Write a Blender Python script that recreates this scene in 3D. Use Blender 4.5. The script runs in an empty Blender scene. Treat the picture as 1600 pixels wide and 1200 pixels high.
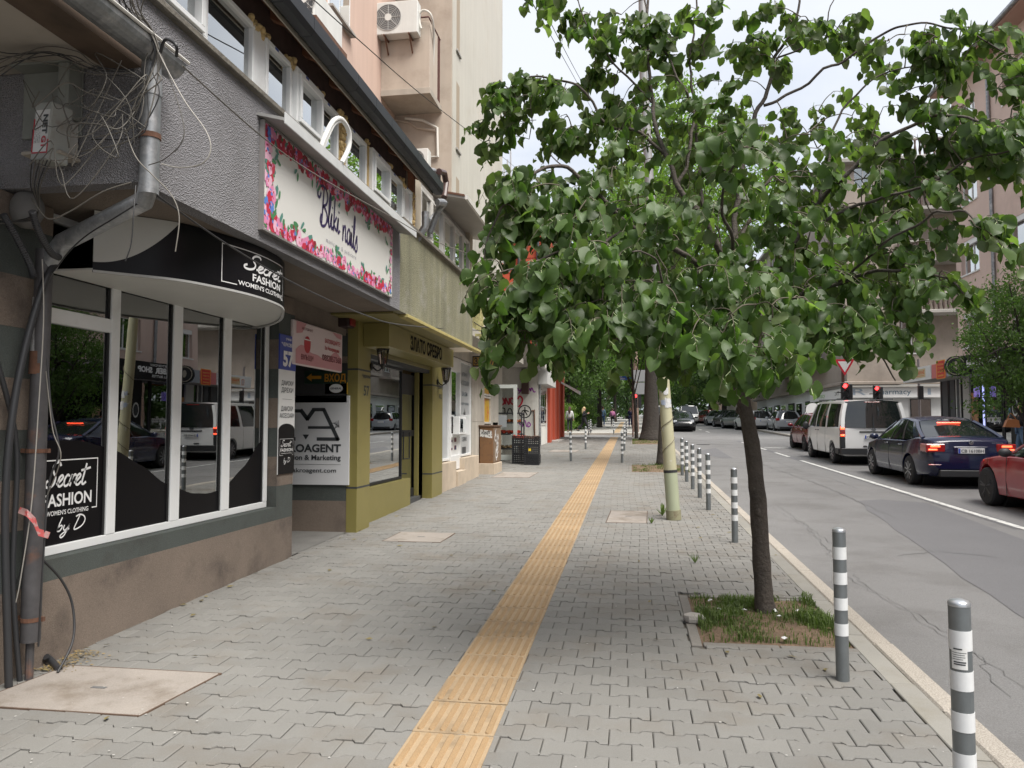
import bpy, bmesh, math, random
from math import pi, sin, cos, tan, atan, atan2, radians, hypot, sqrt, exp
from mathutils import Vector, Matrix, noise
random.seed(7)
SC = bpy.context.scene
COL = SC.collection
V = Vector
# camera, sky, sun, exposure
CAM_H = 1.62
SLOPE = 0.0216                    # the street climbs away from the camera
F_PX = 1202.0
PITCH = atan(64 / F_PX)
YAW = atan(185 / F_PX * cos(PITCH))
cam = bpy.data.cameras.new('camera')
cam.sensor_width = 36.0
cam.lens = 36.0 * F_PX / 1600.0
cam.clip_start = 0.05
cam.clip_end = 1500
camo = bpy.data.objects.new('camera', cam)
camo.location = (0, 0, CAM_H)
camo.rotation_euler = (pi / 2 + PITCH, 0, YAW)
COL.objects.link(camo)
SC.camera = camo
SUN_EL, SUN_AZ = radians(60), radians(128)      # azimuth measured from +Y towards +X
W = bpy.data.worlds.new("World")
SC.world = W
W.use_nodes = True
nt = W.node_tree
for n in list(nt.nodes): nt.nodes.remove(n)
wo = nt.nodes.new('ShaderNodeOutputWorld')
bg = nt.nodes.new('ShaderNodeBackground')
sky = nt.nodes.new('ShaderNodeTexSky')
sky.sky_type = 'NISHITA'
sky.sun_disc = False
sky.sun_elevation = SUN_EL
sky.sun_rotation = SUN_AZ
sky.air_density = 1.0
sky.dust_density = 3.0
tc = nt.nodes.new('ShaderNodeTexCoord')
sep = nt.nodes.new('ShaderNodeSeparateXYZ')
nt.links.new(tc.outputs['Generated'], sep.inputs[0])
mx = nt.nodes.new('ShaderNodeMath'); mx.operation = 'MAXIMUM'; mx.inputs[1].default_value = 0.0
nt.links.new(sep.outputs['Z'], mx.inputs[0])
ad = nt.nodes.new('ShaderNodeMath'); ad.operation = 'ADD'; ad.inputs[1].default_value = 0.22
nt.links.new(mx.outputs[0], ad.inputs[0])
vd = nt.nodes.new('ShaderNodeVectorMath'); vd.operation = 'DIVIDE'
cb = nt.nodes.new('ShaderNodeCombineXYZ')
for i in range(3): nt.links.new(ad.outputs[0], cb.inputs[i])
nt.links.new(tc.outputs['Generated'], vd.inputs[0]); nt.links.new(cb.outputs[0], vd.inputs[1])
cn = nt.nodes.new('ShaderNodeTexNoise'); cn.inputs['Scale'].default_value = 1.3
cn.inputs['Detail'].default_value = 7; cn.inputs['Roughness'].default_value = 0.52; cn.inputs['Distortion'].default_value = 0.3
nt.links.new(vd.outputs[0], cn.inputs['Vector'])
cr = nt.nodes.new('ShaderNodeValToRGB')
cr.color_ramp.elements[0].position = 0.38; cr.color_ramp.elements[0].color = (4.5, 4.9, 5.7, 1)
cr.color_ramp.elements[1].position = 0.60; cr.color_ramp.elements[1].color = (6.0, 6.2, 6.5, 1)
nt.links.new(cn.outputs['Fac'], cr.inputs[0])
mixc = nt.nodes.new('ShaderNodeMix'); mixc.data_type = 'RGBA'
mixc.inputs[0].default_value = 0.88
nt.links.new(sky.outputs[0], mixc.inputs[6]); nt.links.new(cr.outputs[0], mixc.inputs[7])
nt.links.new(mixc.outputs[2], bg.inputs[0])
bg.inputs[1].default_value = 0.056
nt.links.new(bg.outputs[0], wo.inputs[0])
sun = bpy.data.lights.new('sun', 'SUN')
sun.energy = 2.3
sun.angle = radians(42)
sun.color = (1.0, 0.96, 0.9)
suno = bpy.data.objects.new('sun', sun)
sd = V((sin(SUN_AZ) * cos(SUN_EL), cos(SUN_AZ) * cos(SUN_EL), sin(SUN_EL)))
suno.rotation_euler = sd.to_track_quat('Z', 'Y').to_euler()
suno.location = sd * 60
COL.objects.link(suno)
vs = SC.view_settings
vs.view_transform = 'Standard'; vs.look = 'None'; vs.gamma = 1; vs.use_curve_mapping = False
vs.exposure = 1.62
cy = SC.cycles
cy.use_denoising = True
cy.max_bounces = 8; cy.diffuse_bounces = 3; cy.glossy_bounces = 4; cy.transmission_bounces = 4; cy.transparent_max_bounces = 8
cy.caustics_reflective = False; cy.caustics_refractive = False
# where things stand (photo measurements turned into metres)
_F = V((-sin(YAW) * cos(PITCH), cos(YAW) * cos(PITCH), sin(PITCH)))
_R = V((cos(YAW), sin(YAW), 0))
_U = _R.cross(_F)
CAMP = V((0, 0, CAM_H))
def ray(x, y): return _F + _R * ((x - 800) / F_PX) + _U * ((600 - y) / F_PX)
def AX(x, y, X):
 d = ray(x, y); return CAMP + d * (X / d.x)
def AY(x, y, Y):
 d = ray(x, y); return CAMP + d * (Y / d.y)
def AZ(x, y, Z):
 d = ray(x, y); return CAMP + d * ((Z - CAM_H) / d.z)
def GR(x, y, off=0.0):
 d = ray(x, y); return CAMP + d * ((off - CAM_H) / (d.z - SLOPE * d.y))
def proj(p):
 v = V(p) - CAMP; z = v.dot(_F)
 return (800 + F_PX * v.dot(_R) / z, 600 - F_PX * v.dot(_U) / z, z)
def g(y): return SLOPE * y
# materials
MATS = {}
def _n(nt, t, **k):
 n = nt.nodes.new(t)
 for a, b in k.items(): setattr(n, a, b)
 return n
def M(name, col, rough=0.7, metal=0.0, var=0.0, vs=2.0, fine=0.0, fs=60.0, bump=0.0, bs=90.0, streak=0.0, rand=0.0, isl=0.0,
 spec=0.5, dirt=None, coat=0.0, emit=None, voro=0.0, back=None, transl=0.0, brush=None):
 if name in MATS: return MATS[name]
 m = bpy.data.materials.new(name); m.use_nodes = True
 t = m.node_tree; b = t.nodes['Principled BSDF']; L = t.links.new
 b.inputs['Roughness'].default_value = rough; b.inputs['Metallic'].default_value = metal
 b.inputs['Specular IOR Level'].default_value = spec
 if coat: b.inputs['Coat Weight'].default_value = coat; b.inputs['Coat Roughness'].default_value = 0.06
 c4 = tuple(col) + (1,)
 geo = _n(t, 'ShaderNodeNewGeometry')
 pos = geo.outputs['Position']
 terms = []
 def noisef(scale, det=4, vec=None, r=0.6):
  n = _n(t, 'ShaderNodeTexNoise'); n.inputs['Scale'].default_value = scale; n.inputs['Detail'].default_value = det
  n.inputs['Roughness'].default_value = r
  L(vec or pos, n.inputs['Vector']); return n.outputs['Fac']
 def term(out, amt):
  a = _n(t, 'ShaderNodeMath', operation='SUBTRACT'); a.inputs[1].default_value = 0.5; L(out, a.inputs[0])
  c = _n(t, 'ShaderNodeMath', operation='MULTIPLY'); c.inputs[1].default_value = 2 * amt; L(a.outputs[0], c.inputs[0])
  terms.append(c.outputs[0])
 if var: term(noisef(vs, 5), var * 1.8)
 if fine: term(noisef(fs, 2), fine * 1.6)
 if streak:
  mp = _n(t, 'ShaderNodeMapping'); mp.inputs['Scale'].default_value = (2.6, 2.6, 0.16); L(pos, mp.inputs[0])
  term(noisef(1.6, 3, mp.outputs[0]), streak * 1.2)
 if brush:
  mp = _n(t, 'ShaderNodeMapping'); mp.inputs['Scale'].default_value = brush; L(pos, mp.inputs[0])
  term(noisef(1.0, 3, mp.outputs[0]), 0.15)
 if rand:
  oi = _n(t, 'ShaderNodeObjectInfo'); term(oi.outputs['Random'], rand)
 if isl: term(geo.outputs['Random Per Island'], isl)
 colout = None
 rgb = _n(t, 'ShaderNodeRGB'); rgb.outputs[0].default_value = c4
 colout = rgb.outputs[0]
 if back is not None:
  mxb = _n(t, 'ShaderNodeMix', data_type='RGBA'); mxb.inputs[7].default_value = tuple(back) + (1,)
  L(geo.outputs['Backfacing'], mxb.inputs[0]); L(colout, mxb.inputs[6]); colout = mxb.outputs[2]
 if dirt:
  dc, amt, dsc, lo, hi = dirt
  mr = _n(t, 'ShaderNodeMapRange'); mr.inputs[1].default_value = lo; mr.inputs[2].default_value = hi; mr.inputs[4].default_value = amt
  mp = _n(t, 'ShaderNodeMapping'); mp.inputs['Location'].default_value = (13, 7, 3); L(pos, mp.inputs[0])
  L(noisef(dsc, 6, mp.outputs[0], 0.65), mr.inputs[0])
  mxd = _n(t, 'ShaderNodeMix', data_type='RGBA'); mxd.inputs[7].default_value = tuple(dc) + (1,)
  L(mr.outputs[0], mxd.inputs[0]); L(colout, mxd.inputs[6]); colout = mxd.outputs[2]
 if terms:
  acc = None
  for o in terms:
   a = _n(t, 'ShaderNodeMath', operation='ADD')
   if acc is None: a.inputs[1].default_value = 1.0
   else: L(acc, a.inputs[1])
   L(o, a.inputs[0]); acc = a.outputs[0]
  mxx = _n(t, 'ShaderNodeMath', operation='MAXIMUM'); mxx.inputs[1].default_value = 0.15; L(acc, mxx.inputs[0])
  s = _n(t, 'ShaderNodeVectorMath', operation='SCALE'); L(colout, s.inputs[0]); L(mxx.outputs[0], s.inputs['Scale'])
  colout = s.outputs[0]
 L(colout, b.inputs['Base Color'])
 if bump:
  bp = _n(t, 'ShaderNodeBump'); bp.inputs['Strength'].default_value = min(1, bump); bp.inputs['Distance'].default_value = 0.01 * max(1, bump)
  if voro:
   vo = _n(t, 'ShaderNodeTexVoronoi'); vo.inputs['Scale'].default_value = voro; L(pos, vo.inputs['Vector']); L(vo.outputs['Distance'], bp.inputs['Height'])
  else: L(noisef(bs, 5), bp.inputs['Height'])
  L(bp.outputs[0], b.inputs['Normal'])
 if emit:
  b.inputs['Emission Color'].default_value = tuple(emit[0]) + (1,); b.inputs['Emission Strength'].default_value = emit[1]
 if transl:
  tr = _n(t, 'ShaderNodeBsdfTranslucent'); ms = _n(t, 'ShaderNodeMixShader'); ms.inputs[0].default_value = transl
  s2 = _n(t, 'ShaderNodeVectorMath', operation='MULTIPLY'); s2.inputs[1].default_value = (1.7, 2.3, 0.7); L(colout, s2.inputs[0])
  L(s2.outputs[0], tr.inputs['Color'])
  L(b.outputs[0], ms.inputs[1]); L(tr.outputs[0], ms.inputs[2]); L(ms.outputs[0], t.nodes['Material Output'].inputs['Surface'])
 MATS[name] = m
 return m
def glass_mat(name, tint=(0.75, 0.8, 0.8), refl=1.5, gain=1.0, warp=0.0):
 """window pane: mirror-like sheen that grows at grazing view, the rest see-through"""
 if name in MATS: return MATS[name]
 m = bpy.data.materials.new(name); m.use_nodes = True
 t = m.node_tree; L = t.links.new
 for n in list(t.nodes):
  if n.type != 'OUTPUT_MATERIAL': t.nodes.remove(n)
 o = [n for n in t.nodes if n.type == 'OUTPUT_MATERIAL'][0]
 fr = _n(t, 'ShaderNodeFresnel'); fr.inputs['IOR'].default_value = refl
 mu = _n(t, 'ShaderNodeMath', operation='MULTIPLY', use_clamp=True); mu.inputs[1].default_value = gain; L(fr.outputs[0], mu.inputs[0])
 gl = _n(t, 'ShaderNodeBsdfGlossy'); gl.inputs['Roughness'].default_value = 0.0; gl.inputs['Color'].default_value = (0.95, 0.97, 0.97, 1)
 tr = _n(t, 'ShaderNodeBsdfTransparent'); tr.inputs['Color'].default_value = tuple(tint) + (1,)
 if warp:
  geo = _n(t, 'ShaderNodeNewGeometry'); nz = _n(t, 'ShaderNodeTexNoise'); nz.inputs['Scale'].default_value = 0.9
  L(geo.outputs['Position'], nz.inputs['Vector'])
  bp = _n(t, 'ShaderNodeBump'); bp.inputs['Strength'].default_value = 1; bp.inputs['Distance'].default_value = warp
  L(nz.outputs['Fac'], bp.inputs['Height']); L(bp.outputs[0], gl.inputs['Normal'])
 ms = _n(t, 'ShaderNodeMixShader'); L(mu.outputs[0], ms.inputs[0]); L(tr.outputs[0], ms.inputs[1]); L(gl.outputs[0], ms.inputs[2])
 L(ms.outputs[0], o.inputs['Surface'])
 MATS[name] = m
 return m
# mesh builder
WL = {}
def wl(o): return WL.get(o.name, V((0, 0, 0))) if o else V((0, 0, 0))
def tag(o, label=None, cat=None, group=None, kind=None):
 if label: o['label'] = label
 if cat: o['category'] = cat
 if group: o['group'] = group
 if kind: o['kind'] = kind
 return o
def empty(name, loc, label=None, cat=None, group=None, kind=None, rz=0):
 o = bpy.data.objects.new(name, None); o.empty_display_size = 0.2; COL.objects.link(o); o.location = loc
 o.rotation_euler = (0, 0, rz); WL[o.name] = V(loc); return tag(o, label, cat, group, kind)
def link_mesh(name, me, parent=None, matrix=None):
 o = bpy.data.objects.new(name, me); COL.objects.link(o)
 if parent is not None: o.parent = parent
 if matrix is not None: o.matrix_basis = matrix
 return o
def frame(o, u, v=(0, 0, 1)):
 """map (a, b, d) = right, up, out of a flat board with origin o"""
 o = V(o); u = V(u).normalized(); v = V(v).normalized(); n = u.cross(v)
 return lambda a, b, d=0.0: o + u * a + v * b + n * d
def FX(y0, z0, X): return frame((X, y0, z0), (0, 1, 0))            # faces the street from the left side
def FY(x0, z0, Y): return frame((x0, Y, z0), (1, 0, 0))            # faces the camera
def FXr(y0, z0, X): return frame((X, y0, z0), (0, -1, 0))          # faces the street from the right side
class MB:
 def __init__(s): s.v = []; s.f = []
 def add(s, vs, fs):
  b = len(s.v); s.v += [tuple(p) for p in vs]; s.f += [tuple(i + b for i in f) for f in fs]; return s
 def box(s, x0, x1, y0, y1, z0, z1, c=0.0, fr=None):
  if x0 > x1: x0, x1 = x1, x0
  if y0 > y1: y0, y1 = y1, y0
  if z0 > z1: z0, z1 = z1, z0
  if c <= 0:
   vs = [(x, y, z) for x in (x0, x1) for y in (y0, y1) for z in (z0, z1)]
   fs = [(0, 1, 3, 2), (4, 6, 7, 5), (0, 4, 5, 1), (2, 3, 7, 6), (0, 2, 6, 4), (1, 5, 7, 3)]
  else:
   c = min(c, (x1 - x0) * .45, (y1 - y0) * .45, (z1 - z0) * .45)
   vs = []; idx = {}
   for i, x in enumerate((x0, x1)):
    for j, y in enumerate((y0, y1)):
     for k, z in enumerate((z0, z1)):
      sx, sy, sz = (c, -c)[i], (c, -c)[j], (c, -c)[k]
      idx[(i, j, k)] = len(vs)
      vs += [(x, y + sy, z + sz), (x + sx, y, z + sz), (x + sx, y + sy, z)]
   fs = []
   I = lambda i, j, k, a: idx[(i, j, k)] + a
   for i in (0, 1): fs.append((I(i,0,0,0), I(i,1,0,0), I(i,1,1,0), I(i,0,1,0)))
   for j in (0, 1): fs.append((I(0,j,0,1), I(1,j,0,1), I(1,j,1,1), I(0,j,1,1)))
   for k in (0, 1): fs.append((I(0,0,k,2), I(1,0,k,2), I(1,1,k,2), I(0,1,k,2)))
   for j in (0, 1):
    for k in (0, 1): fs.append((I(0,j,k,1), I(1,j,k,1), I(1,j,k,2), I(0,j,k,2)))
   for i in (0, 1):
    for k in (0, 1): fs.append((I(i,0,k,0), I(i,1,k,0), I(i,1,k,2), I(i,0,k,2)))
   for i in (0, 1):
    for j in (0, 1): fs.append((I(i,j,0,0), I(i,j,1,0), I(i,j,1,1), I(i,j,0,1)))
   for a in idx.values(): fs.append((a, a + 1, a + 2))
  if fr: vs = [fr(*p) for p in vs]
  return s.add(vs, fs)
 def ext(s, pts, vec):
  n = len(pts); pts = [V(p) for p in pts]; vec = V(vec)
  return s.add(pts + [p + vec for p in pts], [tuple(range(n))[::-1], tuple(range(n, 2 * n))] + [(i, (i + 1) % n, n + (i + 1) % n, n + i) for i in range(n)])
 def sheet(s, pts): return s.add(pts, [tuple(range(len(pts)))])
 def tube(s, pts, r, n=6, caps=True):
  pts = [V(p) for p in pts]; m = len(pts); rr = r if isinstance(r, (list, tuple)) else [r] * m
  if m < 2: return s
  ring = []; up = None
  for i, p in enumerate(pts):
   d = (pts[min(i + 1, m - 1)] - pts[max(i - 1, 0)])
   if d.length < 1e-9: d = V((0, 0, 1))
   d.normalize()
   if up is None: up = V((0, 0, 1)) if abs(d.z) < .9 else V((1, 0, 0))
   a = d.cross(up)
   if a.length < 1e-6: a = d.orthogonal()
   a.normalize(); b = a.cross(d).normalized(); up = b
   ring += [p + (a * cos(2 * pi * k / n) + b * sin(2 * pi * k / n)) * rr[i] for k in range(n)]
  fs = [(i * n + k, i * n + (k + 1) % n, (i + 1) * n + (k + 1) % n, (i + 1) * n + k) for i in range(m - 1) for k in range(n)]
  if caps: fs += [tuple(range(n)), tuple(range((m - 1) * n, m * n))[::-1]]
  return s.add(ring, fs)
 def lathe(s, prof, c=(0, 0, 0), n=16, ax='Z', fr=None):
  c = V(c); vs = []
  for r, h in prof:
   for k in range(n):
    a = 2 * pi * k / n; x, y = r * cos(a), r * sin(a)
    vs.append(c + (V((x, y, h)) if ax == 'Z' else V((h, x, y)) if ax == 'X' else V((x, h, y))))
  m = len(prof)
  fs = [(i * n + k, i * n + (k + 1) % n, (i + 1) * n + (k + 1) % n, (i + 1) * n + k) for i in range(m - 1) for k in range(n)]
  if prof[0][0] > 1e-6: fs.append(tuple(range(n)))
  if prof[-1][0] > 1e-6: fs.append(tuple(range((m - 1) * n, m * n))[::-1])
  return s.add(vs, fs)
 def ball(s, c, r, nu=10, nv=7):
  c = V(c); r = r if isinstance(r, (tuple, list)) else (r, r, r); vs = []
  for j in range(nv + 1):
   t = pi * j / nv
   for i in range(nu):
    a = 2 * pi * i / nu; vs.append(c + V((r[0] * sin(t) * cos(a), r[1] * sin(t) * sin(a), r[2] * cos(t))))
  return s.add(vs, [(j * nu + i, j * nu + (i + 1) % nu, (j + 1) * nu + (i + 1) % nu, (j + 1) * nu + i) for j in range(nv) for i in range(nu)])
 def disc(s, fr, a, b, r, n=20, d0=0, d1=.004, sy=1.0):
  pts = [fr(a + r * cos(2 * pi * k / n), b + sy * r * sin(2 * pi * k / n), d0) for k in range(n)]
  return s.ext(pts, fr(0, 0, d1) - fr(0, 0, d0))
 def ribbon(s, pts, w, fr, d=0.003, closed=False, taper=None):
  """flat stroke of width w along 2-D points, smoothed, on board fr"""
  P = catmull(pts, 6) if len(pts) > 2 else [V((p[0], p[1])) for p in pts]
  m = len(P); vs = []
  for i, p in enumerate(P):
   q = P[min(i + 1, m - 1)] - P[max(i - 1, 0)]
   if q.length < 1e-9: q = V((1, 0))
   q.normalize(); nn = V((-q.y, q.x))
   ww = w * (taper(i / (m - 1)) if taper else 1) / 2
   a, b = p + nn * ww, p - nn * ww
   vs += [fr(a.x, a.y, d), fr(b.x, b.y, d)]
  return s.add(vs, [(2 * i, 2 * i + 1, 2 * i + 3, 2 * i + 2) for i in range(m - 1)])
 def build(s, name, mat, parent=None, smooth=False, local=False, label=None, cat=None, group=None, kind=None, ang=35, recalc=True):
  off = V((0, 0, 0)) if local else wl(parent)
  me = bpy.data.meshes.new(name)
  me.from_pydata([tuple(V(p) - off) for p in s.v], [], s.f)
  if recalc:
   bm = bmesh.new(); bm.from_mesh(me)
   bmesh.ops.recalc_face_normals(bm, faces=bm.faces); bm.to_mesh(me); bm.free()
  if mat: me.materials.append(mat)
  if smooth:
   me.polygons.foreach_set('use_smooth', [True] * len(me.polygons))
   if ang < 180: me.set_sharp_from_angle(angle=radians(ang))
  me.update()
  o = link_mesh(name, me, parent)
  WL[o.name] = off if parent else V((0, 0, 0))
  return tag(o, label, cat, group, kind)
def catmull(pts, k=6):
 P = [V((p[0], p[1])) for p in pts]; out = []
 n = len(P)
 for i in range(n - 1):
  a, b, c, d = P[max(i - 1, 0)], P[i], P[i + 1], P[min(i + 2, n - 1)]
  for j in range(k):
   t = j / k
   out.append(.5 * ((2 * b) + (c - a) * t + (2 * a - 5 * b + 4 * c - d) * t * t + (3 * b - a - 3 * c + d) * t ** 3))
 out.append(P[-1]); return out
def cat3(pts, k=5):
 P = [V(p) for p in pts]; out = []; n = len(P)
 for i in range(n - 1):
  a, b, c, d = P[max(i - 1, 0)], P[i], P[i + 1], P[min(i + 2, n - 1)]
  for j in range(k):
   t = j / k
   out.append(.5 * ((2 * b) + (c - a) * t + (2 * a - 5 * b + 4 * c - d) * t * t + (3 * b - a - 3 * c + d) * t ** 3))
 out.append(P[-1]); return out
def copy_tree(o, parent=None, loc=None, rz=None, label=None, group=None, sc=None):
 c = o.copy(); COL.objects.link(c); c.parent = parent
 if loc is not None: c.location = loc
 if rz is not None: c.rotation_euler = (0, 0, rz)
 if sc is not None: c.scale = sc
 if label: c['label'] = label
 if group: c['group'] = group
 for ch in list(o.children): copy_tree(ch, c)
 return c
_TXT = {}
def txt(mb, s, fr, a, b, w=None, h=0.1, bold=0.0, d=0.004, th=0.0, align='L', mapf=None, shear=0.0):
 """letters: left/centre x = a, baseline y = b, cap height h, optional total width w, on board fr"""
 key = (s, round(bold, 4), shear)
 if key not in _TXT:
  cu = bpy.data.curves.new('t', 'FONT'); cu.body = s; cu.size = 1.0; cu.offset = bold; cu.resolution_u = 3; cu.shear = shear
  ob = bpy.data.objects.new('t', cu)
  me = ob.to_mesh()
  vs = [tuple(v.co) for v in me.vertices]; fs = [tuple(p.vertices) for p in me.polygons]
  ob.to_mesh_clear(); bpy.data.objects.remove(ob); bpy.data.curves.remove(cu)
  _TXT[key] = (vs, fs)
 vs, fs = _TXT[key]
 if not vs: return mb
 x0, x1 = min(v[0] for v in vs), max(v[0] for v in vs)
 sy = h / 0.73
 sx = sy if w is None else w / max(1e-6, x1 - x0)
 W_ = (x1 - x0) * sx
 ox = a - (W_ / 2 if align == 'C' else W_ if align == 'R' else 0)
 mb.add([fr(ox + (v[0] - x0) * sx, b + v[1] * sy, d) for v in vs], fs)
 return mb
# shared materials
m_paver = M('paver', (.192, .187, .174), .85, var=.09, vs=.7, fine=.13, fs=160, bump=.45, bs=260, isl=.065, rand=.065, dirt=((.165, .145, .12), .75, 1.6, .50, .70))
m_joint = M('joint_sand', (.10, .088, .072), .95, fine=.3, fs=80, bump=.5)
m_tactile = M('tactile_ochre', (.355, .26, .16), .8, var=.08, vs=2.5, fine=.13, fs=120, bump=.4, bs=300, rand=.09, isl=.0, dirt=((.21, .155, .095), .75, 4, .50, .68))
m_asph = M('asphalt', (.185, .182, .18), .9, var=.13, vs=.45, fine=.30, fs=110, bump=.9, bs=170, dirt=((.14, .136, .132), .8, .9, .5, .68))
m_asph2 = M('asphalt_patch', (.145, .144, .149), .88, var=.08, vs=.6, fine=.30, fs=130, bump=.8, bs=190)
m_tar = M('crack_tar', (.125, .124, .122), .8, fine=.2)
m_white_line = M('road_paint', (.6, .6, .57), .75, fine=.18, fs=50, dirt=((.2, .2, .2), .85, 9, .5, .66))
m_granite = M('granite', (.36, .325, .28), .8, var=.1, vs=1.2, fine=.55, fs=130, bump=.6, bs=200, rand=.08)
m_slab = M('kerb_slab', (.25, .24, .215), .85, var=.12, vs=1.5, fine=.12, fs=150, bump=.3, bs=220, rand=.10, dirt=((.2, .18, .14), .6, 2.5, .5, .7))
m_hatch = M('hatch_concrete', (.28, .25, .222), .85, var=.14, vs=3, fine=.16, fs=120, bump=.35, bs=160, dirt=((.17, .14, .11), .85, 3.2, .50, .68))
m_dirt = M('bare_soil', (.17, .115, .075), .95, var=.3, vs=6, fine=.3, fs=60, bump=2, bs=45)
m_steel_dark = M('dark_steel', (.045, .045, .047), .5, metal=.3, var=.2)
m_conc = M('concrete', (.33, .315, .29), .9, var=.15, vs=1.5, fine=.15, fs=90, bump=.5, bs=120, streak=.12)
KERB_X = 1.74; ROAD_OFF = -.12; FAC = -3.69
XR = 9.3                                       # kerb of the far pavement
def slope_sheet(mb, x0, x1, y0, y1, off, nx=1, ny=1):
 for i in range(nx):
  for j in range(ny):
   a, b = x0 + (x1 - x0) * i / nx, x0 + (x1 - x0) * (i + 1) / nx
   c, d = y0 + (y1 - y0) * j / ny, y0 + (y1 - y0) * (j + 1) / ny
   mb.sheet([(a, c, g(c) + off), (b, c, g(c) + off), (b, d, g(d) + off), (a, d, g(d) + off)])
def S(name, mb, mat, **k):
 o = mb.build(name, mat, **k); o['kind'] = 'structure'; return o
mb = MB(); slope_sheet(mb, -260, 260, -80, 700, -.30); S('ground', mb, M('park_ground', (.12, .115, .08), .95, var=.3, vs=.2))
mb = MB(); slope_sheet(mb, KERB_X, XR + .02, -40, 260, ROAD_OFF, 1, 1)
slope_sheet(mb, -60, KERB_X, 43.75, 50.6, ROAD_OFF); slope_sheet(mb, XR + .02, 60, 39.6, 46.3, ROAD_OFF)
road = S('road', mb, m_asph)
def patch(pts, mat, name, off=.004, th=.003):
 mb = MB(); P = [V((x, y, g(y) + ROAD_OFF + off)) for x, y in pts]; mb.sheet(P); return mb.build(name, mat, road, kind='structure')
def gxy(px, py, off=ROAD_OFF):
 p = GR(px, py, off); return (p.x, p.y)
rr = random.Random(3)
def wob(a, b, n=14, w=.05):
 return [(a[0] + (b[0] - a[0]) * i / n + rr.uniform(-w, w), a[1] + (b[1] - a[1]) * i / n) for i in range(n + 1)]
patch(wob((2.75, -12), (2.95, 4), 10, .03) + wob((3.05, 5.8), (3.42, 9.2), 5, .04) + wob((3.6, 11), (4.15, 15.2), 6, .05) + wob((4.7, 15.5), (5.3, 15), 3, .04) + wob((5.1, 12), (4.65, 4), 6, .03) + [(4.5, -12)], m_asph2, 'asphalt_patch')
patch([gxy(1080, 706), gxy(1128, 716), gxy(1145, 716), gxy(1118, 700)], m_asph2, 'asphalt_patch')
patch(wob((5.6, 12), (5.65, 42)) + [(5.42, 42), (5.4, 12)], m_asph2, 'asphalt_patch')
lw = .12
seg = MB()
for y0, y1 in [(-12, 26.5)]:
 n = 80
 for i in range(n):
  a, b = y0 + (y1 - y0) * i / n, y0 + (y1 - y0) * (i + 1) / n
  e = [rr.uniform(-.008, .008) for _ in range(4)]
  X = lambda y: 5.46 if y > 14 else 5.46 + (14 - y) * .008
  seg.sheet([(X(a) + e[0], a, g(a) + ROAD_OFF + .008), (X(a) + lw + e[1], a, g(a) + ROAD_OFF + .008), (X(b) + lw + e[2], b, g(b) + ROAD_OFF + .008), (X(b) + e[3], b, g(b) + ROAD_OFF + .008)])
seg.build('lane_line', m_white_line, road, kind='structure')
for y in (28.4, 33, 37.4, 56, 62, 68, 76, 85):
 mb = MB(); slope_sheet(mb, 5.46, 5.58, y, y + 2.6, ROAD_OFF + .008); mb.build('lane_line', m_white_line, road, kind='structure')
mb = MB(); slope_sheet(mb, 5.7, 9.1, 34.4, 34.75, ROAD_OFF + .009); mb.build('stop_line', m_white_line, road, kind='structure')
for i in range(0):
 mb = MB(); slope_sheet(mb, 2.2 + i, 2.7 + i, 39.8, 43, ROAD_OFF + .008); mb.build('crossing_stripe', m_white_line, road, kind='structure')
def crack(pts, w=.007):
 mb = MB(); P = []
 for (a, b) in zip(pts[:-1], pts[1:]):
  n = max(2, int(hypot(b[0] - a[0], b[1] - a[1]) / .12))
  for i in range(n): P.append((a[0] + (b[0] - a[0]) * i / n + rr.gauss(0, .022), a[1] + (b[1] - a[1]) * i / n + rr.gauss(0, .022)))
 P.append(pts[-1])
 fr = lambda a, b, d: V((a, b, g(b) + ROAD_OFF + d))
 vs = []; m = len(P)
 for i, p in enumerate(P):
  q = V(P[min(i + 1, m - 1)]) - V(P[max(i - 1, 0)]); q.normalize(); nn = V((-q.y, q.x)) * w * rr.uniform(.3, 1)
  vs += [fr(p[0] + nn.x, p[1] + nn.y, .006), fr(p[0] - nn.x, p[1] - nn.y, .006)]
 mb.add(vs, [(2 * i, 2 * i + 1, 2 * i + 3, 2 * i + 2) for i in range(m - 1)])
 mb.build('crack', m_tar, road, kind='structure')
crack([gxy(1198, 716), gxy(1255, 738), gxy(1300, 748), gxy(1340, 764)], .008)
crack([gxy(1190, 712), gxy(1240, 722), gxy(1290, 735)])
crack([gxy(1215, 790), gxy(1300, 850), gxy(1420, 858), gxy(1540, 868)], .004)
crack([gxy(1260, 820), gxy(1330, 905), gxy(1500, 1000), gxy(1580, 1090)], .004)
crack([gxy(1400, 868), gxy(1470, 862), gxy(1560, 872)], .008)
crack([gxy(1100, 690), gxy(1160, 706), gxy(1220, 706), gxy(1290, 716)], .01)
crack([(2.3, 2), (2.4, 5), (2.25, 8), (2.5, 12), (2.3, 18)], .003)
crack([(4.1, 13), (4.2, 18), (4.0, 24), (4.3, 30)], .012)
mh = MB(); yy = 39.0
mh.lathe([(.0, 0), (.32, 0), (.32, .012), (0, .012)], (3.4, 37.5, g(37.5) + ROAD_OFF), 20); mh.build('manhole_cover', m_steel_dark, label='round iron manhole cover in the road before the junction', cat='manhole cover')
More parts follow.
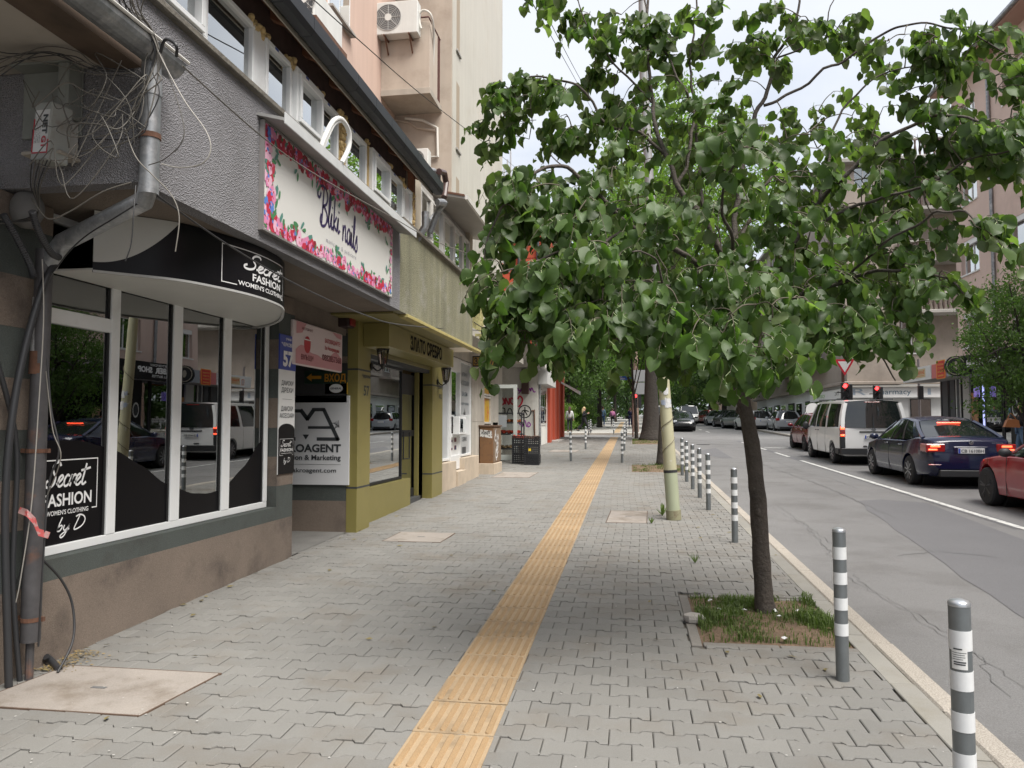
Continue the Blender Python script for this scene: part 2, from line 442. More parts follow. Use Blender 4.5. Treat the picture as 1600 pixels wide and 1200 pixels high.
# near pavement
SY1 = 43.6
mb = MB(); slope_sheet(mb, FAC - 2.2, 1.50, -20, SY1, -.018, 1, 1)
mb.sheet([(FAC - 2.2, SY1, g(SY1) - .018), (1.5, SY1, g(SY1) - .018), (1.5, SY1, g(SY1) - .3), (FAC - 2.2, SY1, g(SY1) - .3)])
sidewalk = S('sidewalk', mb, m_joint)
TX0, TX1 = -1.095, -.675
PW, PH, PA = .2145, .1585, .0125
def paver_outline(cx, cy, gap=.0056, a=PA):
 w = PW / 2 - gap * .36; h = PH / 2 - gap * .68
 top = [(-w, h + a), (-.30 * PW, h + a), (-.20 * PW, h - a), (.20 * PW, h - a), (.30 * PW, h + a), (w, h + a)]
 bot = [(w, -h - a), (.30 * PW, -h - a), (.20 * PW, -h + a), (-.20 * PW, -h + a), (-.30 * PW, -h - a), (-w, -h - a)]
 return [(cx + x, cy + y) for x, y in top[::-1]][::-1] + [(cx + x, cy + y) for x, y in bot]
def hole_rects():
 R = []
 for (px0, py0, px1, py1) in []: pass
 return R
def rectpx(pts):
 P = [GR(*p) for p in pts]; return (min(p.x for p in P), max(p.x for p in P), min(p.y for p in P), max(p.y for p in P))
HATCH = [(-3.62, -2.57, 3.80, 4.48), (-3.02, -2.28, 9.15, 9.86), (-.36, .22, 11.05, 12.35), (-3.25, -2.35, 17.9, 19.4), (-3.05, -2.0, 28.6, 29.9)]
PITS = [(.40, 1.5, 5.48, 6.92), (-.05, 1.5, 19.8, 22.4), (.0, 1.5, 35.0, 40.0)]
def in_rect(x, y, R, e=0): return R[0] - e < x < R[1] + e and R[2] - e < y < R[3] + e
def paver_mesh_add(mb, pts, z_off, tilt, cham, yc):
 n = len(pts)
 cx = sum(p[0] for p in pts) / n; cy_ = sum(p[1] for p in pts) / n
 def Z(x, y): return g(y) + z_off + (x - cx) * tilt[0] + (y - cy_) * tilt[1]
 if cham:
  k = 1 - .075
  inn = [(cx + (x - cx) * (1 - .045), cy_ + (y - cy_) * (1 - .06)) for x, y in pts]
  b = [(x, y, Z(x, y) - .004) for x, y in pts]; t = [(x, y, Z(x, y)) for x, y in inn]
  lo = [(x, y, Z(x, y) - .016) for x, y in pts]
  mb.add(t + b + lo, [tuple(range(n))] + [(i, (i + 1) % n, n + (i + 1) % n, n + i) for i in range(n)] + [(n + i, n + (i + 1) % n, 2 * n + (i + 1) % n, 2 * n + i) for i in range(n)])
 else:
  mb.add([(x, y, Z(x, y)) for x, y in pts], [tuple(range(n))])
pr = random.Random(11)
cells = []
row = 0; y = -1.0
while y < SY1 - .05:
 x = FAC - .3 + (PW / 2 if row % 2 else 0) + (.03 * sin(y * .7))
 while x < 1.58:
  cells.append((x, y)); x += PW
 y += PH; row += 1
cands = []; rest = []
for cx, cy_ in cells:
 if cy_ < 8.2 and cx < FAC + .0 and True:
  if cx < FAC - PW / 2: continue
 if cx - PW / 2 > 1.485: continue
 if TX0 + .05 < cx - PW / 2 and cx + PW / 2 < TX1 - .05: continue
 if any(in_rect(cx, cy_, R, -.02) and in_rect(cx - PW / 2, cy_ - PH / 2, R) and in_rect(cx + PW / 2, cy_ + PH / 2, R) for R in HATCH): continue
 pts = paver_outline(cx, cy_); clipped = False
 def clampx(v, lo, hi): return max(lo, min(hi, v))
 if cx + PW / 2 > 1.488: pts = [(min(x, 1.488), y) for x, y in pts]; clipped = True
 skip = False
 for R in PITS:
  if cx + PW / 2 > R[0] and cy_ + PH / 2 + PA > R[2] and cy_ - PH / 2 - PA < R[3]:
   if cx - PW / 2 < R[0] - .02 and R[2] - .03 < cy_ < R[3] + .03: pts = [(min(x, R[0] - .003), y) for x, y in pts]
   elif cy_ - PH / 2 < R[2] - .02: pts = [(x, min(y, R[2] - .003) if x > R[0] - .003 else y) for x, y in pts]
   elif cy_ + PH / 2 > R[3] + .02: pts = [(x, max(y, R[3] + .003) if x > R[0] - .003 else y) for x, y in pts]
   else: skip = True
   clipped = True
 if skip: continue
 if cx - PW / 2 < FAC - .01 and cy_ < 8.2: pts = [(max(x, FAC - .01), y) for x, y in pts]; clipped = True
 q = proj((cx, cy_, g(cy_)))
 vis = q[2] > 0 and 0 < q[0] < 1600 and q[1] < 1200
 occ = any(R[0] < cx < R[1] and R[2] < cy_ < R[3] for R in HATCH) or TX0 < cx < TX1
 (cands if vis and not clipped and not occ else rest).append((q[2] if q[2] > 0 else 99, cx, cy_, pts))
cands.sort(key=lambda c: c[0])
protos = []
for k in range(6):
 pb = MB(); o0 = [(x, y) for x, y in paver_outline(0, 0)]
 jit = [(x + pr.uniform(-.0012, .0012), y + pr.uniform(-.0012, .0012)) for x, y in o0]
 n = len(jit); inn = [(x * (1 - .05), y * (1 - .065)) for x, y in jit]
 pb.add([(x, y, 0) for x, y in inn] + [(x, y, -.004) for x, y in jit] + [(x, y, -.018) for x, y in jit],
  [tuple(range(n))] + [(i, (i + 1) % n, n + (i + 1) % n, n + i) for i in range(n)] + [(n + i, n + (i + 1) % n, 2 * n + (i + 1) % n, 2 * n + i) for i in range(n)])
 me = bpy.data.meshes.new('paver'); me.from_pydata(pb.v, [], pb.f); me.materials.append(m_paver)
 bm = bmesh.new(); bm.from_mesh(me); bmesh.ops.recalc_face_normals(bm, faces=bm.faces); bm.to_mesh(me); bm.free()
 if me.polygons[0].normal.z < 0: me.flip_normals()
 protos.append(me)
for d, cx, cy_, pts in cands[:300]:
 o = bpy.data.objects.new('paver', protos[pr.randrange(6)]); COL.objects.link(o); o.parent = sidewalk
 o.location = (cx, cy_, g(cy_) + pr.gauss(0, .0018)); o.rotation_euler = (SLOPE + pr.gauss(0, .010), pr.gauss(0, .009), pr.gauss(0, .004))
mb = MB()
for d, cx, cy_, pts in cands[300:] + rest:
 paver_mesh_add(mb, pts, pr.gauss(0, .0018), (pr.gauss(0, .009), pr.gauss(0, .009)), cy_ < 30, cy_)
o = mb.build('pavers', m_paver, sidewalk, kind='stuff', recalc=False)
for p in o.data.polygons: pass
mb = MB(); slope_sheet(mb, TX0 - .008, TX1 + .008, -1, SY1 - .3, -.004)
tact = S('tactile_strip', mb, m_joint)
def tactile_tile(k):
 mb = MB(); w, l = TX1 - TX0, .40; g_ = .003; b = .006
 x0, x1, y0, y1 = -w / 2 + g_, w / 2 - g_, -l / 2 + g_, l / 2 - g_
 mb.box(x0, x1, y0, y1, -.012, .006, .003)
 for i in range(7):
  cx = x0 + .033 + i * (x1 - x0 - .066) / 6
  n = 5; r = .0165; pts = []
  for s_, cyy in ((1, y1 - .03), (-1, y0 + .03)):
   for q in range(n + 1):
    a = (pi * q / n) if s_ > 0 else (pi + pi * q / n)
    pts.append((cx + r * cos(a), cyy + r * sin(a)))
  top = [(cx + (p[0] - cx) * .66, p[1] * .985, .0125) for p in pts]
  bot = [(p[0], p[1], .0055) for p in pts]; m = len(pts)
  mb.add(top + bot, [tuple(range(m))] + [(i_, (i_ + 1) % m, m + (i_ + 1) % m, m + i_) for i_ in range(m)])
 me = bpy.data.meshes.new('tactile_tile'); me.from_pydata(mb.v, [], mb.f); me.materials.append(m_tactile); me.materials.append(M('tactile_rib', (.30, .20, .105), .85, var=.1, vs=9, fine=.2, fs=140, rand=.08))  # ribs darker: wear, plus relief shading put into the colour under even light
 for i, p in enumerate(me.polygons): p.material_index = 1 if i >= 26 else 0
 bm = bmesh.new(); bm.from_mesh(me); bmesh.ops.recalc_face_normals(bm, faces=bm.faces); bm.to_mesh(me); bm.free()
 return me
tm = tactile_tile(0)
k = 0; y = -.62
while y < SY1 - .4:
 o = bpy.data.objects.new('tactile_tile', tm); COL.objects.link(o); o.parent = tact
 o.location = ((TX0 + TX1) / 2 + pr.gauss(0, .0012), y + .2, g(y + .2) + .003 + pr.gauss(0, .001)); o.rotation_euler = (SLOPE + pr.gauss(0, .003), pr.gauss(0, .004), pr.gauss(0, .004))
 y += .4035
mb = MB(); slope_sheet(mb, 1.49, KERB_X, -20, SY1, -.03)
kerb = S('kerb', mb, m_joint)
def sloped_block(mb, x0, x1, y0, y1, h, c=.008, dz=0):
 b = MB(); b.box(x0, x1, y0, y1, -h, 0, c); mb.add([(x, y, z + g(y) + dz) for x, y, z in b.v], b.f)
y = -6.0
while y < SY1:
 mb = MB(); sloped_block(mb, 1.490, 1.628, y + .004, min(y + .985, SY1), .1, .005, .001 + pr.gauss(0, .0015)); mb.build('kerb_slab', m_slab, kerb); y += .99
y = -6.3
while y < SY1:
 mb = MB(); sloped_block(mb, 1.636, KERB_X + .03, y + .003, min(y + 1.19, SY1), .30, .012, .002 + pr.gauss(0, .002)); mb.build('kerb_stone', m_granite, kerb); y += 1.2
mb = MB(); slope_sheet(mb, -30, 1.62, 50.9, 240, 0); far_walk = S('far_sidewalk', mb, M('far_paving', (.33, .32, .3), .9, var=.15, vs=.8, fine=.12, fs=20, bump=.3))
mb = MB(); slope_sheet(mb, -1.1, -.7, 51.2, 90, .006); mb.build('tactile_strip_far', m_tactile, far_walk)
mb = MB(); sloped_block(mb, -30, 1.75, 50.6, 50.9, .3, .01, .004); mb.build('kerb_stone', m_granite, far_walk)
mb = MB(); sloped_block(mb, 1.62, 1.77, 50.95, 240, .3, .01, .004); mb.build('kerb_stone', m_granite, far_walk)
mb = MB(); slope_sheet(mb, XR + .14, 22, -40, 39.6, 0); slope_sheet(mb, XR + .14, 22, 46.3, 240, 0)
ow = S('opposite_sidewalk', mb, M('far_paving', (.33, .32, .3)))
y = -12
while y < 39.4:
 mb = MB(); sloped_block(mb, XR, XR + .145, y + .005, min(y + 1.99, 39.6), .3, .012, .003); mb.build('kerb_stone', m_granite, ow); y += 2.0
mb = MB(); sloped_block(mb, XR, XR + .14, 46.3, 240, .3, .01, .003); mb.build('kerb_stone', m_granite, ow)
HL = ['large stained concrete hatch cover in the paving beside the drainpipe', 'pale concrete hatch cover by the foot of the olive shop front',
 'small pale concrete hatch cover right of the yellow strip by the painted pole', 'concrete hatch cover near the brown electrical cabinet', 'long pale hatch cover in front of the greengrocer crates']
for i, (R, lb) in enumerate(zip(HATCH, HL)):
 t = empty('hatch_cover', ((R[0] + R[1]) / 2, (R[2] + R[3]) / 2, g((R[2] + R[3]) / 2)), lb, 'hatch cover', 'concrete hatch covers in the paving')
 mb = MB(); sk = .12 if i == 0 else .03
 b = MB(); b.box(R[0] + .012, R[1] - .012, R[2] + .012, R[3] - .012, -.02, .007, .004)
 mb.add([(x + (y - R[2]) * sk, y, z + g(y)) for x, y, z in b.v], b.f); mb.build('cover_slab', m_hatch, t)
 mb = MB(); b = MB()
 for q in ((R[0], R[1], R[2], R[2] + .01), (R[0], R[1], R[3] - .01, R[3]), (R[0], R[0] + .01, R[2] + .01, R[3] - .01), (R[1] - .01, R[1], R[2] + .01, R[3] - .01)): b.box(*q, -.02, .005)
 mb.add([(x + (y - R[2]) * sk, y, z + g(y)) for x, y, z in b.v], b.f); mb.build('cover_rim', M('rusty_rim', (.10, .065, .045), .8, var=.3, vs=20), t)
 cx, cyy = (R[0] + R[1]) / 2 + .03, (R[2] + R[3]) / 2
 mb = MB(); mb.box(cx - .045, cx + .045, cyy - .014, cyy + .014, g(cyy) + .007, g(cyy) + .0095); mb.build('lifting_slot', m_tar, t)
m_grass = M('grass_blade', (.105, .145, .042), .6, var=.35, vs=5, isl=.35, transl=.3)
m_pitstone = M('pit_edging', (.185, .172, .155), .85, var=.15, vs=3, fine=.15, bump=.4, rand=.08)
def tree_pit(R, idx, blades, lb):
 x0, x1, y0, y1 = R
 gx, gy = max(10, int((x1 - x0) / .05)), max(10, int((y1 - y0) / .05))
 vs = []
 for j in range(gy + 1):
  for i in range(gx + 1):
   x, y = x0 + (x1 - x0) * i / gx, y0 + (y1 - y0) * j / gy
   e = min(i, gx - i, j, gy - j) / 5
   z = g(y) - .02 + min(1, e) * (.035 + .03 * noise.noise(V((x * 4, y * 4, idx))) + .012 * noise.noise(V((x * 19, y * 19, idx))))
   vs.append((x, y, z))
 mb = MB(); mb.add(vs, [(j * (gx + 1) + i, j * (gx + 1) + i + 1, (j + 1) * (gx + 1) + i + 1, (j + 1) * (gx + 1) + i) for j in range(gy) for i in range(gx)])
 so = mb.build('soil_bed', m_dirt, kind='structure', smooth=True)
 for (a, b, c, d) in ((x0 - .0, x0 + .075, y0, y1), (x0 + .08, x1, y0, y0 + .075), (x0 + .08, x1, y1 - .075, y1)):
  if b - a > d - c:
   n = max(1, int((b - a) / .5))
   for i in range(n):
    mb = MB(); sloped_block(mb, a + (b - a) * i / n + .003, a + (b - a) * (i + 1) / n - .003, c, d, .08, .006, -.001 + pr.gauss(0, .002)); mb.build('edging_stone', m_pitstone, so)
  else:
   n = max(1, int((d - c) / .5))
   for i in range(n):
    mb = MB(); sloped_block(mb, a, b, c + (d - c) * i / n + .003, c + (d - c) * (i + 1) / n - .003, .08, .006, -.001 + pr.gauss(0, .002)); mb.build('edging_stone', m_pitstone, so)
 gr = random.Random(idx + 50); mb = MB()
 k = 0
 while k < blades:
  x, y = gr.uniform(x0 + .09, x1 - .02), gr.uniform(y0 + .1, y1 - .09)
  dens = noise.noise(V((x * 2.2 + idx, y * 2.2, 3))) + .35 * noise.noise(V((x * 7, y * 7, 1)))
  if dens < gr.uniform(-.2, .26):
   if gr.random() < .9: k += .2; continue
  k += 1
  h = gr.uniform(.015, .07) * (1.5 if dens > .25 else .75); a = gr.uniform(0, 2 * pi); w = gr.uniform(.002, .0045); le = gr.uniform(.2, 1.1)
  z = g(y) + .01; dx, dy = cos(a), sin(a)
  px, py = -dy * w, dx * w
  mid = V((x + dx * h * le * .35, y + dy * h * le * .35, z + h * .7)); tip = V((x + dx * h * le, y + dy * h * le, z + h * (1.0 if le < .7 else .75)))
  mb.add([(x + px, y + py, z - .02), (x - px, y - py, z - .02), mid - V((px, py, 0)) * .8, mid + V((px, py, 0)) * .8, tip], [(0, 1, 2, 3), (3, 2, 4)])
 mb.build('grass', m_grass, kind='stuff', recalc=False)
 return so
tree_pit(PITS[0], 1, 5600, '')
tree_pit(PITS[1], 2, 2500, '')
tree_pit(PITS[2], 3, 3500, '')
m_rock = M('pale_rock', (.42, .39, .36), .9, var=.2, vs=12, bump=1)
def rock(x, y, r, lb, mat=None, z=.03):
 mb = MB(); mb.ball((0, 0, 0), (r, r * .7, r * .5), 9, 6)
 vs = [V((p[0], p[1], p[2])) * (1 + .35 * noise.noise(V(p) / r * 1.3 + V((x, y, 0)))) + V((x, y, g(y) + z)) for p in mb.v]
 mb.v = [tuple(v) for v in vs]; return mb.build('stone', mat or m_rock, smooth=True, ang=30, label=lb, cat='stone', group='stones lying in the tree pit')
p = GR(1085, 972); rock(p.x, p.y, .085, 'largest pale stone at the left edge of the tree pit')
p = GR(1132, 968); rock(p.x, p.y, .05, 'brown stone lying in the grass right of the largest stone', M('brown_rock', (.2, .16, .12), .9))
m_lit = M('paper_litter', (.7, .7, .7), .7, var=.1)
lr = random.Random(5)
for i, (px, py, lb) in enumerate([(1109, 940, 'scrap of white paper in the grass at the back left of the pit'), (1124, 953, 'small crumpled white scrap left of the trunk'), (1211, 955, 'whitish crumpled scrap just right of the trunk foot'),
  (1217, 965, 'flat white scrap in the soil right of the trunk'), (1245, 956, 'pale pink scrap among the right hand grass'), (1226, 999, 'bright white torn paper at the front edge of the pit'), (1163, 955, 'tiny white scrap just left of the trunk')]):
 p = GR(px, py, .03); mb = MB(); r = .022
 n = 7; c = [(p.x + lr.uniform(.5, 1.2) * r * cos(2 * pi * k / n), p.y + lr.uniform(.5, 1.2) * r * sin(2 * pi * k / n), p.z + lr.uniform(0, .02)) for k in range(n)]
 mb.add([(p.x, p.y, p.z + .022)] + c, [(0, k + 1, (k + 1) % n + 1) for k in range(n)]); mb.build('litter', m_lit, label=lb, cat='litter', group='scraps of litter in the tree pit')
def weed(px, py, n, h, w, lb, seed):
 r = random.Random(seed); p = GR(px, py); mb = MB()
 for i in range(n):
  a = 2 * pi * i / n + r.uniform(-.4, .4); le = h * r.uniform(.6, 1.1); out = r.uniform(.25, .8)
  dx, dy = cos(a), sin(a); q = [V((p.x + dx * le * out * t, p.y + dy * le * out * t, p.z + le * (t - .35 * t * t * out))) for t in (0, .35, .7, 1)]
  ws = [w * .3, w, w * .8, 0]; sd_ = V((-dy, dx, 0))
  for k in range(3): mb.add([q[k] - sd_ * ws[k], q[k] + sd_ * ws[k], q[k + 1] + sd_ * ws[k + 1], q[k + 1] - sd_ * ws[k + 1]], [(0, 1, 2, 3)])
 mb.build('weed', m_grass, recalc=False, label=lb, cat='weed', group='weeds growing out of the paving joints')
weed(1035, 806, 9, .22, .018, 'broad leaved weed at the foot of the painted pole', 1)
weed(1086, 880, 22, .13, .003, 'thin wispy grass tuft in the paving left of the trunk', 2)
weed(1018, 818, 7, .10, .012, 'small weed at the right edge of the small hatch cover', 3)
mb = MB(); lr = random.Random(9)
for i in range(420):
 y = lr.uniform(4.35, 4.75); x = FAC + abs(lr.gauss(0, .10)) + lr.uniform(0, .05); r = lr.uniform(.004, .014); a = lr.uniform(0, 6.3)
 z = g(y) + .004 + lr.uniform(0, .01)
 mb.add([(x + r * cos(a), y + r * sin(a), z), (x + .5 * r * cos(a + 2), y + .5 * r * sin(a + 2), z + .003), (x - r * cos(a), y - r * sin(a), z + .004), (x + .5 * r * cos(a - 2), y + .5 * r * sin(a - 2), z)], [(0, 1, 2, 3)])
mb.build('dry_leaf_debris', M('dry_debris', (.22, .16, .07), .9, isl=.4), kind='stuff', recalc=False)
mb = MB()
for i in range(900):
 y = lr.uniform(0, 30) ** 1 + 3; x = lr.uniform(FAC, 1.5); r = lr.uniform(.002, .0065); a = lr.uniform(0, 6.3)
 if lr.random() < .5: x = FAC + abs(lr.gauss(0, .12)) if y < 8.2 else x
 z = g(y) + .008
 mb.add([(x + r * cos(a), y + r * sin(a), z), (x + .4 * r * cos(a + 2), y + .4 * r * sin(a + 2), z + .002), (x - r * cos(a), y - r * sin(a), z + .002), (x + .4 * r * cos(a - 2), y + .4 * r * sin(a - 2), z)], [(0, 1, 2, 3)])
mb.build('ground_debris',  M('crumbs', (.13, .11, .08), .9, isl=.6), kind='stuff', recalc=False)
mb = MB()
for i in range(170):
 y = 3.2 + 9 * lr.random() ** 1.5; x = lr.uniform(FAC, 1.45); r = lr.uniform(.003, .009); n = 6
 mb.add([(x + r * lr.uniform(.6, 1) * cos(k), y + r * lr.uniform(.6, 1) * sin(k), g(y) + .007) for k in [2 * pi * j / n for j in range(n)]], [tuple(range(n))])
mb.build('gum_and_paint_specks', M('pale_specks', (.5, .49, .46), .8, isl=.3), kind='stuff', recalc=False)
mb = MB()
for i in range(46):
 y = lr.uniform(3.4, 12); x = lr.choice((lr.uniform(FAC, 1.45), lr.gauss(1.2, .25), FAC + abs(lr.gauss(0, .2)))); a = lr.uniform(0, 6.3); s_ = lr.uniform(.018, .04); c_, q_ = cos(a) * s_, sin(a) * s_; z = g(y) + .01
 mb.add([(x + c_, y + q_, z + .004), (x - q_ * .5, y + c_ * .5, z + .009), (x - c_, y - q_, z), (x + q_ * .5, y - c_ * .5, z + .002)], [(0, 1, 2, 3)])
mb.build('fallen_leaves', M('fallen_leaf', (.16, .13, .05), .8, isl=.4), kind='stuff', recalc=False)
# bollards
m_bol = M('bollard_grey', (.17, .185, .19), .38, metal=.4, var=.15, vs=14, streak=.08)
m_bolw = M('bollard_reflective_white', (.68, .69, .69), .4, var=.06, vs=30)
m_cap = M('bollard_cap', (.48, .5, .52), .3, metal=.7)
BH = .895
bands = [(.56, .635), (.425, .505), (.655 + .04, .77)]
def make_bollard():
 t = empty('bollard', (0, 0, 0), 'x', 'bollard', 'striped steel bollards along the kerb')
 r = .038
 mb = MB(); mb.lathe([(r, 0), (r, BH - .012)], n=20); mb.build('post', m_bol, t, smooth=True, ang=60, local=True)
 mb = MB(); mb.lathe([(r + .001, BH - .022), (r + .0018, BH - .010), (r * .8, BH - .002), (r * .3, BH + .004), (0.0001, BH + .005)], n=20); mb.build('cap', m_cap, t, smooth=True, ang=60, local=True)
 for z0, z1 in ((.712, .785), (.565, .635), (.415, .485), (.265, .335)):
  mb = MB(); mb.lathe([(r + .0006, z0), (r + .0016, z0), (r + .0016, z1), (r + .0006, z1)], n=20); mb.build('reflective_band', m_bolw, t, smooth=True, ang=60, local=True)
 return t
bol = make_bollard()
BR = []
BOLS = [((1.225, 3.167), 'nearest striped bollard at the kerb with a small printed sticker'), ((1.235, 4.90), 'striped bollard at the front corner of the near tree pit'),
  ((1.23, 9.62), 'striped bollard just behind the leaning linden trunk'), ((1.215, 12.63), 'first bollard of the receding row beyond the linden trunk')]
names = ['second', 'third', 'fourth', 'fifth', 'sixth']
for i, (px, py) in enumerate(((1093.5, 777.7), (1082.5, 764.4), (1073, 753), (1066, 742.7))):
 p = GR(px, py); BOLS.append(((p.x, p.y), 'bollard %s along the receding kerb row, counted from the linden trunk' % names[i]))
for (px, py, lb) in ((892, 720.5, 'striped bollard on the left of the yellow strip, nearest the crates'), (915, 702, 'bollard on the left of the yellow strip near the red wall'),
  (972, 723, 'bollard right of the yellow strip, front one of its pair'), (975.5, 704, 'bollard right of the yellow strip, rear one of its pair'),
  (978.7, 682, 'bollard at the crossing beside the rusty sign pole'), (923, 677, 'bollard at the far left of the crossing behind two women')
  , (959, 678, 'short bollard on the far side of the crossing'), (920, 680, 'paired bollard at the far left of the crossing')):
 p = GR(px, py); BOLS.append(((p.x, p.y), lb))
for i, ((x, y), lb) in enumerate(BOLS):
 if i == 0: o = bol; o.location = (x, y, g(y)); o['label'] = lb; WL[o.name] = V((x, y, g(y)))
 else: o = copy_tree(bol, None, (x, y, g(y)), lr.uniform(0, 3), lb)
 o.rotation_euler = (lr.gauss(0, .006), lr.gauss(0, .006), lr.uniform(0, 3) if i else 0)
for i in range(7):
 y = 54 + i * 1.9; copy_tree(bol, None, (1.25 , y, g(y)), 0, 'far bollard in the row beyond the crossing by the kerb')
cx, cyy = BOLS[0][0]; cz = g(cyy)
def cyl(cx, cy_, cz, r, a0): return lambda a, b, d=0: V((cx + (r + d) * cos(a0 + a / r), cy_ + (r + d) * sin(a0 + a / r), cz + b))
fr = cyl(cx, cyy, cz + .655, .0405, -pi / 2 - .5)
mb = MB(); n = 8
for i in range(n): mb.sheet([fr(-.028 + .056 * i / n, -.01), fr(-.028 + .056 * (i + 1) / n, -.01), fr(-.028 + .056 * (i + 1) / n, .07), fr(-.028 + .056 * i / n, .07)])
stk = mb.build('sticker', M('sticker_white', (.7, .7, .68), .5, var=.08, vs=60), bol, smooth=True)
mb = MB()
for k, (b, a0, a1) in enumerate(((.062, -.02, .01), (.05, -.024, .024), (.042, -.024, .018), (.034, -.024, .02), (.026, -.024, .012), (.014, -.02, .022), (.006, -.02, .02))):
 hh = .005 if k in (0, 5, 6) else .002
 for i in range(6):
  u0, u1 = a0 + (a1 - a0) * i / 6, a0 + (a1 - a0) * (i + 1) / 6
  mb.sheet([fr(u0, b, .0006), fr(u1, b, .0006), fr(u1, b + hh, .0006), fr(u0, b + hh, .0006)])
mb.build('print', M('ink', (.04, .045, .05), .6), bol)
# left row of shops
m_rough = M('roughcast_grey', (.245, .24, .252), .95, var=.08, vs=.8, fine=.28, fs=110, bump=1.1, bs=0, voro=110, streak=.10, dirt=((.13, .125, .125), .5, 1.2, .5, .75))
m_rough2 = M('roughcast_greenish', (.235, .228, .15), .95, var=.14, vs=1.4, fine=.25, fs=60, bump=1.1, voro=90, streak=.45, dirt=((.36, .35, .31), .6, 2.2, .53, .7))
m_brown = M('brown_render', (.195, .155, .125), .95, var=.2, vs=1.3, fine=.3, fs=140, bump=.7, bs=180, dirt=((.075, .06, .052), .8, 1.9, .50, .70))
m_green = M('green_render', (.072, .082, .076), .95, var=.12, vs=1.5, fine=.3, fs=140, bump=.6, bs=180, dirt=((.05, .045, .04), .6, 2.5, .5, .75))
m_pvc = M('white_pvc', (.78, .79, .79), .35, var=.03, vs=2, dirt=((.5, .49, .46), .5, 3, .55, .75))
m_pvcg = M('grimy_pvc', (.60, .585, .55), .45, var=.08, vs=3, dirt=((.33, .3, .26), .6, 4, .5, .7))
m_glass = glass_mat('shop_glass', (.55, .6, .6), 1.75, 3.0, .0008)
m_gl2 = glass_mat('window_glass', (.4, .45, .46), 1.75, 3.8, .002)
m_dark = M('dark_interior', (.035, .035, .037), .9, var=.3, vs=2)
m_film = M('black_film', (.006, .0055, .0065), .4, spec=.12)
m_blackp = M('black_paint', (.007, .007, .009), .35, spec=.22)
m_wht = M('sign_white', (.74, .74, .73), .5, var=.03, vs=3)
m_ink = M('ink', (.04, .045, .05), .6)
m_zinc = M('zinc_pipe', (.27, .28, .29), .45, metal=.6, var=.35, vs=7, fine=.15, fs=50, dirt=((.42, .42, .43), .7, 9, .5, .62))
m_oldpipe = M('blackened_pipe', (.075, .072, .075), .6, metal=.2, var=.3, vs=9, dirt=((.17, .085, .055), .8, 4, .54, .66))
m_rust = M('rust', (.12, .058, .036), .9, var=.3, vs=15)
m_wood = M('rafter_wood', (.24, .11, .06), .85, var=.35, vs=6, brush=(2, 30, 30))
m_soff = M('soffit_plaster', (.42, .385, .34), .9, var=.1, vs=1.5, dirt=((.2, .17, .13), .5, 1.5, .5, .75))
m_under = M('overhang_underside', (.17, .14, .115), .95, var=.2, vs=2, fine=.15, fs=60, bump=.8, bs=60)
m_blackmetal = M('anthracite_metal', (.016, .017, .02), .45, spec=.3, var=.1, vs=4)
m_foam = M('pu_foam', (.55, .40, .19), .95, var=.2, vs=30, bump=2, bs=40)
m_cable = M('cable_grey', (.13, .12, .105), .6, rand=.35)
m_cabled = M('cable_black', (.03, .03, .032), .5)
GLY = {
'S': (.56, [[(.58, .84), (.47, .98), (.28, .97), (.17, .78), (.27, .58), (.40, .40), (.38, .16), (.20, .03), (.0, .06), (-.06, .2), (.04, .3)]]),
'e': (.34, [[(-.04, .12), (.14, .24), (.26, .38), (.19, .47), (.07, .38), (.04, .18), (.12, .04), (.24, .05), (.36, .16)]]),
'c': (.33, [[(.28, .40), (.17, .47), (.05, .34), (.03, .16), (.12, .03), (.24, .05), (.35, .16)]]),
'r': (.32, [[(-.02, .12), (.10, .46), (.09, .22), (.06, .0)], [(.07, .16), (.15, .38), (.25, .46), (.33, .40)]]),
't': (.34, [[(.16, .88), (.11, .45), (.08, .14), (.16, .03), (.32, .12)], [(-.10, .60), (.14, .64), (.44, .70)]]),
'b': (.34, [[(.10, .95), (.05, .5), (.03, .05), (.05, .3), (.18, .42), (.26, .28), (.18, .06), (.03, .08)]]),
'y': (.36, [[(.02, .42), (.03, .16), (.14, .06), (.27, .24), (.31, .44), (.27, .1), (.18, -.28), (.04, -.4), (-.04, -.26), (.12, -.08), (.36, .12)]]),
'D': (.6, [[(.16, .9), (.10, .5), (.05, .03), (.26, .02), (.50, .22), (.56, .56), (.40, .84), (.14, .96), (-.06, .86)]]),
'B': (.52, [[(.12, .98), (.10, .55), (.05, .0)], [(.0, .25), (-.05, .05), (.12, -.06), (.36, .04), (.44, .28), (.26, .46), (.12, .48), (.34, .60), (.42, .80), (.28, .98), (.0, 1.02), (-.24, .9), (-.30, .70), (-.16, .66), (-.08, .82)]]),
'l': (.20, [[(-.03, .12), (.10, .5), (.15, .86), (.09, .96), (.04, .7), (.04, .2), (.10, .03), (.22, .12)]]),
'i': (.20, [[(-.02, .12), (.06, .44), (.05, .15), (.11, .03), (.22, .12)], [(.08, .60), (.10, .64)]]),
'k': (.32, [[(.06, .94), (.04, .4), (.03, .0)], [(.24, .45), (.12, .3), (.05, .22), (.16, .1), (.32, .05)]]),
'n': (.38, [[(.02, .44), (.03, .2), (.02, .0)], [(.03, .18), (.12, .4), (.22, .44), (.25, .28), (.25, .1), (.31, .03), (.4, .12)]]),
'a': (.36, [[(.27, .40), (.15, .46), (.04, .32), (.04, .12), (.12, .03), (.23, .14), (.28, .42), (.26, .16), (.30, .04), (.38, .12)]]),
's': (.28, [[(-.02, .12), (.14, .46), (.16, .28), (.20, .12), (.12, .0), (.0, .04)]]),
' ': (.25, []),
}
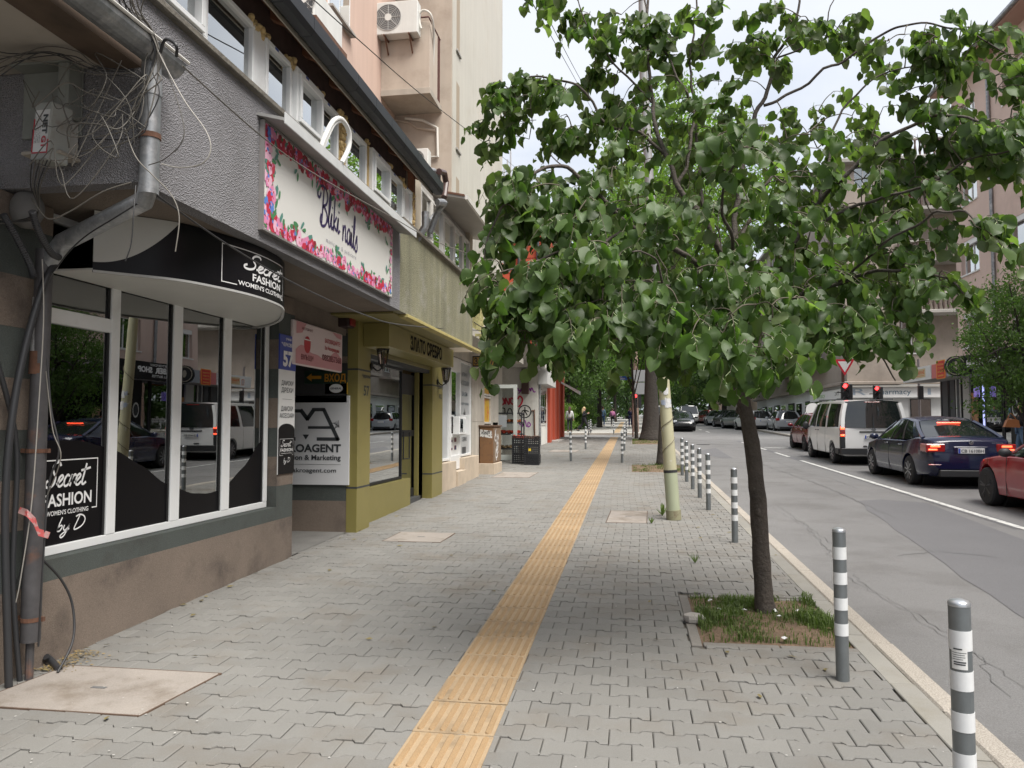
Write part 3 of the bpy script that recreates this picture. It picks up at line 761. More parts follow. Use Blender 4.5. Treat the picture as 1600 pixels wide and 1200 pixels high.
def script(mb, word, fr, a, b, w, h, sw, slant=.22, d=.004, rise=0):
 tot = sum(GLY[c][0] for c in word); k = w / tot; x = 0
 for c in word:
  adv, st = GLY[c]
  for s_ in st:
   P = [(a + (x + p[0] + p[1] * slant) * k, b + p[1] * h + rise * (x / tot)) for p in s_]
   mb.ribbon(P, sw, fr, d)
  x += adv
 return mb
def wirebox(mb, fr, a0, a1, b0, b1, t, d=.003, gaps=()):
 for q in ((a0, a1, b1 - t, b1), (a0, a0 + t, b0, b1 - t), (a1 - t, a1, b0, b1 - t), (a0 + t, a0 + (a1 - a0) * .25, b0, b0 + t), (a1 - (a1 - a0) * .08, a1 - t, b0, b0 + t)):
  mb.sheet([fr(q[0], q[2], d), fr(q[1], q[2], d), fr(q[1], q[3], d), fr(q[0], q[3], d)])
def rect(mb, fr, a0, a1, b0, b1, d=.003):
 return mb.sheet([fr(a0, b0, d), fr(a1, b0, d), fr(a1, b1, d), fr(a0, b1, d)])
def YX(px, py, X): return AX(px, py, X).y
# corner shop with the fashion window
B1 = empty('shop_building', (FAC, 6, g(6)), 'near low shop block with grey roughcast parapet above a fashion shop window', 'building')
WX = FAC - .10                                   # plane of the window frames
SILL = .757
bandz = [-.35, .62, .757, .975, 1.285, 1.59, 1.905, 2.215, 2.53, 2.84, 3.02]
def banded(y0, y1, x_out, x_in, z_from=-.35, z_to=3.02, parent=B1):
 zs = [z for z in bandz if z_from < z < z_to]; zs = [z_from] + zs + [z_to]
 zs = [z for z in zs if z != .757 or z_from >= .757 or z_to == .757]
 for k in range(len(zs) - 1):
  mid = (zs[k] + zs[k + 1]) / 2
  cl = m_brown if mid < .62 else (m_green if int((mid - .62) / .312) % 2 == 0 else m_brown)
  mb = MB(); mb.box(x_in, x_out - (.002 if k % 2 else 0), y0, y1, zs[k], zs[k + 1]); mb.build('render_band', cl, parent)
WY0, WY1 = 4.42, 7.66
banded(-6, WY0, FAC, FAC - .3)
banded(WY1 + .02, 8.07, FAC, FAC - .5)
mb = MB(); mb.box(FAC - .3, FAC, WY0, 7.68, -.35, .62); mb.build('plinth', m_brown, B1)
mb = MB(); mb.box(FAC - .3, FAC - .002, WY0, 7.68, .62, SILL); mb.build('sill_band', m_green, B1)
ymul = [(YX(165, 840, WX), YX(179, 840, WX)), (YX(265, 815, WX), YX(279, 815, WX)), (YX(345, 805, WX), YX(357, 805, WX)), (YX(411, 795, WX), WY1)]
yL = WY0
FT = 2.98
wf = MB()
wf.box(WX - .06, WX, yL, WY1 + .0, SILL + .002, SILL + .062, .004)
wf.box(WX - .06, WX, yL, yL + .05, SILL + .062, FT, .004)
for a, b in ymul: wf.box(WX - .06, WX + .003, a, b, SILL + .062, FT, .004)
wf.box(WX - .06, WX - .002, yL + .05, WY1, FT - .0, FT + .06, .004)
wf.box(WX - .06, WX + .004, yL + .05, ymul[0][0], 2.30, 2.40, .004)
frameo = wf.build('window_frame', m_pvc, B1)
panes = [(yL + .05, ymul[0][0], SILL + .062, 2.30), (yL + .05, ymul[0][0], 2.40, FT), (ymul[0][1], ymul[1][0], SILL + .062, FT), (ymul[1][1], ymul[2][0], SILL + .062, FT), (ymul[2][1], ymul[3][0], SILL + .062, FT)]
for a, b, c, d in panes:
 mb = MB(); mb.box(WX - .034, WX - .028, a - .004, b + .004, c - .004, d + .004); mb.build('pane', m_glass, frameo)
 mb = MB()
 for q in ((a, a + .012, c, d), (b - .012, b, c, d)): mb.box(WX - .027, WX - .012, *q)
 mb.build('seal', M('rubber_seal', (.03, .03, .03), .7), frameo)
def film_top(y):
 P = [(yL, 1.50), (YX(85, 688, WX), AX(85, 688, WX).z), (YX(128, 688, WX), AX(128, 688, WX).z), (YX(164, 697, WX), AX(164, 697, WX).z), (YX(186, 704, WX), AX(186, 704, WX).z), (YX(225, 727, WX), AX(225, 727, WX).z), (YX(262, 755, WX), AX(262, 755, WX).z), (YX(284, 764, WX), AX(284, 764, WX).z),
  (YX(305, 771, WX), AX(305, 771, WX).z), (YX(330, 771, WX), AX(330, 771, WX).z), (YX(346, 766, WX), AX(346, 766, WX).z), (YX(359, 757, WX), AX(359, 757, WX).z), (YX(385, 730, WX), AX(385, 730, WX).z), (YX(411, 690, WX), AX(411, 690, WX).z), (8.3, 1.6)]
 for i in range(len(P) - 1):
  if P[i][0] <= y <= P[i + 1][0]:
   t = (y - P[i][0]) / (P[i + 1][0] - P[i][0]); t = t * t * (3 - 2 * t) * .35 + t * .65
   return P[i][1] + (P[i + 1][1] - P[i][1]) * t
 return 1.5
for a, b in ((panes[0][0], panes[0][1]), (panes[2][0], panes[2][1]), (panes[3][0], panes[3][1]), (panes[4][0], panes[4][1])):
 n = 14; pts = [(WX - .026, a + (b - a) * i / n, film_top(a + (b - a) * i / n)) for i in range(n + 1)]
 mb = MB(); mb.ext([(WX - .026, a, SILL + .062)] + pts[:] + [(WX - .026, b, SILL + .062)], (.0015, 0, 0)); mb.build('black_film', m_film, frameo)
fr = FX(0, 0, WX - .0235)
y0, y1 = YX(72, 800, WX), YX(155, 800, WX)
mb = MB()
zt, zb = AX(150, 715, WX).z, AX(150, 793, WX).z
wirebox(mb, fr, y0 - .15, y1, zb, zt, .008)
script(mb, 'Secret', fr, YX(76, 750, WX), 1.20, YX(146, 740, WX) - YX(76, 750, WX) - .05, .17, .016, .25, rise=.0)
txt(mb, 'FASHION', fr, YX(71, 770, WX), 1.075, YX(147, 770, WX) - YX(71, 770, WX), .085, bold=.022)
txt(mb, "WOMEN'S CLOTHING", fr, YX(76, 790, WX), 1.015, YX(142, 786, WX) - YX(76, 790, WX), .032, bold=.012)
script(mb, 'by D', fr, YX(92, 815, WX), .90, .26, .10, .010, .25)
mb.build('lettering', M('white_print', (.78, .78, .78), .5), frameo)
mb = MB(); mb.box(FAC - 3.4, FAC - 3.3, 2, 8.1, 0, 3); mb.box(FAC - 3.3, FAC - .5, 1.9, 2.0, 0, 3); mb.box(FAC - 3.3, FAC - .3, 8.02, 8.1, 0, 3); mb.box(FAC - 3.3, FAC - .3, 2, 8.0, .02, .1); mb.box(FAC - 3.3, FAC - .2, 2, 8, 3.01, 3.03)
mb.build('shop_interior', M('shop_interior', (.36, .36, .36), .9, var=.2), B1)
mb = MB()
for y in (5.2, 6.4, 7.3):
 mb.box(FAC - 1.4, FAC - 1.36, y, y + .5, .3, 1.9, .01)
mb.build('clothes_rail', M('display_grey', (.2, .2, .21), .8), B1)
PX_ = -2.80; PZ0 = 3.03; PZ1 = 4.13; PY0 = 4.02; PY1 = 9.10
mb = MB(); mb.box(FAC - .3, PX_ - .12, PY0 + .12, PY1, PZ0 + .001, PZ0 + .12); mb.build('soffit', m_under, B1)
mb = MB(); mb.box(PX_ - .12, PX_, PY0, PY1, PZ0, PZ1); mb.box(PX_ - .12, PX_ - .001, 2.0, PY0 - .001, 3.95, PZ1); mb.build('parapet', m_rough, B1)
mb = MB(); mb.box(-4.6, PX_ - .12, PY0, PY0 + .12, PZ0, PZ1 - .1); mb.build('end_wall', m_rough, B1)
mb = MB(); mb.box(PX_ - .25, PX_ + .045, 2.0, PY1 + .002, PZ1, PZ1 + .05, .008)
mb.build('coping', M('old_coping', (.17, .155, .13), .95, var=.3, vs=5, bump=1.5, bs=30, streak=.2), B1)
mb = MB(); mb.box(FAC - 3.4, FAC - .3, -6, PY1 + 4, 3.03, 3.2); mb.build('floor_slab', m_conc, B1)
mb = MB(); mb.box(-5.0, FAC - .3, -6, 4.2, 2.4, 3.03); mb.build('wall', m_rough, B1)
UX = -2.83; UZ0, UZ1 = PZ1 + .055, 4.70
UP = lambda px: YX(px, 147 + (px - 410) * .9, UX)
mods = [(3.0, 3.9, 'f'), (4.0, UP(316), 's'), (UP(320), UP(398), 'f'), (UP(416), UP(456), 'f'), (UP(458.5), UP(501), 's'), (UP(503), UP(529), 'f'), (UP(541), UP(573), 'f'), (UP(578), UP(607), 's'), (UP(608.5), UP(630), 'f'), (UP(631), 9.75, 'b')]
for a, b, k in mods:
 fw = .038; mb = MB()
 xo = UX + (.03 if k == 's' else 0)
 mb.box(xo - .07, xo, a, b, UZ0, UZ0 + fw, .004); mb.box(xo - .07, xo, a, b, UZ1 - fw, UZ1, .004)
 mb.box(xo - .07, xo, a, a + fw, UZ0 + fw, UZ1 - fw, .004); mb.box(xo - .07, xo, b - fw, b, UZ0 + fw, UZ1 - fw, .004)
 if k == 's':
  i = fw + .006
  for q in ((a + i, b - i, UZ0 + i, UZ0 + i + .04), (a + i, b - i, UZ1 - i - .04, UZ1 - i), (a + i, a + i + .04, UZ0 + i + .04, UZ1 - i - .04), (b - i - .04, b - i, UZ0 + i + .04, UZ1 - i - .04)): mb.box(xo - .05, xo + .018, *q, .004)
 w = mb.build('window_frame', m_pvc, B1)
 mb = MB(); mb.box(xo - .045, xo - .038, a + fw, b - fw, UZ0 + fw, UZ1 - fw); mb.build('pane' if k != 'b' else 'white_panel', m_gl2 if k != 'b' else m_wht, w)
 mb = MB()
 for q in ((a + .05, a + .052), ): pass
 for t in range(1):
  zc = UZ1 - fw / 2 - .008; yy = a + (b - a) * (.3 + .4 * t)
  mb.box(xo, xo + .0015, yy, yy + .06, zc, zc + .02)
 mb.build('protective_film_label', M('blue_film', (.05, .08, .3), .5), w)
for a, b in [(mods[i][1] + .001, mods[i + 1][0] - .001) for i in range(len(mods) - 1)]:
 if b - a > .02: mb = MB(); mb.box(UX - .09, UX - .012, a, b, UZ0, UZ1); mb.build('filler_post', m_pvc if b - a < .08 or a < 6 else m_foam, B1)
fo = random.Random(4); mb = MB()
for i in range(150):
 y = fo.choice([UP(q) for q in (318, 400, 408, 457, 502, 535, 538, 576, 608, 630)]) + fo.gauss(0, .05); mb.ball((UX - .03 + fo.uniform(-.02, .03), y, UZ1 + fo.uniform(-.03, .05)), fo.uniform(.012, .035), 6, 4)
for i in range(60): mb.ball((UX - .01 + fo.uniform(-.02, .015), UP(535) + fo.gauss(0, .03), fo.uniform(UZ0 + .05, UZ1)), fo.uniform(.015, .03), 6, 4)
for i in range(60): mb.ball((UX - .01 + fo.uniform(-.02, .015), 9.78 + fo.gauss(0, .02), fo.uniform(UZ0, UZ1)), fo.uniform(.015, .035), 6, 4)
mb.build('expanding_foam', m_foam, B1, smooth=True, kind='stuff')
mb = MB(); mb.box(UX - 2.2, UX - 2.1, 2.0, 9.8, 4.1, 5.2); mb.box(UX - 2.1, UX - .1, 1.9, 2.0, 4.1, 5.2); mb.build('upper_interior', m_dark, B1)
mb = MB(); mb.box(UX - .09, UX - .01, 9.80, 9.9, PZ1 + .05, 5.0); mb.build('wall_stub', m_wood, B1)
GX = -2.60; GZ = 4.82; EY0, EY1 = -2.0, 10.2
def er(x): return GZ + .08 + (GX - x) * .42          # underside of the roof boards at x
mb = MB(); mb.ext([(GX - .02, EY0, er(GX)), (-4.6, EY0, er(-4.6)), (-4.6, EY0, er(-4.6) + .03), (GX - .02, EY0, er(GX) + .03)], (0, EY1 - EY0, 0)); mb.build('roof_boarding', m_wood, B1)
mb = MB(); mb.ext([(GX + .02, EY0, er(GX) + .032), (-4.6, EY0, er(-4.6) + .032), (-4.6, EY0, er(-4.6) + .08), (GX + .02, EY0, er(GX) + .08)], (0, EY1 - EY0, 0)); mb.build('roof_tiles', M('roof_tile', (.22, .085, .06), .9, var=.3, vs=6), B1)
y = EY0 + .3
while y < EY1 - .2:
 mb = MB(); mb.ext([(GX - .06, y, er(GX) - .07), (UX - .3, y, er(UX - .3) - .07), (UX - .3, y, er(UX - .3)), (GX - .06, y, er(GX))], (0, .07, 0)); mb.build('rafter', m_wood, B1); y += .62
mb = MB(); mb.box(UX - .12, UX - .05, EY0, 9.6, UZ1 + .01, er(UX) - .001); mb.build('wall_plate', M('old_board', (.06, .035, .03), .9, var=.4, vs=8), B1)
y = EY0
while y < EY1:
 y2 = min(y + .52, EY1); mb = MB(); e = .003
 P = [(GX - .07, GZ + .10), (GX - .07, GZ + .0), (GX - .03, GZ - .03), (GX + .05, GZ - .03), (GX + .075, GZ + .02), (GX + .075, GZ + .13), (GX + .06, GZ + .13), (GX + .06, GZ + .03), (GX - .055, GZ + .03), (GX - .055, GZ + .10)]
 mb.ext([(x, y + e, z) for x, z in P], (0, y2 - y - 2 * e, 0)); mb.build('gutter_section', m_blackmetal, B1); y = y2
mb = MB(); mb.box(GX - .085, GX - .073, EY0, EY1, GZ - .035, GZ + .01); mb.build('fascia_strip', M('pale_fascia', (.36, .33, .28), .8), B1)
NY0, NY1 = YX(411, 300, -2.77), YX(612, 400, -2.77)
mb = MB(); FO = -2.585
mb.ext([(PX_ + .001, NY0 - .06, 3.985), (FO, NY0 - .06, 3.93), (FO, NY0 - .06, 3.955), (PX_ + .001, NY0 - .06, 4.01)], (0, NY1 - NY0 + .45, 0)); mb.build('drip_flashing', M('grey_flashing', (.33, .33, .32), .6, metal=.1, var=.2, vs=4, streak=.2), B1)
mb = MB(); y = NY0 - .05
while y < NY1 + .35:
 mb.box(FO - .001, FO + .012, y + .003, min(y + 1.2, NY1 + .37) - .003, 3.91, 4.0, .002); y += 1.2
mb.build('flashing_edge', M('light_flashing', (.52, .53, .53), .5, var=.1, vs=6), B1)
# nail studio board
SX = PX_ + .035
bz0, bz1 = 3.125, 3.955
NB = empty('nail_studio_sign', (SX, NY0, bz0), 'long white floral nail studio board on the grey parapet', 'sign')
mb = MB(); mb.box(PX_ + .002, SX, NY0, NY1, bz0, bz1, .002); mb.build('panel', M('board_white', (.70, .69, .66), .45, var=.02), NB)
mb = MB()
for q in ((NY0 - .014, NY0, bz0 - .014, bz1 + .014), (NY1, NY1 + .014, bz0 - .014, bz1 + .014), (NY0, NY1, bz0 - .014, bz0), (NY0, NY1, bz1, bz1 + .014)): mb.box(PX_ + .001, SX + .006, *q)
mb.build('edge_trim', M('alu_trim', (.35, .33, .32), .4, metal=.5), NB)
fr = FX(NY0, bz0, SX); BW, BHt = NY1 - NY0, bz1 - bz0
fl = random.Random(21)
cols = {'red': (.52, .025, .06), 'dark_red': (.26, .012, .03), 'pink': (.70, .24, .42), 'pale_pink': (.78, .45, .58), 'blue': (.10, .22, .60), 'leaf': (.06, .22, .09), 'teal_leaf': (.09, .24, .20), 'plum': (.16, .03, .16)}
FM = {k: MB() for k in cols}
def blob(k, a, b, r, d, el=1.0, n=9):
 ph = fl.uniform(0, 6.3); P = []
 for i in range(n):
  t = 2 * pi * i / n; rr_ = r * fl.uniform(.62, 1.15); x, y = rr_ * cos(t), rr_ * sin(t) * el
  P.append((min(BW - .004, max(.004, a + x * cos(ph) - y * sin(ph))), min(BHt - .004, max(.004, b + x * sin(ph) + y * cos(ph)))))
 c = (min(BW - .004, max(.004, a)), min(BHt - .004, max(.004, b)))
 FM[k].add([fr(c[0], c[1], d)] + [fr(x, y, d) for x, y in P], [(0, i + 1, (i + 1) % n + 1) for i in range(n)])
LY = [0]
def D():
 LY[0] += 1; return .0012 + LY[0] * .0000045
def flower(a, b, r, pal):
 for i in range(3):
  blob(fl.choice(['leaf', 'teal_leaf', 'leaf']), a + fl.uniform(-1.1, 1.1) * r, b + fl.uniform(-1.1, 1.1) * r, r * .55, D(), .42)
 for i in range(5):
  t = 2 * pi * i / 5 + fl.uniform(0, 1); blob(fl.choice(pal), a + r * .5 * cos(t), b + r * .5 * sin(t), r * .55, D(), .8)
 for i in range(4):
  t = 2 * pi * i / 4 + fl.uniform(0, 1); blob(fl.choice(['dark_red', 'red', 'plum', 'pink', 'blue']), a + r * .35 * cos(t), b + r * .35 * sin(t), r * .22, D(), .4)
 blob(fl.choice(['blue', 'dark_red', 'blue', 'pale_pink']), a, b, r * .2, D())
RED = ['red', 'red', 'red', 'dark_red', 'pink']; PNK = ['pink', 'pale_pink', 'pink', 'red', 'pale_pink']; BL = ['blue', 'pink', 'red', 'pale_pink']
a = .06
while a < BW:
 flower(a, BHt - fl.uniform(.02, .09) - (.04 if fl.random() < .4 else 0), fl.uniform(.075, .115), RED if fl.random() < .75 else PNK); a += fl.uniform(.075, .12)
a = .05
while a < BW:
 flower(a, fl.uniform(.03, .10), fl.uniform(.065, .105), PNK if fl.random() < .6 else (RED if fl.random() < .5 else BL)); a += fl.uniform(.09, .14)
b = .12
while b < BHt:
 flower(fl.uniform(.04, .13), b, fl.uniform(.065, .10), PNK if fl.random() < .6 else BL); flower(BW - fl.uniform(.03, .09), b, fl.uniform(.04, .07), PNK if fl.random() < .6 else RED); b += fl.uniform(.085, .13)
for a, b in ((.22, .36), (.30, .16), (.2, .62), (BW - .22, .3), (BW - .25, .62), (.55, .62), (1.0, .66), (2.35, .64), (.7, .2), (1.5, .18), (2.2, .17)):
 blob('teal_leaf', a, b, .05, D(), .4); blob('leaf', a + .04, b - .03, .05, D(), .35)
for k in cols: FM[k].build('flower_print', M('print_' + k, cols[k], .5), NB, recalc=False, kind='stuff')
mb = MB(); x0 = YX(497, 330, SX) - NY0; x1 = YX(557, 370, SX) - NY0
script(mb, 'Bliki', fr, x0 + .06, .33, (x1 - x0) * .46, .34, .026, .08); script(mb, 'nails', fr, x0 + (x1 - x0) * .60, .29, (x1 - x0) * .44, .36, .025, .05, rise=-.03)
mb.build('lettering', M('navy_ink', (.03, .015, .09), .5), NB)
mb = MB(); txt(mb, 'm a n i c u r e   &   p e d i c u r e', fr, YX(508, 375, SX) - NY0 + .02, .185, YX(555, 395, SX) - YX(508, 375, SX), .045, d=.003); mb.build('small_lettering', M('grey_ink', (.25, .24, .3), .6), NB)
# curved awning of the fashion shop
AWP = [(-3.46, 4.50), (-3.31, 4.65), (-3.09, 4.88), (-2.96, 5.22), (-2.89, 5.55), (-2.885, 5.86), (-2.93, 6.15), (-3.08, 6.5), (-3.3, 6.9), (-3.56, 7.22), (-3.78, 7.4)]
AWC = catmull(AWP, 6); AZ0, AZ1 = 2.62, 3.025
AWL = [0]
for i in range(len(AWC) - 1): AWL.append(AWL[-1] + (AWC[i + 1] - AWC[i]).length)
def aws(u, b, d=0):
 u = max(0, min(AWL[-1] - 1e-6, u))
 for i in range(len(AWL) - 1):
  if u <= AWL[i + 1]:
   t = (u - AWL[i]) / (AWL[i + 1] - AWL[i]); p = AWC[i].lerp(AWC[i + 1], t); q = (AWC[i + 1] - AWC[i]).normalized(); n = V((q.y, -q.x))
   return V((p.x + n.x * d, p.y + n.y * d, AZ0 + b))
AW = empty('fashion_awning', (-3.5, 6.5, AZ0), 'curved black and grey fascia sign bulging over the fashion shop window', 'awning')
n = 60; H_ = AZ1 - AZ0
mb = MB(); vs = []
for i in range(n + 1):
 u = AWL[-1] * i / n
 vs += [aws(u, 0, 0), aws(u, H_, 0), aws(u, H_, -.02), aws(u, 0, -.02)]
mb.add(vs, [(4 * i + a_, 4 * i + (a_ + 1) % 4, 4 * i + 4 + (a_ + 1) % 4, 4 * i + 4 + a_) for i in range(n) for a_ in range(4)])
mb.build('fascia', m_blackp, AW, smooth=True)
mb = MB(); pts = [aws(AWL[-1] * i / n, .012, -.004) for i in range(n + 1)] + [V((-3.80, 7.42, AZ0 + .012)), V((-3.80, 4.50, AZ0 + .012))]
mb.ext(pts, (0, 0, .012)); mb.build('underside', M('awning_underside', (.60, .60, .57), .5, var=.05, streak=.05), AW)
mb = MB(); vs = []
for i in range(n + 1):
 u = AWL[-1] * i / n
 vs += [aws(u, -.004, .004), aws(u, .012, .004), aws(u, .012, -.022), aws(u, -.004, -.022)]
mb.add(vs, [(4 * i + a_, 4 * i + (a_ + 1) % 4, 4 * i + 4 + (a_ + 1) % 4, 4 * i + 4 + a_) for i in range(n) for a_ in range(4)])
mb.build('rim', M('awning_rim', (.45, .45, .44), .5), AW, smooth=True)
ue = .53; mb = MB(); n2 = 24; vs = []
for i in range(n2 + 1):
 u = ue * i / n2; t = i / n2
 lo = H_ * (.16 + .84 * t ** 2.0)
 vs += [aws(u, lo, .0022), aws(u, H_, .0022)]
mb.add(vs, [(2 * i, 2 * i + 2, 2 * i + 3, 2 * i + 1) for i in range(n2)]); mb.build('pale_panel', M('pale_grey_print', (.50, .50, .475), .5), AW)
ux0, ux1 = AWL[-1] * .263, AWL[-1] * .5415
mb = MB()
def seg_rect(mb, f_, a0, a1, b0, b1, d=.0025, k=12):
 for i in range(k):
  p, q = a0 + (a1 - a0) * i / k, a0 + (a1 - a0) * (i + 1) / k; mb.sheet([f_(p, b0, d), f_(q, b0, d), f_(q, b1, d), f_(p, b1, d)])
seg_rect(mb, aws, ux0, ux1, .335, .342); seg_rect(mb, aws, ux0, ux0 + .007, .06, .335, k=1); seg_rect(mb, aws, ux1 - .007, ux1, .06, .335, k=1)
seg_rect(mb, aws, ux0, ux0 + .16, .053, .06); seg_rect(mb, aws, ux1 - .05, ux1, .053, .06)
script(mb, 'Secret', aws, ux0 + .24, .195, .60, .125, .017, .25)
txt(mb, 'FASHION', aws, ux0 + .34, .118, .50, .058, bold=.022, d=.003)
txt(mb, "WOMEN'S CLOTHING", aws, ux0 + .17, .060, .74, .036, bold=.016, d=.003)
mb.build('lettering', M('white_print', (.78, .78, .78), .5), AW)
# street number column sign
CX_ = FAC + .012
ya, yb = YX(434, 740, CX_), YX(459, 740, CX_)
zt, zb_ = AX(449, 524, CX_).z, AX(446, 740, CX_).z
ND = empty('house_number_sign', (CX_, ya, zb_), 'tall narrow sign on the pillar with blue plate 57 above a white and black panel', 'sign')
zblue = AX(447, 578, CX_).z; zblk = AX(446, 672, CX_).z
mb = MB(); mb.box(FAC + .001, CX_, ya, yb, zb_, zblue - .001); mb.build('panel', m_wht, ND)
mb = MB(); mb.box(FAC + .001, CX_ + .003, ya - .005, yb + .005, zblue, zt, .002); mb.build('number_plate', M('enamel_blue', (.018, .045, .30), .3), ND)
fr = FX(ya, zb_, CX_); w = yb - ya; hz = zblk - zb_
mb = MB(); P = [(0.0, 0.0), (w, 0.0), (w, hz)] + [(w / 2 + w / 2 * cos(t), hz + .07 * sin(t)) for t in [pi * i / 12 for i in range(1, 12)]] + [(0, hz)]
mb.ext([fr(x, y, .0) for x, y in P], (.0015, 0, 0)); mb.build('black_panel', m_film, ND)
mb = MB(); fb = FX(ya, zblue, CX_ + .0045); hb = zt - zblue
txt(mb, 'улица', fb, w / 2, hb * .86, w * .34, hb * .07, bold=.02, align='C'); txt(mb, '"ЧЕРКОВНА"', fb, w / 2, hb * .67, w * .86, hb * .10, bold=.02, align='C'); txt(mb, '57', fb, w / 2, hb * .12, w * .66, hb * .42, bold=.045, align='C')
wirebox(mb, fr, w * .08, w * .92, hz * .42, hz * .80, .003, .0025)
script(mb, 'Secret', fr, w * .16, hz * .62, w * .60, hz * .15, .007, .25, .003); txt(mb, 'FASHION', fr, w / 2, hz * .51, w * .74, hz * .075, bold=.02, align='C', d=.003)
txt(mb, "WOMEN'S CLOTHING", fr, w / 2, hz * .455, w * .66, hz * .025, align='C', d=.003); script(mb, 'by D', fr, w * .30, hz * .26, w * .40, hz * .11, .005, .25, .003)
mb.build('white_lettering', M('white_print', (.78, .78, .78), .5), ND)
mb = MB(); zz = lambda py: AX(447, py, CX_).z - zb_
for s_, py in (('ДАМСКИ', 602), ('ДРЕХИ', 613), ('ДАМСКИ', 642), ('АКСЕСОАРИ', 653)): txt(mb, s_, fr, w / 2, zz(py), w * (.9 if len(s_) > 7 else .74), .050, bold=.014, align='C', d=.002)
rect(mb, fr, w * .2, w * .8, zz(624), zz(624) + .003, .002)
mb.build('black_lettering', m_ink, ND)
# passage with signs
mb = MB(); mb.box(-7.5, FAC - .5, 8.0, 8.068, -.35, 3.03); mb.build('passage_wall', m_brown, B1)
PYB = 9.72
B2 = empty('jewellery_shop_building', (FAC, 12, g(12)), 'low building beyond the passage with an olive green jewellery shop front', 'building')
banded(PYB + .02, PYB + .42, FAC - .02, -5.6, -.35, 3.02, B2)
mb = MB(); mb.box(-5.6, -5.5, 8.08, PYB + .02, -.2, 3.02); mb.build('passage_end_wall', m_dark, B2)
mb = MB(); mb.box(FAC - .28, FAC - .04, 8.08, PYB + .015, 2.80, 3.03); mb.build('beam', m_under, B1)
mb = MB(); slope_sheet(mb, -5.5, FAC - .02, 8.08, PYB + .02, .005); mb.build('passage_floor', M('passage_concrete', (.16, .155, .145), .9, var=.2, vs=3, fine=.2), sidewalk, kind='structure')
def AYb(px, py): return AY(px, py, PYB)
a = AYb(546.5, 618); b = AYb(545, 758)
MK = empty('marketing_board', (a.x - .6, PYB, b.z), 'white marketing agency board with a black geometric logo in the passage', 'sign')
x1 = a.x; x0 = x1 - 1.24
mb = MB(); mb.box(x0, x1, PYB - .006, PYB + .018, b.z, a.z, .001); mb.build('panel', M('board_matt_white', (.66, .665, .68), .6, var=.04, vs=2), MK)
fr = FY(x0, b.z, PYB - .0065)
sx = lambda px: AYb(px, 700).x - x0
sz = lambda py: AYb(500, py).z - b.z
mb = MB()
def bar(mb, p, q, t):
 p, q = V(p), V(q); d = (q - p).normalized(); n = V((-d.y, d.x)) * t / 2; mb.sheet([fr(*(p - n), .002), fr(*(q - n), .002), fr(*(q + n), .002), fr(*(p + n), .002)])
T = .045
L_ = sx(440)
bar(mb, (sx(452), sz(642)), (sx(471), sz(642)), T); bar(mb, (sx(469), sz(640)), (sx(481), sz(656)), T * 1.2); bar(mb, (sx(479), sz(656)), (sx(490), sz(640)), T * 1.2)
bar(mb, (sx(487), sz(640)), (sx(507), sz(640)), T); bar(mb, (sx(505), sz(639)), (sx(529), sz(688)), T * 1.1); bar(mb, (sx(481), sz(668)), (sx(518), sz(668)), T * .8)
bar(mb, (sx(495), sz(686)), (sx(530), sz(686)), T); bar(mb, (sx(440), sz(686)), (sx(462), sz(686)), T)
mb.sheet([fr(sx(473), sz(679), .002), fr(sx(483), sz(679), .002), fr(sx(478), sz(687), .002)])
mb.build('logo', m_ink, MK)
mb = MB(); txt(mb, 'MAKROAGENT', fr, sx(533), sz(706), 1.04, .103, bold=.035, align='R'); txt(mb, 'Automation & Marketing', fr, sx(533), sz(718.5), 1.03, .068, bold=.022, align='R')
rect(mb, fr, .1, sx(533), sz(726), sz(726) + .004, .002); txt(mb, 'www.makroagent.com', fr, sx(526), sz(738), .93, .058, bold=.012, align='R')
txt(mb, 'ул. Черковна', fr, sx(498), sz(621.5), .2, .016); mb.ribbon([(sx(520), sz(620)), (sx(523), sz(622)), (sx(526), sz(619)), (sx(530), sz(622)), (sx(534), sz(620))], .006, fr, .002)
for k in range(5): mb.ribbon([(sx(519 + k * 2.4), sz(661 - k)), (sx(525 + k * 1.2), sz(664 + k)), (sx(521 + 2 * k), sz(672 - k * 2))], .006, fr, .002)
mb.build('lettering', m_ink, MK)
p0, p1 = AYb(508, 615.5), AYb(545, 597.5)
YP = empty('yellow_plaque', (p0.x, PYB, p0.z), 'small yellow plaque with a black emblem below the exit sign', 'plaque')
mb = MB(); mb.box(p0.x, p1.x - .02, PYB - .006, PYB + .018, p0.z, p1.z, .001); mb.build('plate', M('plaque_yellow', (.66, .40, .03), .5), YP)
fr = FY(p0.x, p0.z, PYB - .0065); w, h = p1.x - p0.x - .02, p1.z - p0.z
mb = MB(); mb.disc(fr, w * .5, h * .48, w * .30, 16, .001, .003, .65); mb.build('emblem', m_wht, YP)
mb = MB(); rect(mb, fr, w * .2, w * .8, h * .34, h * .62, .004); mb.build('emblem_band', m_wht, YP); mb = MB(); txt(mb, 'GENERAL', fr, w * .5, h * .40, w * .52, h * .16, bold=.03, align='C', d=.005); mb.build('lettering', m_ink, YP)
p0, p1 = AYb(476, 600), AYb(546, 579)
EX = empty('entrance_sign', (p0.x, PYB, p0.z), 'dark green strip reading ВХОД in gold with an arrow pointing left', 'sign')
mb = MB(); mb.box(p0.x - .3, p1.x - .03, PYB - .006, PYB + .018, p0.z - .25, p1.z + .1, .001); mb.build('backing', m_dark, EX)
mb = MB(); mb.box(p0.x, p1.x - .03, PYB - .010, PYB - .006, p0.z, p1.z, .001); mb.build('plate', M('sign_dark_green', (.012, .035, .022), .4), EX)
fr = FY(p0.x, p0.z, PYB - .0105); mb = MB(); w, h = p1.x - p0.x - .03, p1.z - p0.z
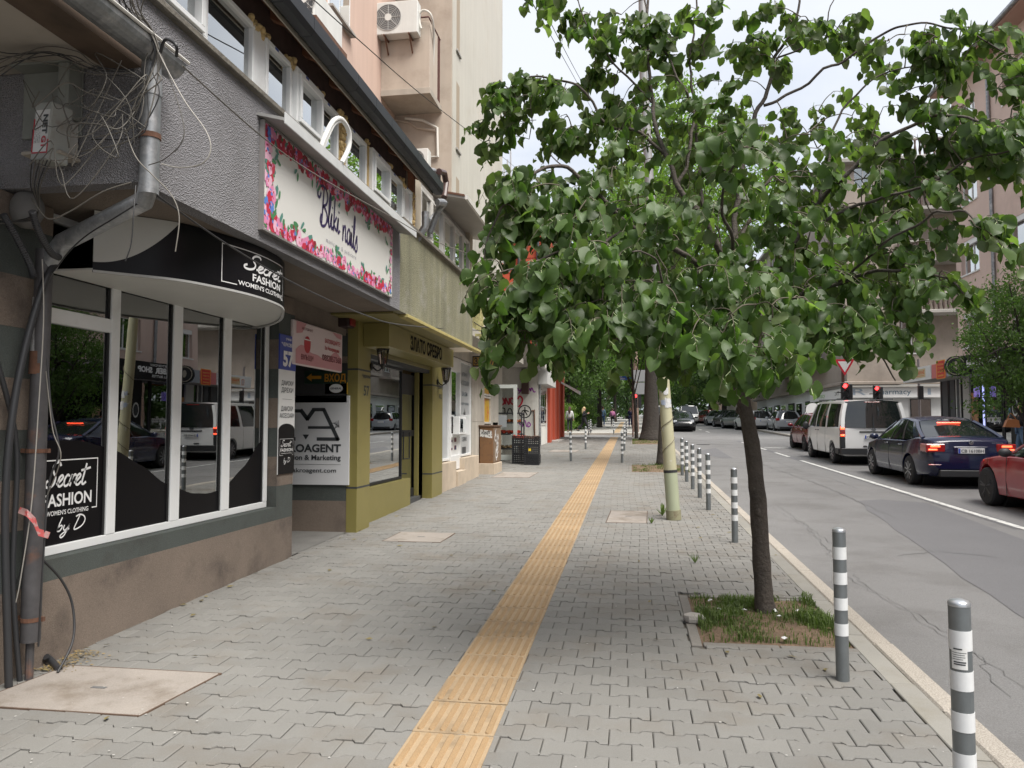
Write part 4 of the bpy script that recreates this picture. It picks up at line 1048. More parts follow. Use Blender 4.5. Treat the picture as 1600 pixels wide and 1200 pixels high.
txt(mb, 'ВХОД', fr, w * .98, h * .18, w * .5, h * .56, bold=.03, align='R'); bar(mb, (w * .16, h * .5), (w * .40, h * .5), h * .24); mb.sheet([fr(w * .05, h * .5, .002), fr(w * .17, h * .2, .002), fr(w * .17, h * .8, .002)])
mb.build('lettering', M('sign_gold', (.50, .22, .015), .5), EX)
RX = FAC + .03
y0, y1 = YX(462, 540, RX), YX(535, 550, RX)
c = [AX(462, 571, RX), AX(535, 581, RX), AX(535, 519, RX), AX(462, 503, RX)]
z0, z1 = (c[0].z + c[1].z) / 2, (c[2].z + c[3].z) / 2
RS = empty('restaurant_sign', (RX, y0, z0), 'pink and white sign with a red pot hanging across the passage', 'sign')
mb = MB(); mb.box(RX - .05, RX, y0 - .06, y1, z0, z1, .012); mb.build('panel', M('sign_pink_white', (.66, .56, .56), .4), RS)
fr = FX(y0, z0, RX + .0005); w, h = y1 - y0, z1 - z0
mb = MB(); n = 20; vs = []
for i in range(n + 1):
 t = i / n; vs += [fr(w * t * .985, h * .03, .001), fr(w * t * .985, h * (.34 + .10 * sin(t * 9) + .05 * sin(t * 17)), .001)]
mb.add(vs, [(2 * i, 2 * i + 2, 2 * i + 3, 2 * i + 1) for i in range(n)])
mb.sheet([fr(0.01, h * .98, .001), fr(0.01, h * .7, .001), fr(w * .12, h * .75, .001), fr(w * .2, h * .98, .001)]); mb.sheet([fr(w * .75, h * .97, .001), fr(w * .86, h * .86, .001), fr(w * .97, h * .84, .001), fr(w * .97, h * .96, .001)])
mb.build('pink_waves', M('sign_pink', (.55, .26, .28), .45), RS)
mb = MB(); mb.disc(fr, w * .22, h * .50, h * .18, 18, .001, .003, 1.1); rect(mb, fr, w * .22 - h * .18, w * .22 + h * .18, h * .5, h * .62, .0032)
txt(mb, 'ЗАПОВЯДАЙТЕ!', fr, w * .58, h * .66, w * .36, h * .10, bold=.02, d=.003); txt(mb, 'За Резервации:', fr, w * .58, h * .49, w * .34, h * .09, bold=.02, d=.003)
mb.build('red_print', M('sign_red', (.42, .02, .03), .5), RS)
mb = MB(); rect(mb, fr, w * .22 - h * .2, w * .22 + h * .2, h * .60, h * .625, .0045); mb.build('pot_line', m_wht, RS)
mb = MB(); txt(mb, '0882857368', fr, w * .53, h * .22, w * .43, h * .15, bold=.022, d=.003); txt(mb, 'ВКЪЩИ', fr, w * .22, h * .14, w * .24, h * .12, bold=.02, align='C', d=.003)
txt(mb, 'РЕСТОРАНТ', fr, w * .22, h * .82, w * .22, h * .06, bold=.01, align='C', d=.003); mb.build('dark_print', M('sign_maroon', (.16, .02, .03), .5), RS)
p = AX(544, 499, FAC + .05)
SB = empty('alarm_siren', p, 'small dark red alarm siren box under the overhang', 'alarm box')
mb = MB(); mb.box(p.x - .1, p.x + .05, p.y - .12, p.y + .10, p.z - .11, p.z + .10, .012); mb.build('housing', M('siren_black', (.03, .015, .015), .5), SB)
mb = MB(); mb.box(p.x + .051, p.x + .075, p.y - .09, p.y + .09, p.z - .09, p.z + .06, .012); mb.build('red_cover', M('siren_red', (.20, .01, .015), .3), SB)
# olive jewellery shop front
m_olive = M('olive_panel', (.22, .19, .06), .42, var=.05, vs=1.5, dirt=((.15, .125, .045), .5, 3, .55, .8))
m_oliv2 = M('olive_under', (.19, .165, .06), .5, var=.08)
def ybase(px, py, X): return YX(px, py, X)
JP = -3.56
JY0, JY1 = PYB + .02 + .0, YX(577, 800, JP)
gz = -.35
mb = MB(); mb.box(FAC - .018, JP, JY0, JY1, gz, 3.0, .003); mb.build('pilaster', m_olive, B2)
JR0, JR1 = YX(675, 740, JP), YX(691, 740, JP)
mb = MB(); mb.box(FAC - .2, JP, JR0, JR1, gz, 3.0, .003); mb.build('pilaster', m_olive, B2)
for (ya_, yb_, zs) in ((JY0, JY1, (AX(563, 577.5, JP).z, AX(563, 761, JP).z)), (JR0, JR1, (AX(683, 603, JP).z, AX(683, 738.5, JP).z))):
 for z in zs:
  mb = MB(); mb.box(FAC - .019 if ya_ == JY0 else FAC - .15, JP + .0015, ya_ - .0015, yb_ + .0015, z - .012, z + .012); mb.build('groove', m_ink, B2)
yr1 = YX(641, 780, FAC)
rz = AX(641, 747, FAC).z
mb = MB(); mb.box(FAC - .25, FAC, JY1, yr1, gz, rz, .003); mb.build('stall_riser', m_olive, B2)
hx = -3.60; hy0, hy1 = JY1, JR0; hz0 = 2.62
mb = MB(); mb.box(FAC - .15, hx, hy0, hy1, hz0, 3.0, .003); mb.build('shutter_box', m_oliv2, B2)
mb = MB(); mb.box(FAC - .14, hx - .02, hy0, hy1, hz0 - .06, hz0 - .001); mb.build('shutter_slot', m_ink, B2)
gx = FAC - .09
yd0 = YX(628, 600, gx)
mb = MB(); t = .045
for q in ((hy0, yd0, rz, rz + t), (hy0, yd0, hz0 - .1, hz0 - .06), (hy0, hy0 + .03, rz + t, hz0 - .1), (yd0 - .03, yd0, rz + t, hz0 - .1)): mb.box(gx - .05, gx + .01, *q, .003)
w = mb.build('window_frame', m_blackmetal, B2)
mb = MB(); mb.box(gx - .02, gx - .014, hy0 + .03, yd0 - .03, rz + t, hz0 - .1); mb.build('pane', m_glass, w)
fr = FX(hy0, 0, gx - .06); mb = MB()
txt(mb, 'АТЕЛИЕ', fr, .12, 2.02, 1.0, .38, bold=.01); mb.build('hanging_letters', M('bronze_letters', (.12, .07, .035), .5), w)
dx = FAC - .13; dy0, dy1 = yd0 + .01, YX(657, 700, FAC - .13)
dz0 = g(12.3) + .10; dz1 = 2.50
mb = MB(); st = .07
for q in ((dy0, dy0 + st, dz0, dz1), (dy1 - st, dy1, dz0, dz1), (dy0 + st, dy1 - st, dz0, dz0 + .14), (dy0 + st, dy1 - st, dz1 - .35, dz1), (dy0 + st, dy1 - st, 1.42, 1.53)): mb.box(dx - .05, dx, *q, .003)
dr = mb.build('door', m_blackmetal, B2)
for za, zb2 in ((dz0 + .14, 1.42), (1.53, dz1 - .35)):
 mb = MB(); mb.box(dx - .03, dx - .024, dy0 + st, dy1 - st, za, zb2); mb.build('door_pane', m_glass, dr)
 mb = MB(); mb.box(dx - .12, dx - .10, dy0 + st + .12, dy1 - st - .05, za + .03, zb2 - .03); mb.build('door_inner_panel', m_olive, dr)
mb = MB(); hy = dy0 + .035
for zc in ((1.05, 1.50),):
 mb.tube([(dx + .002, hy, zc[0]), (dx + .06, hy, zc[0]), (dx + .06, hy, zc[1]), (dx + .002, hy, zc[1])], .012, 6); mb.tube([(dx + .06, hy, 1.05), (dx + .06, hy + .35, 1.05)], .010, 6); mb.tube([(dx + .06, hy + .35, 1.05), (dx + .06, hy + .35, 1.5), (dx + .06, hy, 1.5)], .010, 6)
mb.build('pull_handle', m_blackmetal, dr)
mb = MB(); mb.box(FAC - .4, FAC - .03, yr1 - .02, JR0 - .2, gz, dz0, .004); mb.build('threshold', M('threshold_granite', (.06, .062, .065), .5), B2)
mb = MB(); mb.box(FAC - .13, FAC - .05, dy1, JR0 - .28, dz0, hz0 - .06, .003); mb.build('door_jamb', m_olive, B2)
mb = MB(); mb.box(FAC - .2, FAC - .05, JR0 - .25, JR0, gz, hz0 - .06); mb.build('shutter_guide', m_film, B2)
mb = MB(); mb.box(-6, -5.9, 10.3, 14.3, 0, 3); mb.box(-5.9, FAC - .2, 14.1, 14.2, 0, 3); mb.box(-5.9, FAC - .3, 10.25, 14.1, .05, .2); mb.build('shop_interior', M('olive_interior', (.12, .105, .05), .9, var=.2), B2)
fx = -3.2; fy0, fy1 = YX(608, 520, fx), YX(708.5, 560, fx)
mb = MB(); mb.box(JP + .001, fx, fy0, fy1, 2.675, 2.995, .003); mb.build('fascia_box', m_olive, B2)
mb = MB(); fr = FX(0, 0, fx); ta, tb = YX(641, 530, fx), YX(690, 550, fx)
def glyph_text(mb, s_, a, b, z, h):
 pass
txt(mb, 'ЗЛАТО СРЕБРО', fr, ta, 2.735, tb - ta, .20, bold=.03, d=.006); mb.build('lettering', M('carved_black', (.006, .006, .005), .7, spec=.1), B2)
mb = MB(); txt(mb, 'Черковна', FX(0, 0, JP), YX(566, 590, JP), 2.26, .34, .05, bold=.02); txt(mb, '57', FX(0, 0, JP), YX(568, 600, JP), 2.02, .22, .14, bold=.02);
txt(mb, 'ЗЛАТО', FX(0, 0, JP), YX(685, 610, JP), 2.30, .34, .08, bold=.02); txt(mb, 'КОД', FX(0, 0, JP), YX(686, 618, JP), 2.12, .2, .08, bold=.02); mb.build('small_lettering', m_ink, B2)
mb = MB(); mb.box(FAC - .02, PX_ - .1, PY1 + .05, 13.4, 3.002, 3.028); mb.build('painted_soffit', m_oliv2, B2)
mb = MB(); mb.box(PX_ - .1, PX_ + .02, PY1 + .3, 14.4, 2.985, 3.028, .004); mb.build('soffit_trim', M('yellow_trim', (.40, .34, .13), .7, var=.2, vs=5), B2)
def lantern(y, z, lb):
 t = empty('wall_lantern', (JP, y, z), lb, 'wall lantern', 'black carriage lanterns on the olive pilasters')
 mi = M('lantern_iron', (.02, .02, .022), .4, metal=.3); mb = MB(); cx = JP + .17
 mb.lathe([(.0, 0), (.05, 0), (.055, .02), (.03, .03), (0, .03)], (JP, y, z - .13), 12, 'X'); mb.tube(cat3([(JP + .02, y, z - .13), (JP + .10, y, z - .19), (cx, y, z - .14)], 4), .011, 6); mb.build('bracket', mi, t)
 mb = MB(); mb.lathe([(.001, .28), (.012, .26), (.016, .22), (.03, .20), (.095, .13), (.10, .11), (.085, .105)], (cx, y, z), 6); mb.lathe([(.05, -.12), (.062, -.10), (.045, -.13), (.01, -.16), (.001, -.19)], (cx, y, z), 6)
 for k in range(6):
  a = pi / 3 * k; mb.tube([(cx + .052 * cos(a), y + .052 * sin(a), z - .11), (cx + .085 * cos(a), y + .085 * sin(a), z + .11)], .006, 4)
 mb.build('cage', mi, t)
 mb = MB(); mb.lathe([(.048, -.11), (.078, .105)], (cx, y, z), 6); mb.build('lantern_glass', glass_mat('lantern_glass', (.7, .7, .68), 1.5, 1.3), t)
lantern(YX(596, 555, JP + .15), 2.56, 'black lantern on the left olive pilaster above the number 57')
lantern(YX(697, 582, JP + .17), 2.55, 'black lantern on the right olive pilaster next to the phone shop')
# greenish upper part of the second building
G0, G1 = PY1 + .002, 13.55
mb = MB(); mb.box(PX_ - .12, PX_ - .005, G0, G1, PZ0, PZ1 + .02); mb.build('parapet', m_rough2, B2)
mb = MB(); mb.box(PX_ - .25, PX_ + .05, G0, G1 + .02, PZ1 + .02, PZ1 + .07, .006); mb.build('coping', M('old_coping', (.17, .155, .13)), B2)
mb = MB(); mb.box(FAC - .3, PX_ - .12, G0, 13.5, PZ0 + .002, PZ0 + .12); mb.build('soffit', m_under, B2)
ux = -2.93
mb = MB(); mb.box(ux - .1, ux - .03, 9.81, 10.6, PZ1 + .07, 5.3); mb.box(ux - .1, ux - .03, 14.0, 14.2, PZ1 + .07, 5.3); mb.box(-5.2, ux - .03, 14.2, 14.3, 3.0, 5.3); mb.build('wall', M('stained_plaster', (.42, .37, .29), .9, var=.12, vs=2, streak=.25), B2)
ws = [(10.6, 11.2), (11.24, 11.95), (11.99, 12.7), (12.74, 13.4), (13.44, 14.0)]
for a_, b_ in ws:
 mb = MB(); fw = .05
 for q in ((a_, b_, PZ1 + .08, PZ1 + .13), (a_, b_, 5.0, 5.05), (a_, a_ + fw, PZ1 + .13, 5.0), (b_ - fw, b_, PZ1 + .13, 5.0)): mb.box(ux - .09, ux - .02, *q, .004)
 w = mb.build('window_frame', m_pvcg, B2); mb = MB(); mb.box(ux - .06, ux - .054, a_ + fw, b_ - fw, PZ1 + .13, 5.0); mb.build('pane', m_gl2, w)
 mb = MB(); mb.box(ux - .3, ux - .28, a_, b_, PZ1 + .1, 5.05); mb.build('curtain', M('curtain_teal', (.13, .16, .155), .9, streak=.5), w)
cy0 = YX(728, 292, -2.5)
mb = MB(); mb.ext([(-2.5, cy0, 5.13), (-3.3, cy0, 5.30), (-3.3, cy0, 5.34), (-2.5, cy0, 5.17)], (0, 3.0, 0)); mb.build('canopy', M('canopy_sheet', (.36, .34, .31), .6, var=.12), B2)
mb = MB(); mb.box(-2.51, -2.47, cy0 - .01, cy0 + 3.0, 5.12, 5.19); mb.build('canopy_edge', m_pvcg, B2)
mb = MB(); mb.ext([(-2.52, cy0 - .02, 5.171), (-3.3, cy0 - .02, 5.341), (-3.3, cy0 - .02, 5.37), (-2.52, cy0 - .02, 5.20)], (0, .2, 0)); mb.build('rusty_edge', m_rust, B2)
mb = MB(); mb.box(-5.2, ux - .1, 10, 14.2, 5.05, 5.2); mb.build('roof', m_conc, B2)
mb = MB(); mb.tube(cat3([(-2.55, 9.95, 4.62), (-2.5, 10.15, 4.66), (-2.62, 10.3, 4.60), (-2.75, 10.32, 4.3)], 4), .045, 10); mb.tube([(-2.72, 9.98, 4.5), (-2.72, 9.98, 4.3), (-2.86, 9.98, 4.1)], .05, 10)
mb.build('downpipe', m_zinc, B2, smooth=True)
mb = MB(); p = [AX(x, y, -2.66) for x, y in ((686, 268), (694, 270), (697, 285), (694, 308))]; mb.tube(p, .045, 10); mb.build('downpipe', M('brown_pipe', (.08, .045, .04), .4), B2, smooth=True)
mb = MB(); p = [AX(x, y, -2.74) for x, y in ((662, 264), (678, 268), (684, 275), (684, 298))]; mb.tube(p, .045, 10); p = [AX(x, y, -2.78) for x, y in ((686, 318), (686, 330), (672, 346), (672, 372))]; mb.tube(p, .045, 10); mb.build('downpipe', m_zinc, B2, smooth=True)
# third shop: stone wall, two glazed posters, door and a flap hatch
B3 = empty('phone_shop_building', (FAC, 17, g(17)), 'pale stone clad shop with poster covered windows beside the olive shop', 'building')
m_stone = M('stone_cladding', (.46, .43, .38), .7, var=.12, vs=1.5, fine=.05, streak=.25, rand=.06, dirt=((.3, .25, .2), .6, 3, .52, .75))
m_stoneb = M('stone_beige', (.48, .40, .31), .7, var=.15, vs=3, rand=.08, brush=(20, 3, 3))
X3 = FAC - .03
ys = [JR1 + .01, YX(704, 600, X3), YX(720, 600, X3), YX(737, 600, X3)]
yE = YX(778, 640, X3)
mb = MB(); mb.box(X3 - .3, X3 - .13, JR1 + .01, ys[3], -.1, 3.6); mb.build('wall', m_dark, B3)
zt3 = AX(728, 565, X3).z
def col_stone(y0, y1, z0, z1, nz, x=X3):
 for i in range(nz):
  mb = MB(); mb.box(x - .25, x - .004 * (i % 2), y0 + .003, y1 - .003, z0 + (z1 - z0) * i / nz + .003, z0 + (z1 - z0) * (i + 1) / nz - .003, .003); mb.build('cladding_panel', m_stone, B3)
n = 6
for i in range(n): col_stone(JR1 + .01 + (yE - JR1) * i / n, JR1 + .01 + (yE - JR1) * (i + 1) / n, zt3 + .02, 3.35, 1)
yc = ys[3] + .05
pn = 4; wins = (YX(757, 620, X3), YX(768, 620, X3))
for (a_, b_) in ((yc, yc + (wins[0] - yc) / 2), (yc + (wins[0] - yc) / 2, wins[0]), (wins[1], yE)): col_stone(a_, b_, .3, zt3 + .02, 2)
col_stone(wins[0], wins[1], .3, 1.62, 1)
for (za, zb2) in ((1.68, 2.35), (2.42, 3.1)):
 mb = MB()
 for q in ((wins[0], wins[1], za - .03, za + .02), (wins[0], wins[1], zb2 - .03, zb2 + .02), (wins[0], wins[0] + .05, za + .02, zb2 - .03), (wins[1] - .05, wins[1], za + .02, zb2 - .03)): mb.box(X3 - .1, X3 - .01, *q, .004)
 w = mb.build('window_frame', m_pvcg, B3); mb = MB(); mb.box(X3 - .07, X3 - .06, wins[0] + .05, wins[1] - .05, za + .02, zb2 - .03); mb.build('yellow_poster', M('poster_yellow', (.62, .38, .03), .5, var=.2, vs=3, dirt=((.5, .06, .03), .9, 3.5, .52, .6)), w)
gz17 = -.3
zp = AX(700, 722, X3 + .05).z
for (a_, b_, zt_, xo) in ((JR1 + .01, ys[1] + .05, zp, .12), (ys[2] - .12, ys[3] + .3, zp + .03, .12), (ys[1] + .05, ys[2] - .12, zp - .22, .16)):
 nn = 1 if xo > .15 else 2
 for i in range(nn):
  mb = MB(); mb.box(X3 - .3, X3 + xo, a_ + (b_ - a_) * i / nn + .003, a_ + (b_ - a_) * (i + 1) / nn - .003, gz17, zt_, .006); mb.build('plinth_stone' if xo < .15 else 'door_step', m_stoneb, B3)
def glazed(a_, b_, z0, z1, panelmat, name, fw=.05):
 mb = MB()
 for q in ((a_, b_, z0, z0 + fw), (a_, b_, z1 - fw, z1), (a_, a_ + fw, z0 + fw, z1 - fw), (b_ - fw, b_, z0 + fw, z1 - fw)): mb.box(X3 - .09, X3 - .01, *q, .004)
 w = mb.build(name, m_pvc, B3); mb = MB(); mb.box(X3 - .06, X3 - .045, a_ + fw, b_ - fw, z0 + fw, z1 - fw); mb.build('poster', panelmat, w); return w
m_poster = M('poster_greyblue', (.44, .46, .47), .35, var=.05)
w1 = glazed(ys[0], ys[1] - .02, zp + .02, zt3, m_poster, 'window_frame')
w2 = glazed(ys[2] + .02, ys[3], zp + .05, zt3, m_poster, 'window_frame')
w3 = glazed(ys[0] + .1, ys[2], zt3 - .33, zt3 + .01, m_poster, 'window_frame') if False else None
fr = FX(0, 0, X3 - .044); mb = MB()
cc = (ys[2] + ys[3]) / 2 + .01; wdt = ys[3] - ys[2] - .25
for s_, z, hh, ww in (('ИГРИ И', 2.72, .10, .6), ('АКСЕСОАРИ', 2.53, .10, .95), ('ЗА GSM', 2.28, .10, .6), ('НА ЕДРО И ДРЕБНО', 2.08, .05, .95)):
 txt(mb, s_, fr, cc, z, wdt * ww, hh, bold=.015, align='C', d=.002)
mb.build('lettering', M('steel_blue_ink', (.10, .14, .18), .5), w2)
mb = MB()
for k in range(2): mb.sheet([fr(cc - .18, 1.55 + .0, .002), fr(cc + .02, 1.45, .002), fr(cc + .10, 1.82, .002), fr(cc - .10, 1.92, .002)])
for k in range(5): rect(mb, fr, cc - .02 + k * .03, cc - .005 + k * .03, 1.84, 2.0 - .03 * k, .002)
rect(mb, fr, cc - .25, cc + .15, .75, 1.12, .002); mb.disc(fr, cc - .2, .66, .06, 10, .001, .002); mb.disc(fr, cc + .2, .68, .08, 10, .001, .002); txt(mb, 'СЕРВИЗ', fr, cc, 1.25, wdt * .5, .09, bold=.02, align='C', d=.002)
mb.build('printed_icons', M('poster_dark', (.06, .065, .07), .5), w2)
mb = MB(); c1 = (ys[0] + ys[1]) / 2
for z in (.9, 1.2, 1.5): mb.sheet([fr(c1 - .08, z, .002), fr(c1 + .06, z - .03, .002), fr(c1 + .1, z + .14, .002), fr(c1 - .04, z + .17, .002)])
mb.build('printed_icons', M('poster_dark', (.06, .065, .07)), w1)
mb = MB(); mb.disc(fr, c1, 2.0, .12, 12, .001, .002, 1.3); mb.build('printed_emblem', M('poster_teal', (.06, .2, .26), .5), w1)
da, db = ys[1], ys[2] - .02; dzb = zp - .2
mb = MB(); st = .07
for q in ((da, da + st, dzb, zt3), (db - st, db, dzb, zt3), (da + st, db - st, dzb, dzb + .30), (da + st, db - st, zt3 - .3, zt3), (da + st, db - st, 1.36, 1.44)): mb.box(X3 - .08, X3 + .005, *q, .004)
dd = mb.build('door', m_pvc, B3)
mb = MB(); mb.box(X3 - .05, X3 - .044, da + st, db - st, 1.44, zt3 - .3); mb.build('door_pane', m_glass, dd)
mb = MB(); mb.box(X3 - .05, X3 - .03, da + st, db - st, dzb + .30, 1.36); mb.build('door_poster', m_wht, dd)
mb = MB(); mk = random.Random(2)
for r_ in range(4):
 for c_ in range(2):
  a_ = da + .12 + c_ * .36; z = dzb + .42 + r_ * .17; rect(mb, FX(0, 0, X3 - .029), a_, a_ + .2, z, z + .05 + .04 * (c_), .002)
mb.build('door_logos', M('logo_mix', (.16, .03, .04), .5, dirt=((.03, .04, .1), 1, 5, .49, .51)), dd)
mb = MB(); mb.box(X3 + .01, X3 + .16, da + .16, db - .16, 1.42, 1.80, .01); mb.build('service_hatch', m_pvc, dd)
mb = MB(); mb.box(X3 + .161, X3 + .165, da + .22, db - .22, 1.47, 1.75); mb.build('hatch_glass', m_gl2, dd)
mb = MB(); mb.box(X3 + .02, X3 + .24, db - .14, db - .10, 1.40, 1.84, .005); mb.build('hatch_flap', m_pvc, dd)
mb = MB(); mb.box(FAC - .3, -3.0, 14.35, yE + .1, 3.35, 3.5); mb.box(X3 - .3, X3 - .05, 14.3, yE + .1, 3.5, 6.4); mb.build('overhang', M('dirty_plaster', (.38, .36, .32), .9, var=.1, streak=.25), B3)
mb = MB(); mb.box(X3 - .2, X3 - .0, 20.75, yE + .1, -.1, 3.35); mb.build('corner_pier', m_stone, B3)
p = AY(739, 583, 17.7); mb = MB(); mb.box(p.x - .04, p.x + .08, 17.65, 17.8, p.z - .07, p.z + .07, .01); mb.build('wall_box', m_ink, B3)
p0, p1 = AY(738.5, 573, 17.9), AY(777, 556, 17.9)
ZS = empty('hanging_gold_sign', (p0.x, 17.9, p0.z), 'narrow black and gold hanging sign lettered ЗЛАТА above the cabinet', 'sign')
mb = MB(); mb.box(p0.x, p1.x, 17.87, 17.92, p0.z, p1.z, .004); mb.build('box', m_blackmetal, ZS)
mb = MB(); mb.box(p0.x + .025, p1.x - .02, 17.866, 17.8695, p0.z + .03, p1.z - .03); mb.build('gold_face', M('gold_face', (.42, .26, .07), .5, var=.3, vs=6), ZS)
mb = MB(); txt(mb, 'ЗЛАТА', FY(p0.x, p0.z, 17.8655), (p1.x - p0.x) / 2, .055, (p1.x - p0.x) * .86, .15, bold=.03, align='C', d=.002); mb.build('lettering', m_ink, ZS)
mb = MB();
for x in (p0.x + .2, p1.x - .1): mb.tube([(x, 17.9, p1.z), (x, 17.9, 3.352)], .006, 4)
mb.build('hanger', m_steel_dark, ZS)
def ac_unit(name, o, w, d, h, face, lb, grille='fan', grp='air conditioning units on the walls', parentlist=None):
 """o = lower corner nearest the viewer of the front face; face = frame function (a right, b up, d out)"""
 t = empty(name, tuple(face(0, 0, 0)), lb, 'air conditioner', grp)
 mb = MB(); mb.box(0, w, 0, h, -d, 0, .015, fr=face); mb.build('casing', M('ac_white', (.60, .60, .57), .5, var=.06, vs=2, streak=.12), t)
 c = (w * .36, h * .52); r = h * .40
 mb = MB(); mb.disc(face, c[0], c[1], r, 28, .001, .004); mb.build('fan_opening', M('ac_dark', (.12, .12, .12), .7), t)
 mb = MB()
 for k in range(7):
  rr_ = r * (.2 + .8 * k / 6); pts = [face(c[0] + rr_ * cos(a), c[1] + rr_ * sin(a), .010) for a in [2 * pi * i / 24 for i in range(25)]]; mb.tube(pts, .0035 if k < 6 else .008, 3, False)
 for k in range(8): a = pi * k / 4; mb.tube([face(c[0], c[1], .012), face(c[0] + r * cos(a), c[1] + r * sin(a), .012)], .006, 4)
 mb.build('guard_ring', M('ac_guard', (.50, .50, .48), .5), t)
 mb = MB(); mb.disc(face, c[0], c[1], r * .27, 18, .005, .018); mb.build('fan_hub', M('ac_white', (.60, .60, .57)), t)
 mb = MB()
 for k in range(6): mb.box(w * .70 + k * w * .045, w * .70 + k * w * .045 + .006, h * .1, h * .72, 0, .004, fr=face)
 mb.build('ribs', M('ac_white', (.60, .60, .57)), t)
 return t
cf = FX(14.95, 3.50, -3.15)
ac_unit('air_conditioner', None, .85, .32, .55, cf, 'air conditioner inside a yellow cage above the phone shop')
cg = empty('air_conditioner_cage', (-3.1, 15, 3.4), 'rusty yellow barred cage around the air conditioner above the phone shop', 'cage')
m_cagey = M('cage_yellow', (.42, .39, .18), .7, var=.3, vs=8, dirt=((.12, .08, .04), .8, 12, .52, .62))
y = 14.85
while y < 15.95:
 mb = MB(); mb.box(-3.085, -3.07, y, y + .012, 3.45, 4.1); mb.build('cage_bar', m_cagey, cg); y += .075
z = 3.45
while z < 4.12:
 mb = MB(); mb.box(-3.5, -3.07, 14.82, 14.84, z, z + .018); mb.build('cage_bar', m_cagey, cg); z += .075
for q in ((-3.5, -3.06, 14.8, 14.85, 3.42, 3.45), (-3.5, -3.06, 15.95, 16.0, 3.42, 3.45), (-3.1, -3.06, 14.85, 15.95, 3.42, 3.45), (-3.1, -3.06, 14.8, 16, 4.1, 4.13), (-3.12, -3.07, 14.8, 14.83, 3.45, 4.1), (-3.12, -3.07, 15.97, 16.0, 3.45, 4.1)):
 mb = MB(); mb.box(*q); mb.build('cage_frame', m_cagey, cg)
for k in range(5):
 mb = MB(); mb.box(-3.65 + .0, -2.75, 14.75 + k * .4, 14.80 + k * .4, 3.36, 3.41); mb.build('bracket_arm', m_cagey, cg)
mb = MB(); mb.box(-2.78, -2.74, 14.7, 16.5, 3.352, 3.42); mb.build('bracket_rail', m_cagey, cg)
for zz in (3.0,):
 mb = MB(); mb.tube([(-3.4, 14.0, 3.9), (-3.0, 15.2, 3.62), (-2.7, 16.8, 3.5)], .01, 5); mb.build('stay_rod', m_steel_dark, cg)
# electrical cabinet
cyf = GR(764, 741).y; cb_ = (-3.70, -3.36, cyf, cyf + 1.15)
EC = empty('electrical_cabinet', ((cb_[0] + cb_[1]) / 2, cyf + .5, g(cyf)), 'brown metal electrical cabinet with graffiti standing on a stone base', 'cabinet')
zc0 = AY(760, 724, cyf).z; zc1 = AY(760, 665, cyf).z
m_cab = M('cabinet_brown', (.17, .085, .035), .6, var=.15, vs=3, dirt=((.09, .05, .03), .7, 6, .52, .7))
mb = MB(); mb.box(cb_[0], cb_[1], cb_[2], cb_[3], zc0, zc1 - .03, .008); mb.build('body', m_cab, EC)
mb = MB(); mb.box(cb_[0] - .03, cb_[1] + .03, cb_[2] - .03, cb_[3] + .03, zc1 - .03, zc1 + .01, .006); mb.build('lid', M('cabinet_lid', (.11, .06, .035), .7), EC)
mb = MB(); mb.box(cb_[1] + .001, cb_[1] + .012, cb_[2] + .03, cb_[3] - .03, zc0 + .03, zc1 - .06, .004); mb.build('door', M('cabinet_side', (.19, .13, .085), .6, var=.2, vs=6), EC)
mb = MB()
for (a_, b_) in ((0, .55), (.56, 1.1)):
 for z0_, z1_ in ((g(cyf) - .1, zc0 - .001),): mb.box(cb_[0] - .04, cb_[1] + .05, cb_[2] - .05 + a_, cb_[2] - .05 + b_, z0_, z1_, .008)
mb.build('stone_base', m_stoneb, EC)
gfr = FY(cb_[0], zc0, cb_[2] - .001); mb = MB(); gw = cb_[1] - cb_[0]
mb.sheet([gfr(.01, .66, .001), gfr(gw - .02, .62, .001), gfr(gw - .02, .80, .001), gfr(.01, .84, .001)]); mb.build('torn_poster', M('torn_poster', (.6, .6, .58), .8, dirt=((.12, .08, .06), 1, 22, .52, .56)), EC)
gfs = FX(cb_[2], zc0, cb_[1] + .0125); mb = MB(); gg = random.Random(8)
for k in range(9):
 a_ = .2 + gg.uniform(0, .7); b_ = gg.uniform(.35, .85); mb.ribbon([(a_, b_), (a_ + gg.uniform(-.12, .12), b_ - .1), (a_ + gg.uniform(-.12, .12), b_ - .22), (a_ + gg.uniform(-.1, .1), b_ - .3)], .045, gfs, .002)
mb.build('graffiti', M('graffiti_white', (.7, .7, .7), .6), EC)
mb = MB(); txt(mb, 'ASSET', FY(cb_[0], zc0, cb_[2] - .002), .04, .72, gw * .7, .07, bold=.02); mb.build('scribble', m_ink, EC)
# greengrocer: open door, fridge, crates
GG = empty('greengrocer_shop', (-4.6, 24, g(24)), 'recessed greengrocer shop with white canopy behind an open glass door', 'building')
m_white_wall = M('white_plaster', (.62, .61, .57), .9, var=.06, vs=1.5, streak=.14, dirt=((.4, .37, .33), .6, 1.5, .53, .75))
mb = MB(); mb.box(-5.95, -5.8, yE, 32.5, -.1, 4.2); mb.build('wall', m_white_wall, GG)
mb = MB(); mb.ext([(-3.3, 22.5, 4.2), (-6.4, 22.5, 4.75), (-6.4, 22.5, 4.85), (-3.3, 22.5, 4.3)], (0, 9.9, 0)); mb.build('canopy', M('canopy_pale', (.55, .53, .5), .7, var=.1), GG)
mb = MB(); mb.box(-5.8, X3 - .3, yE + .1, yE + .2, -.1, 3.6); mb.build('side_wall', m_white_wall, GG)
DY = 23.0
d0, d1 = AY(779, 722, DY), AY(808, 601, DY)
OD = empty('open_shop_door', (d1.x, DY, g(DY)), 'white framed glass shop door standing open with a tilted notice', 'door')
mb = MB(); st = .07
x0_, x1_ = d0.x - .12, d1.x; zb0, zt0 = g(DY) + .06, d1.z
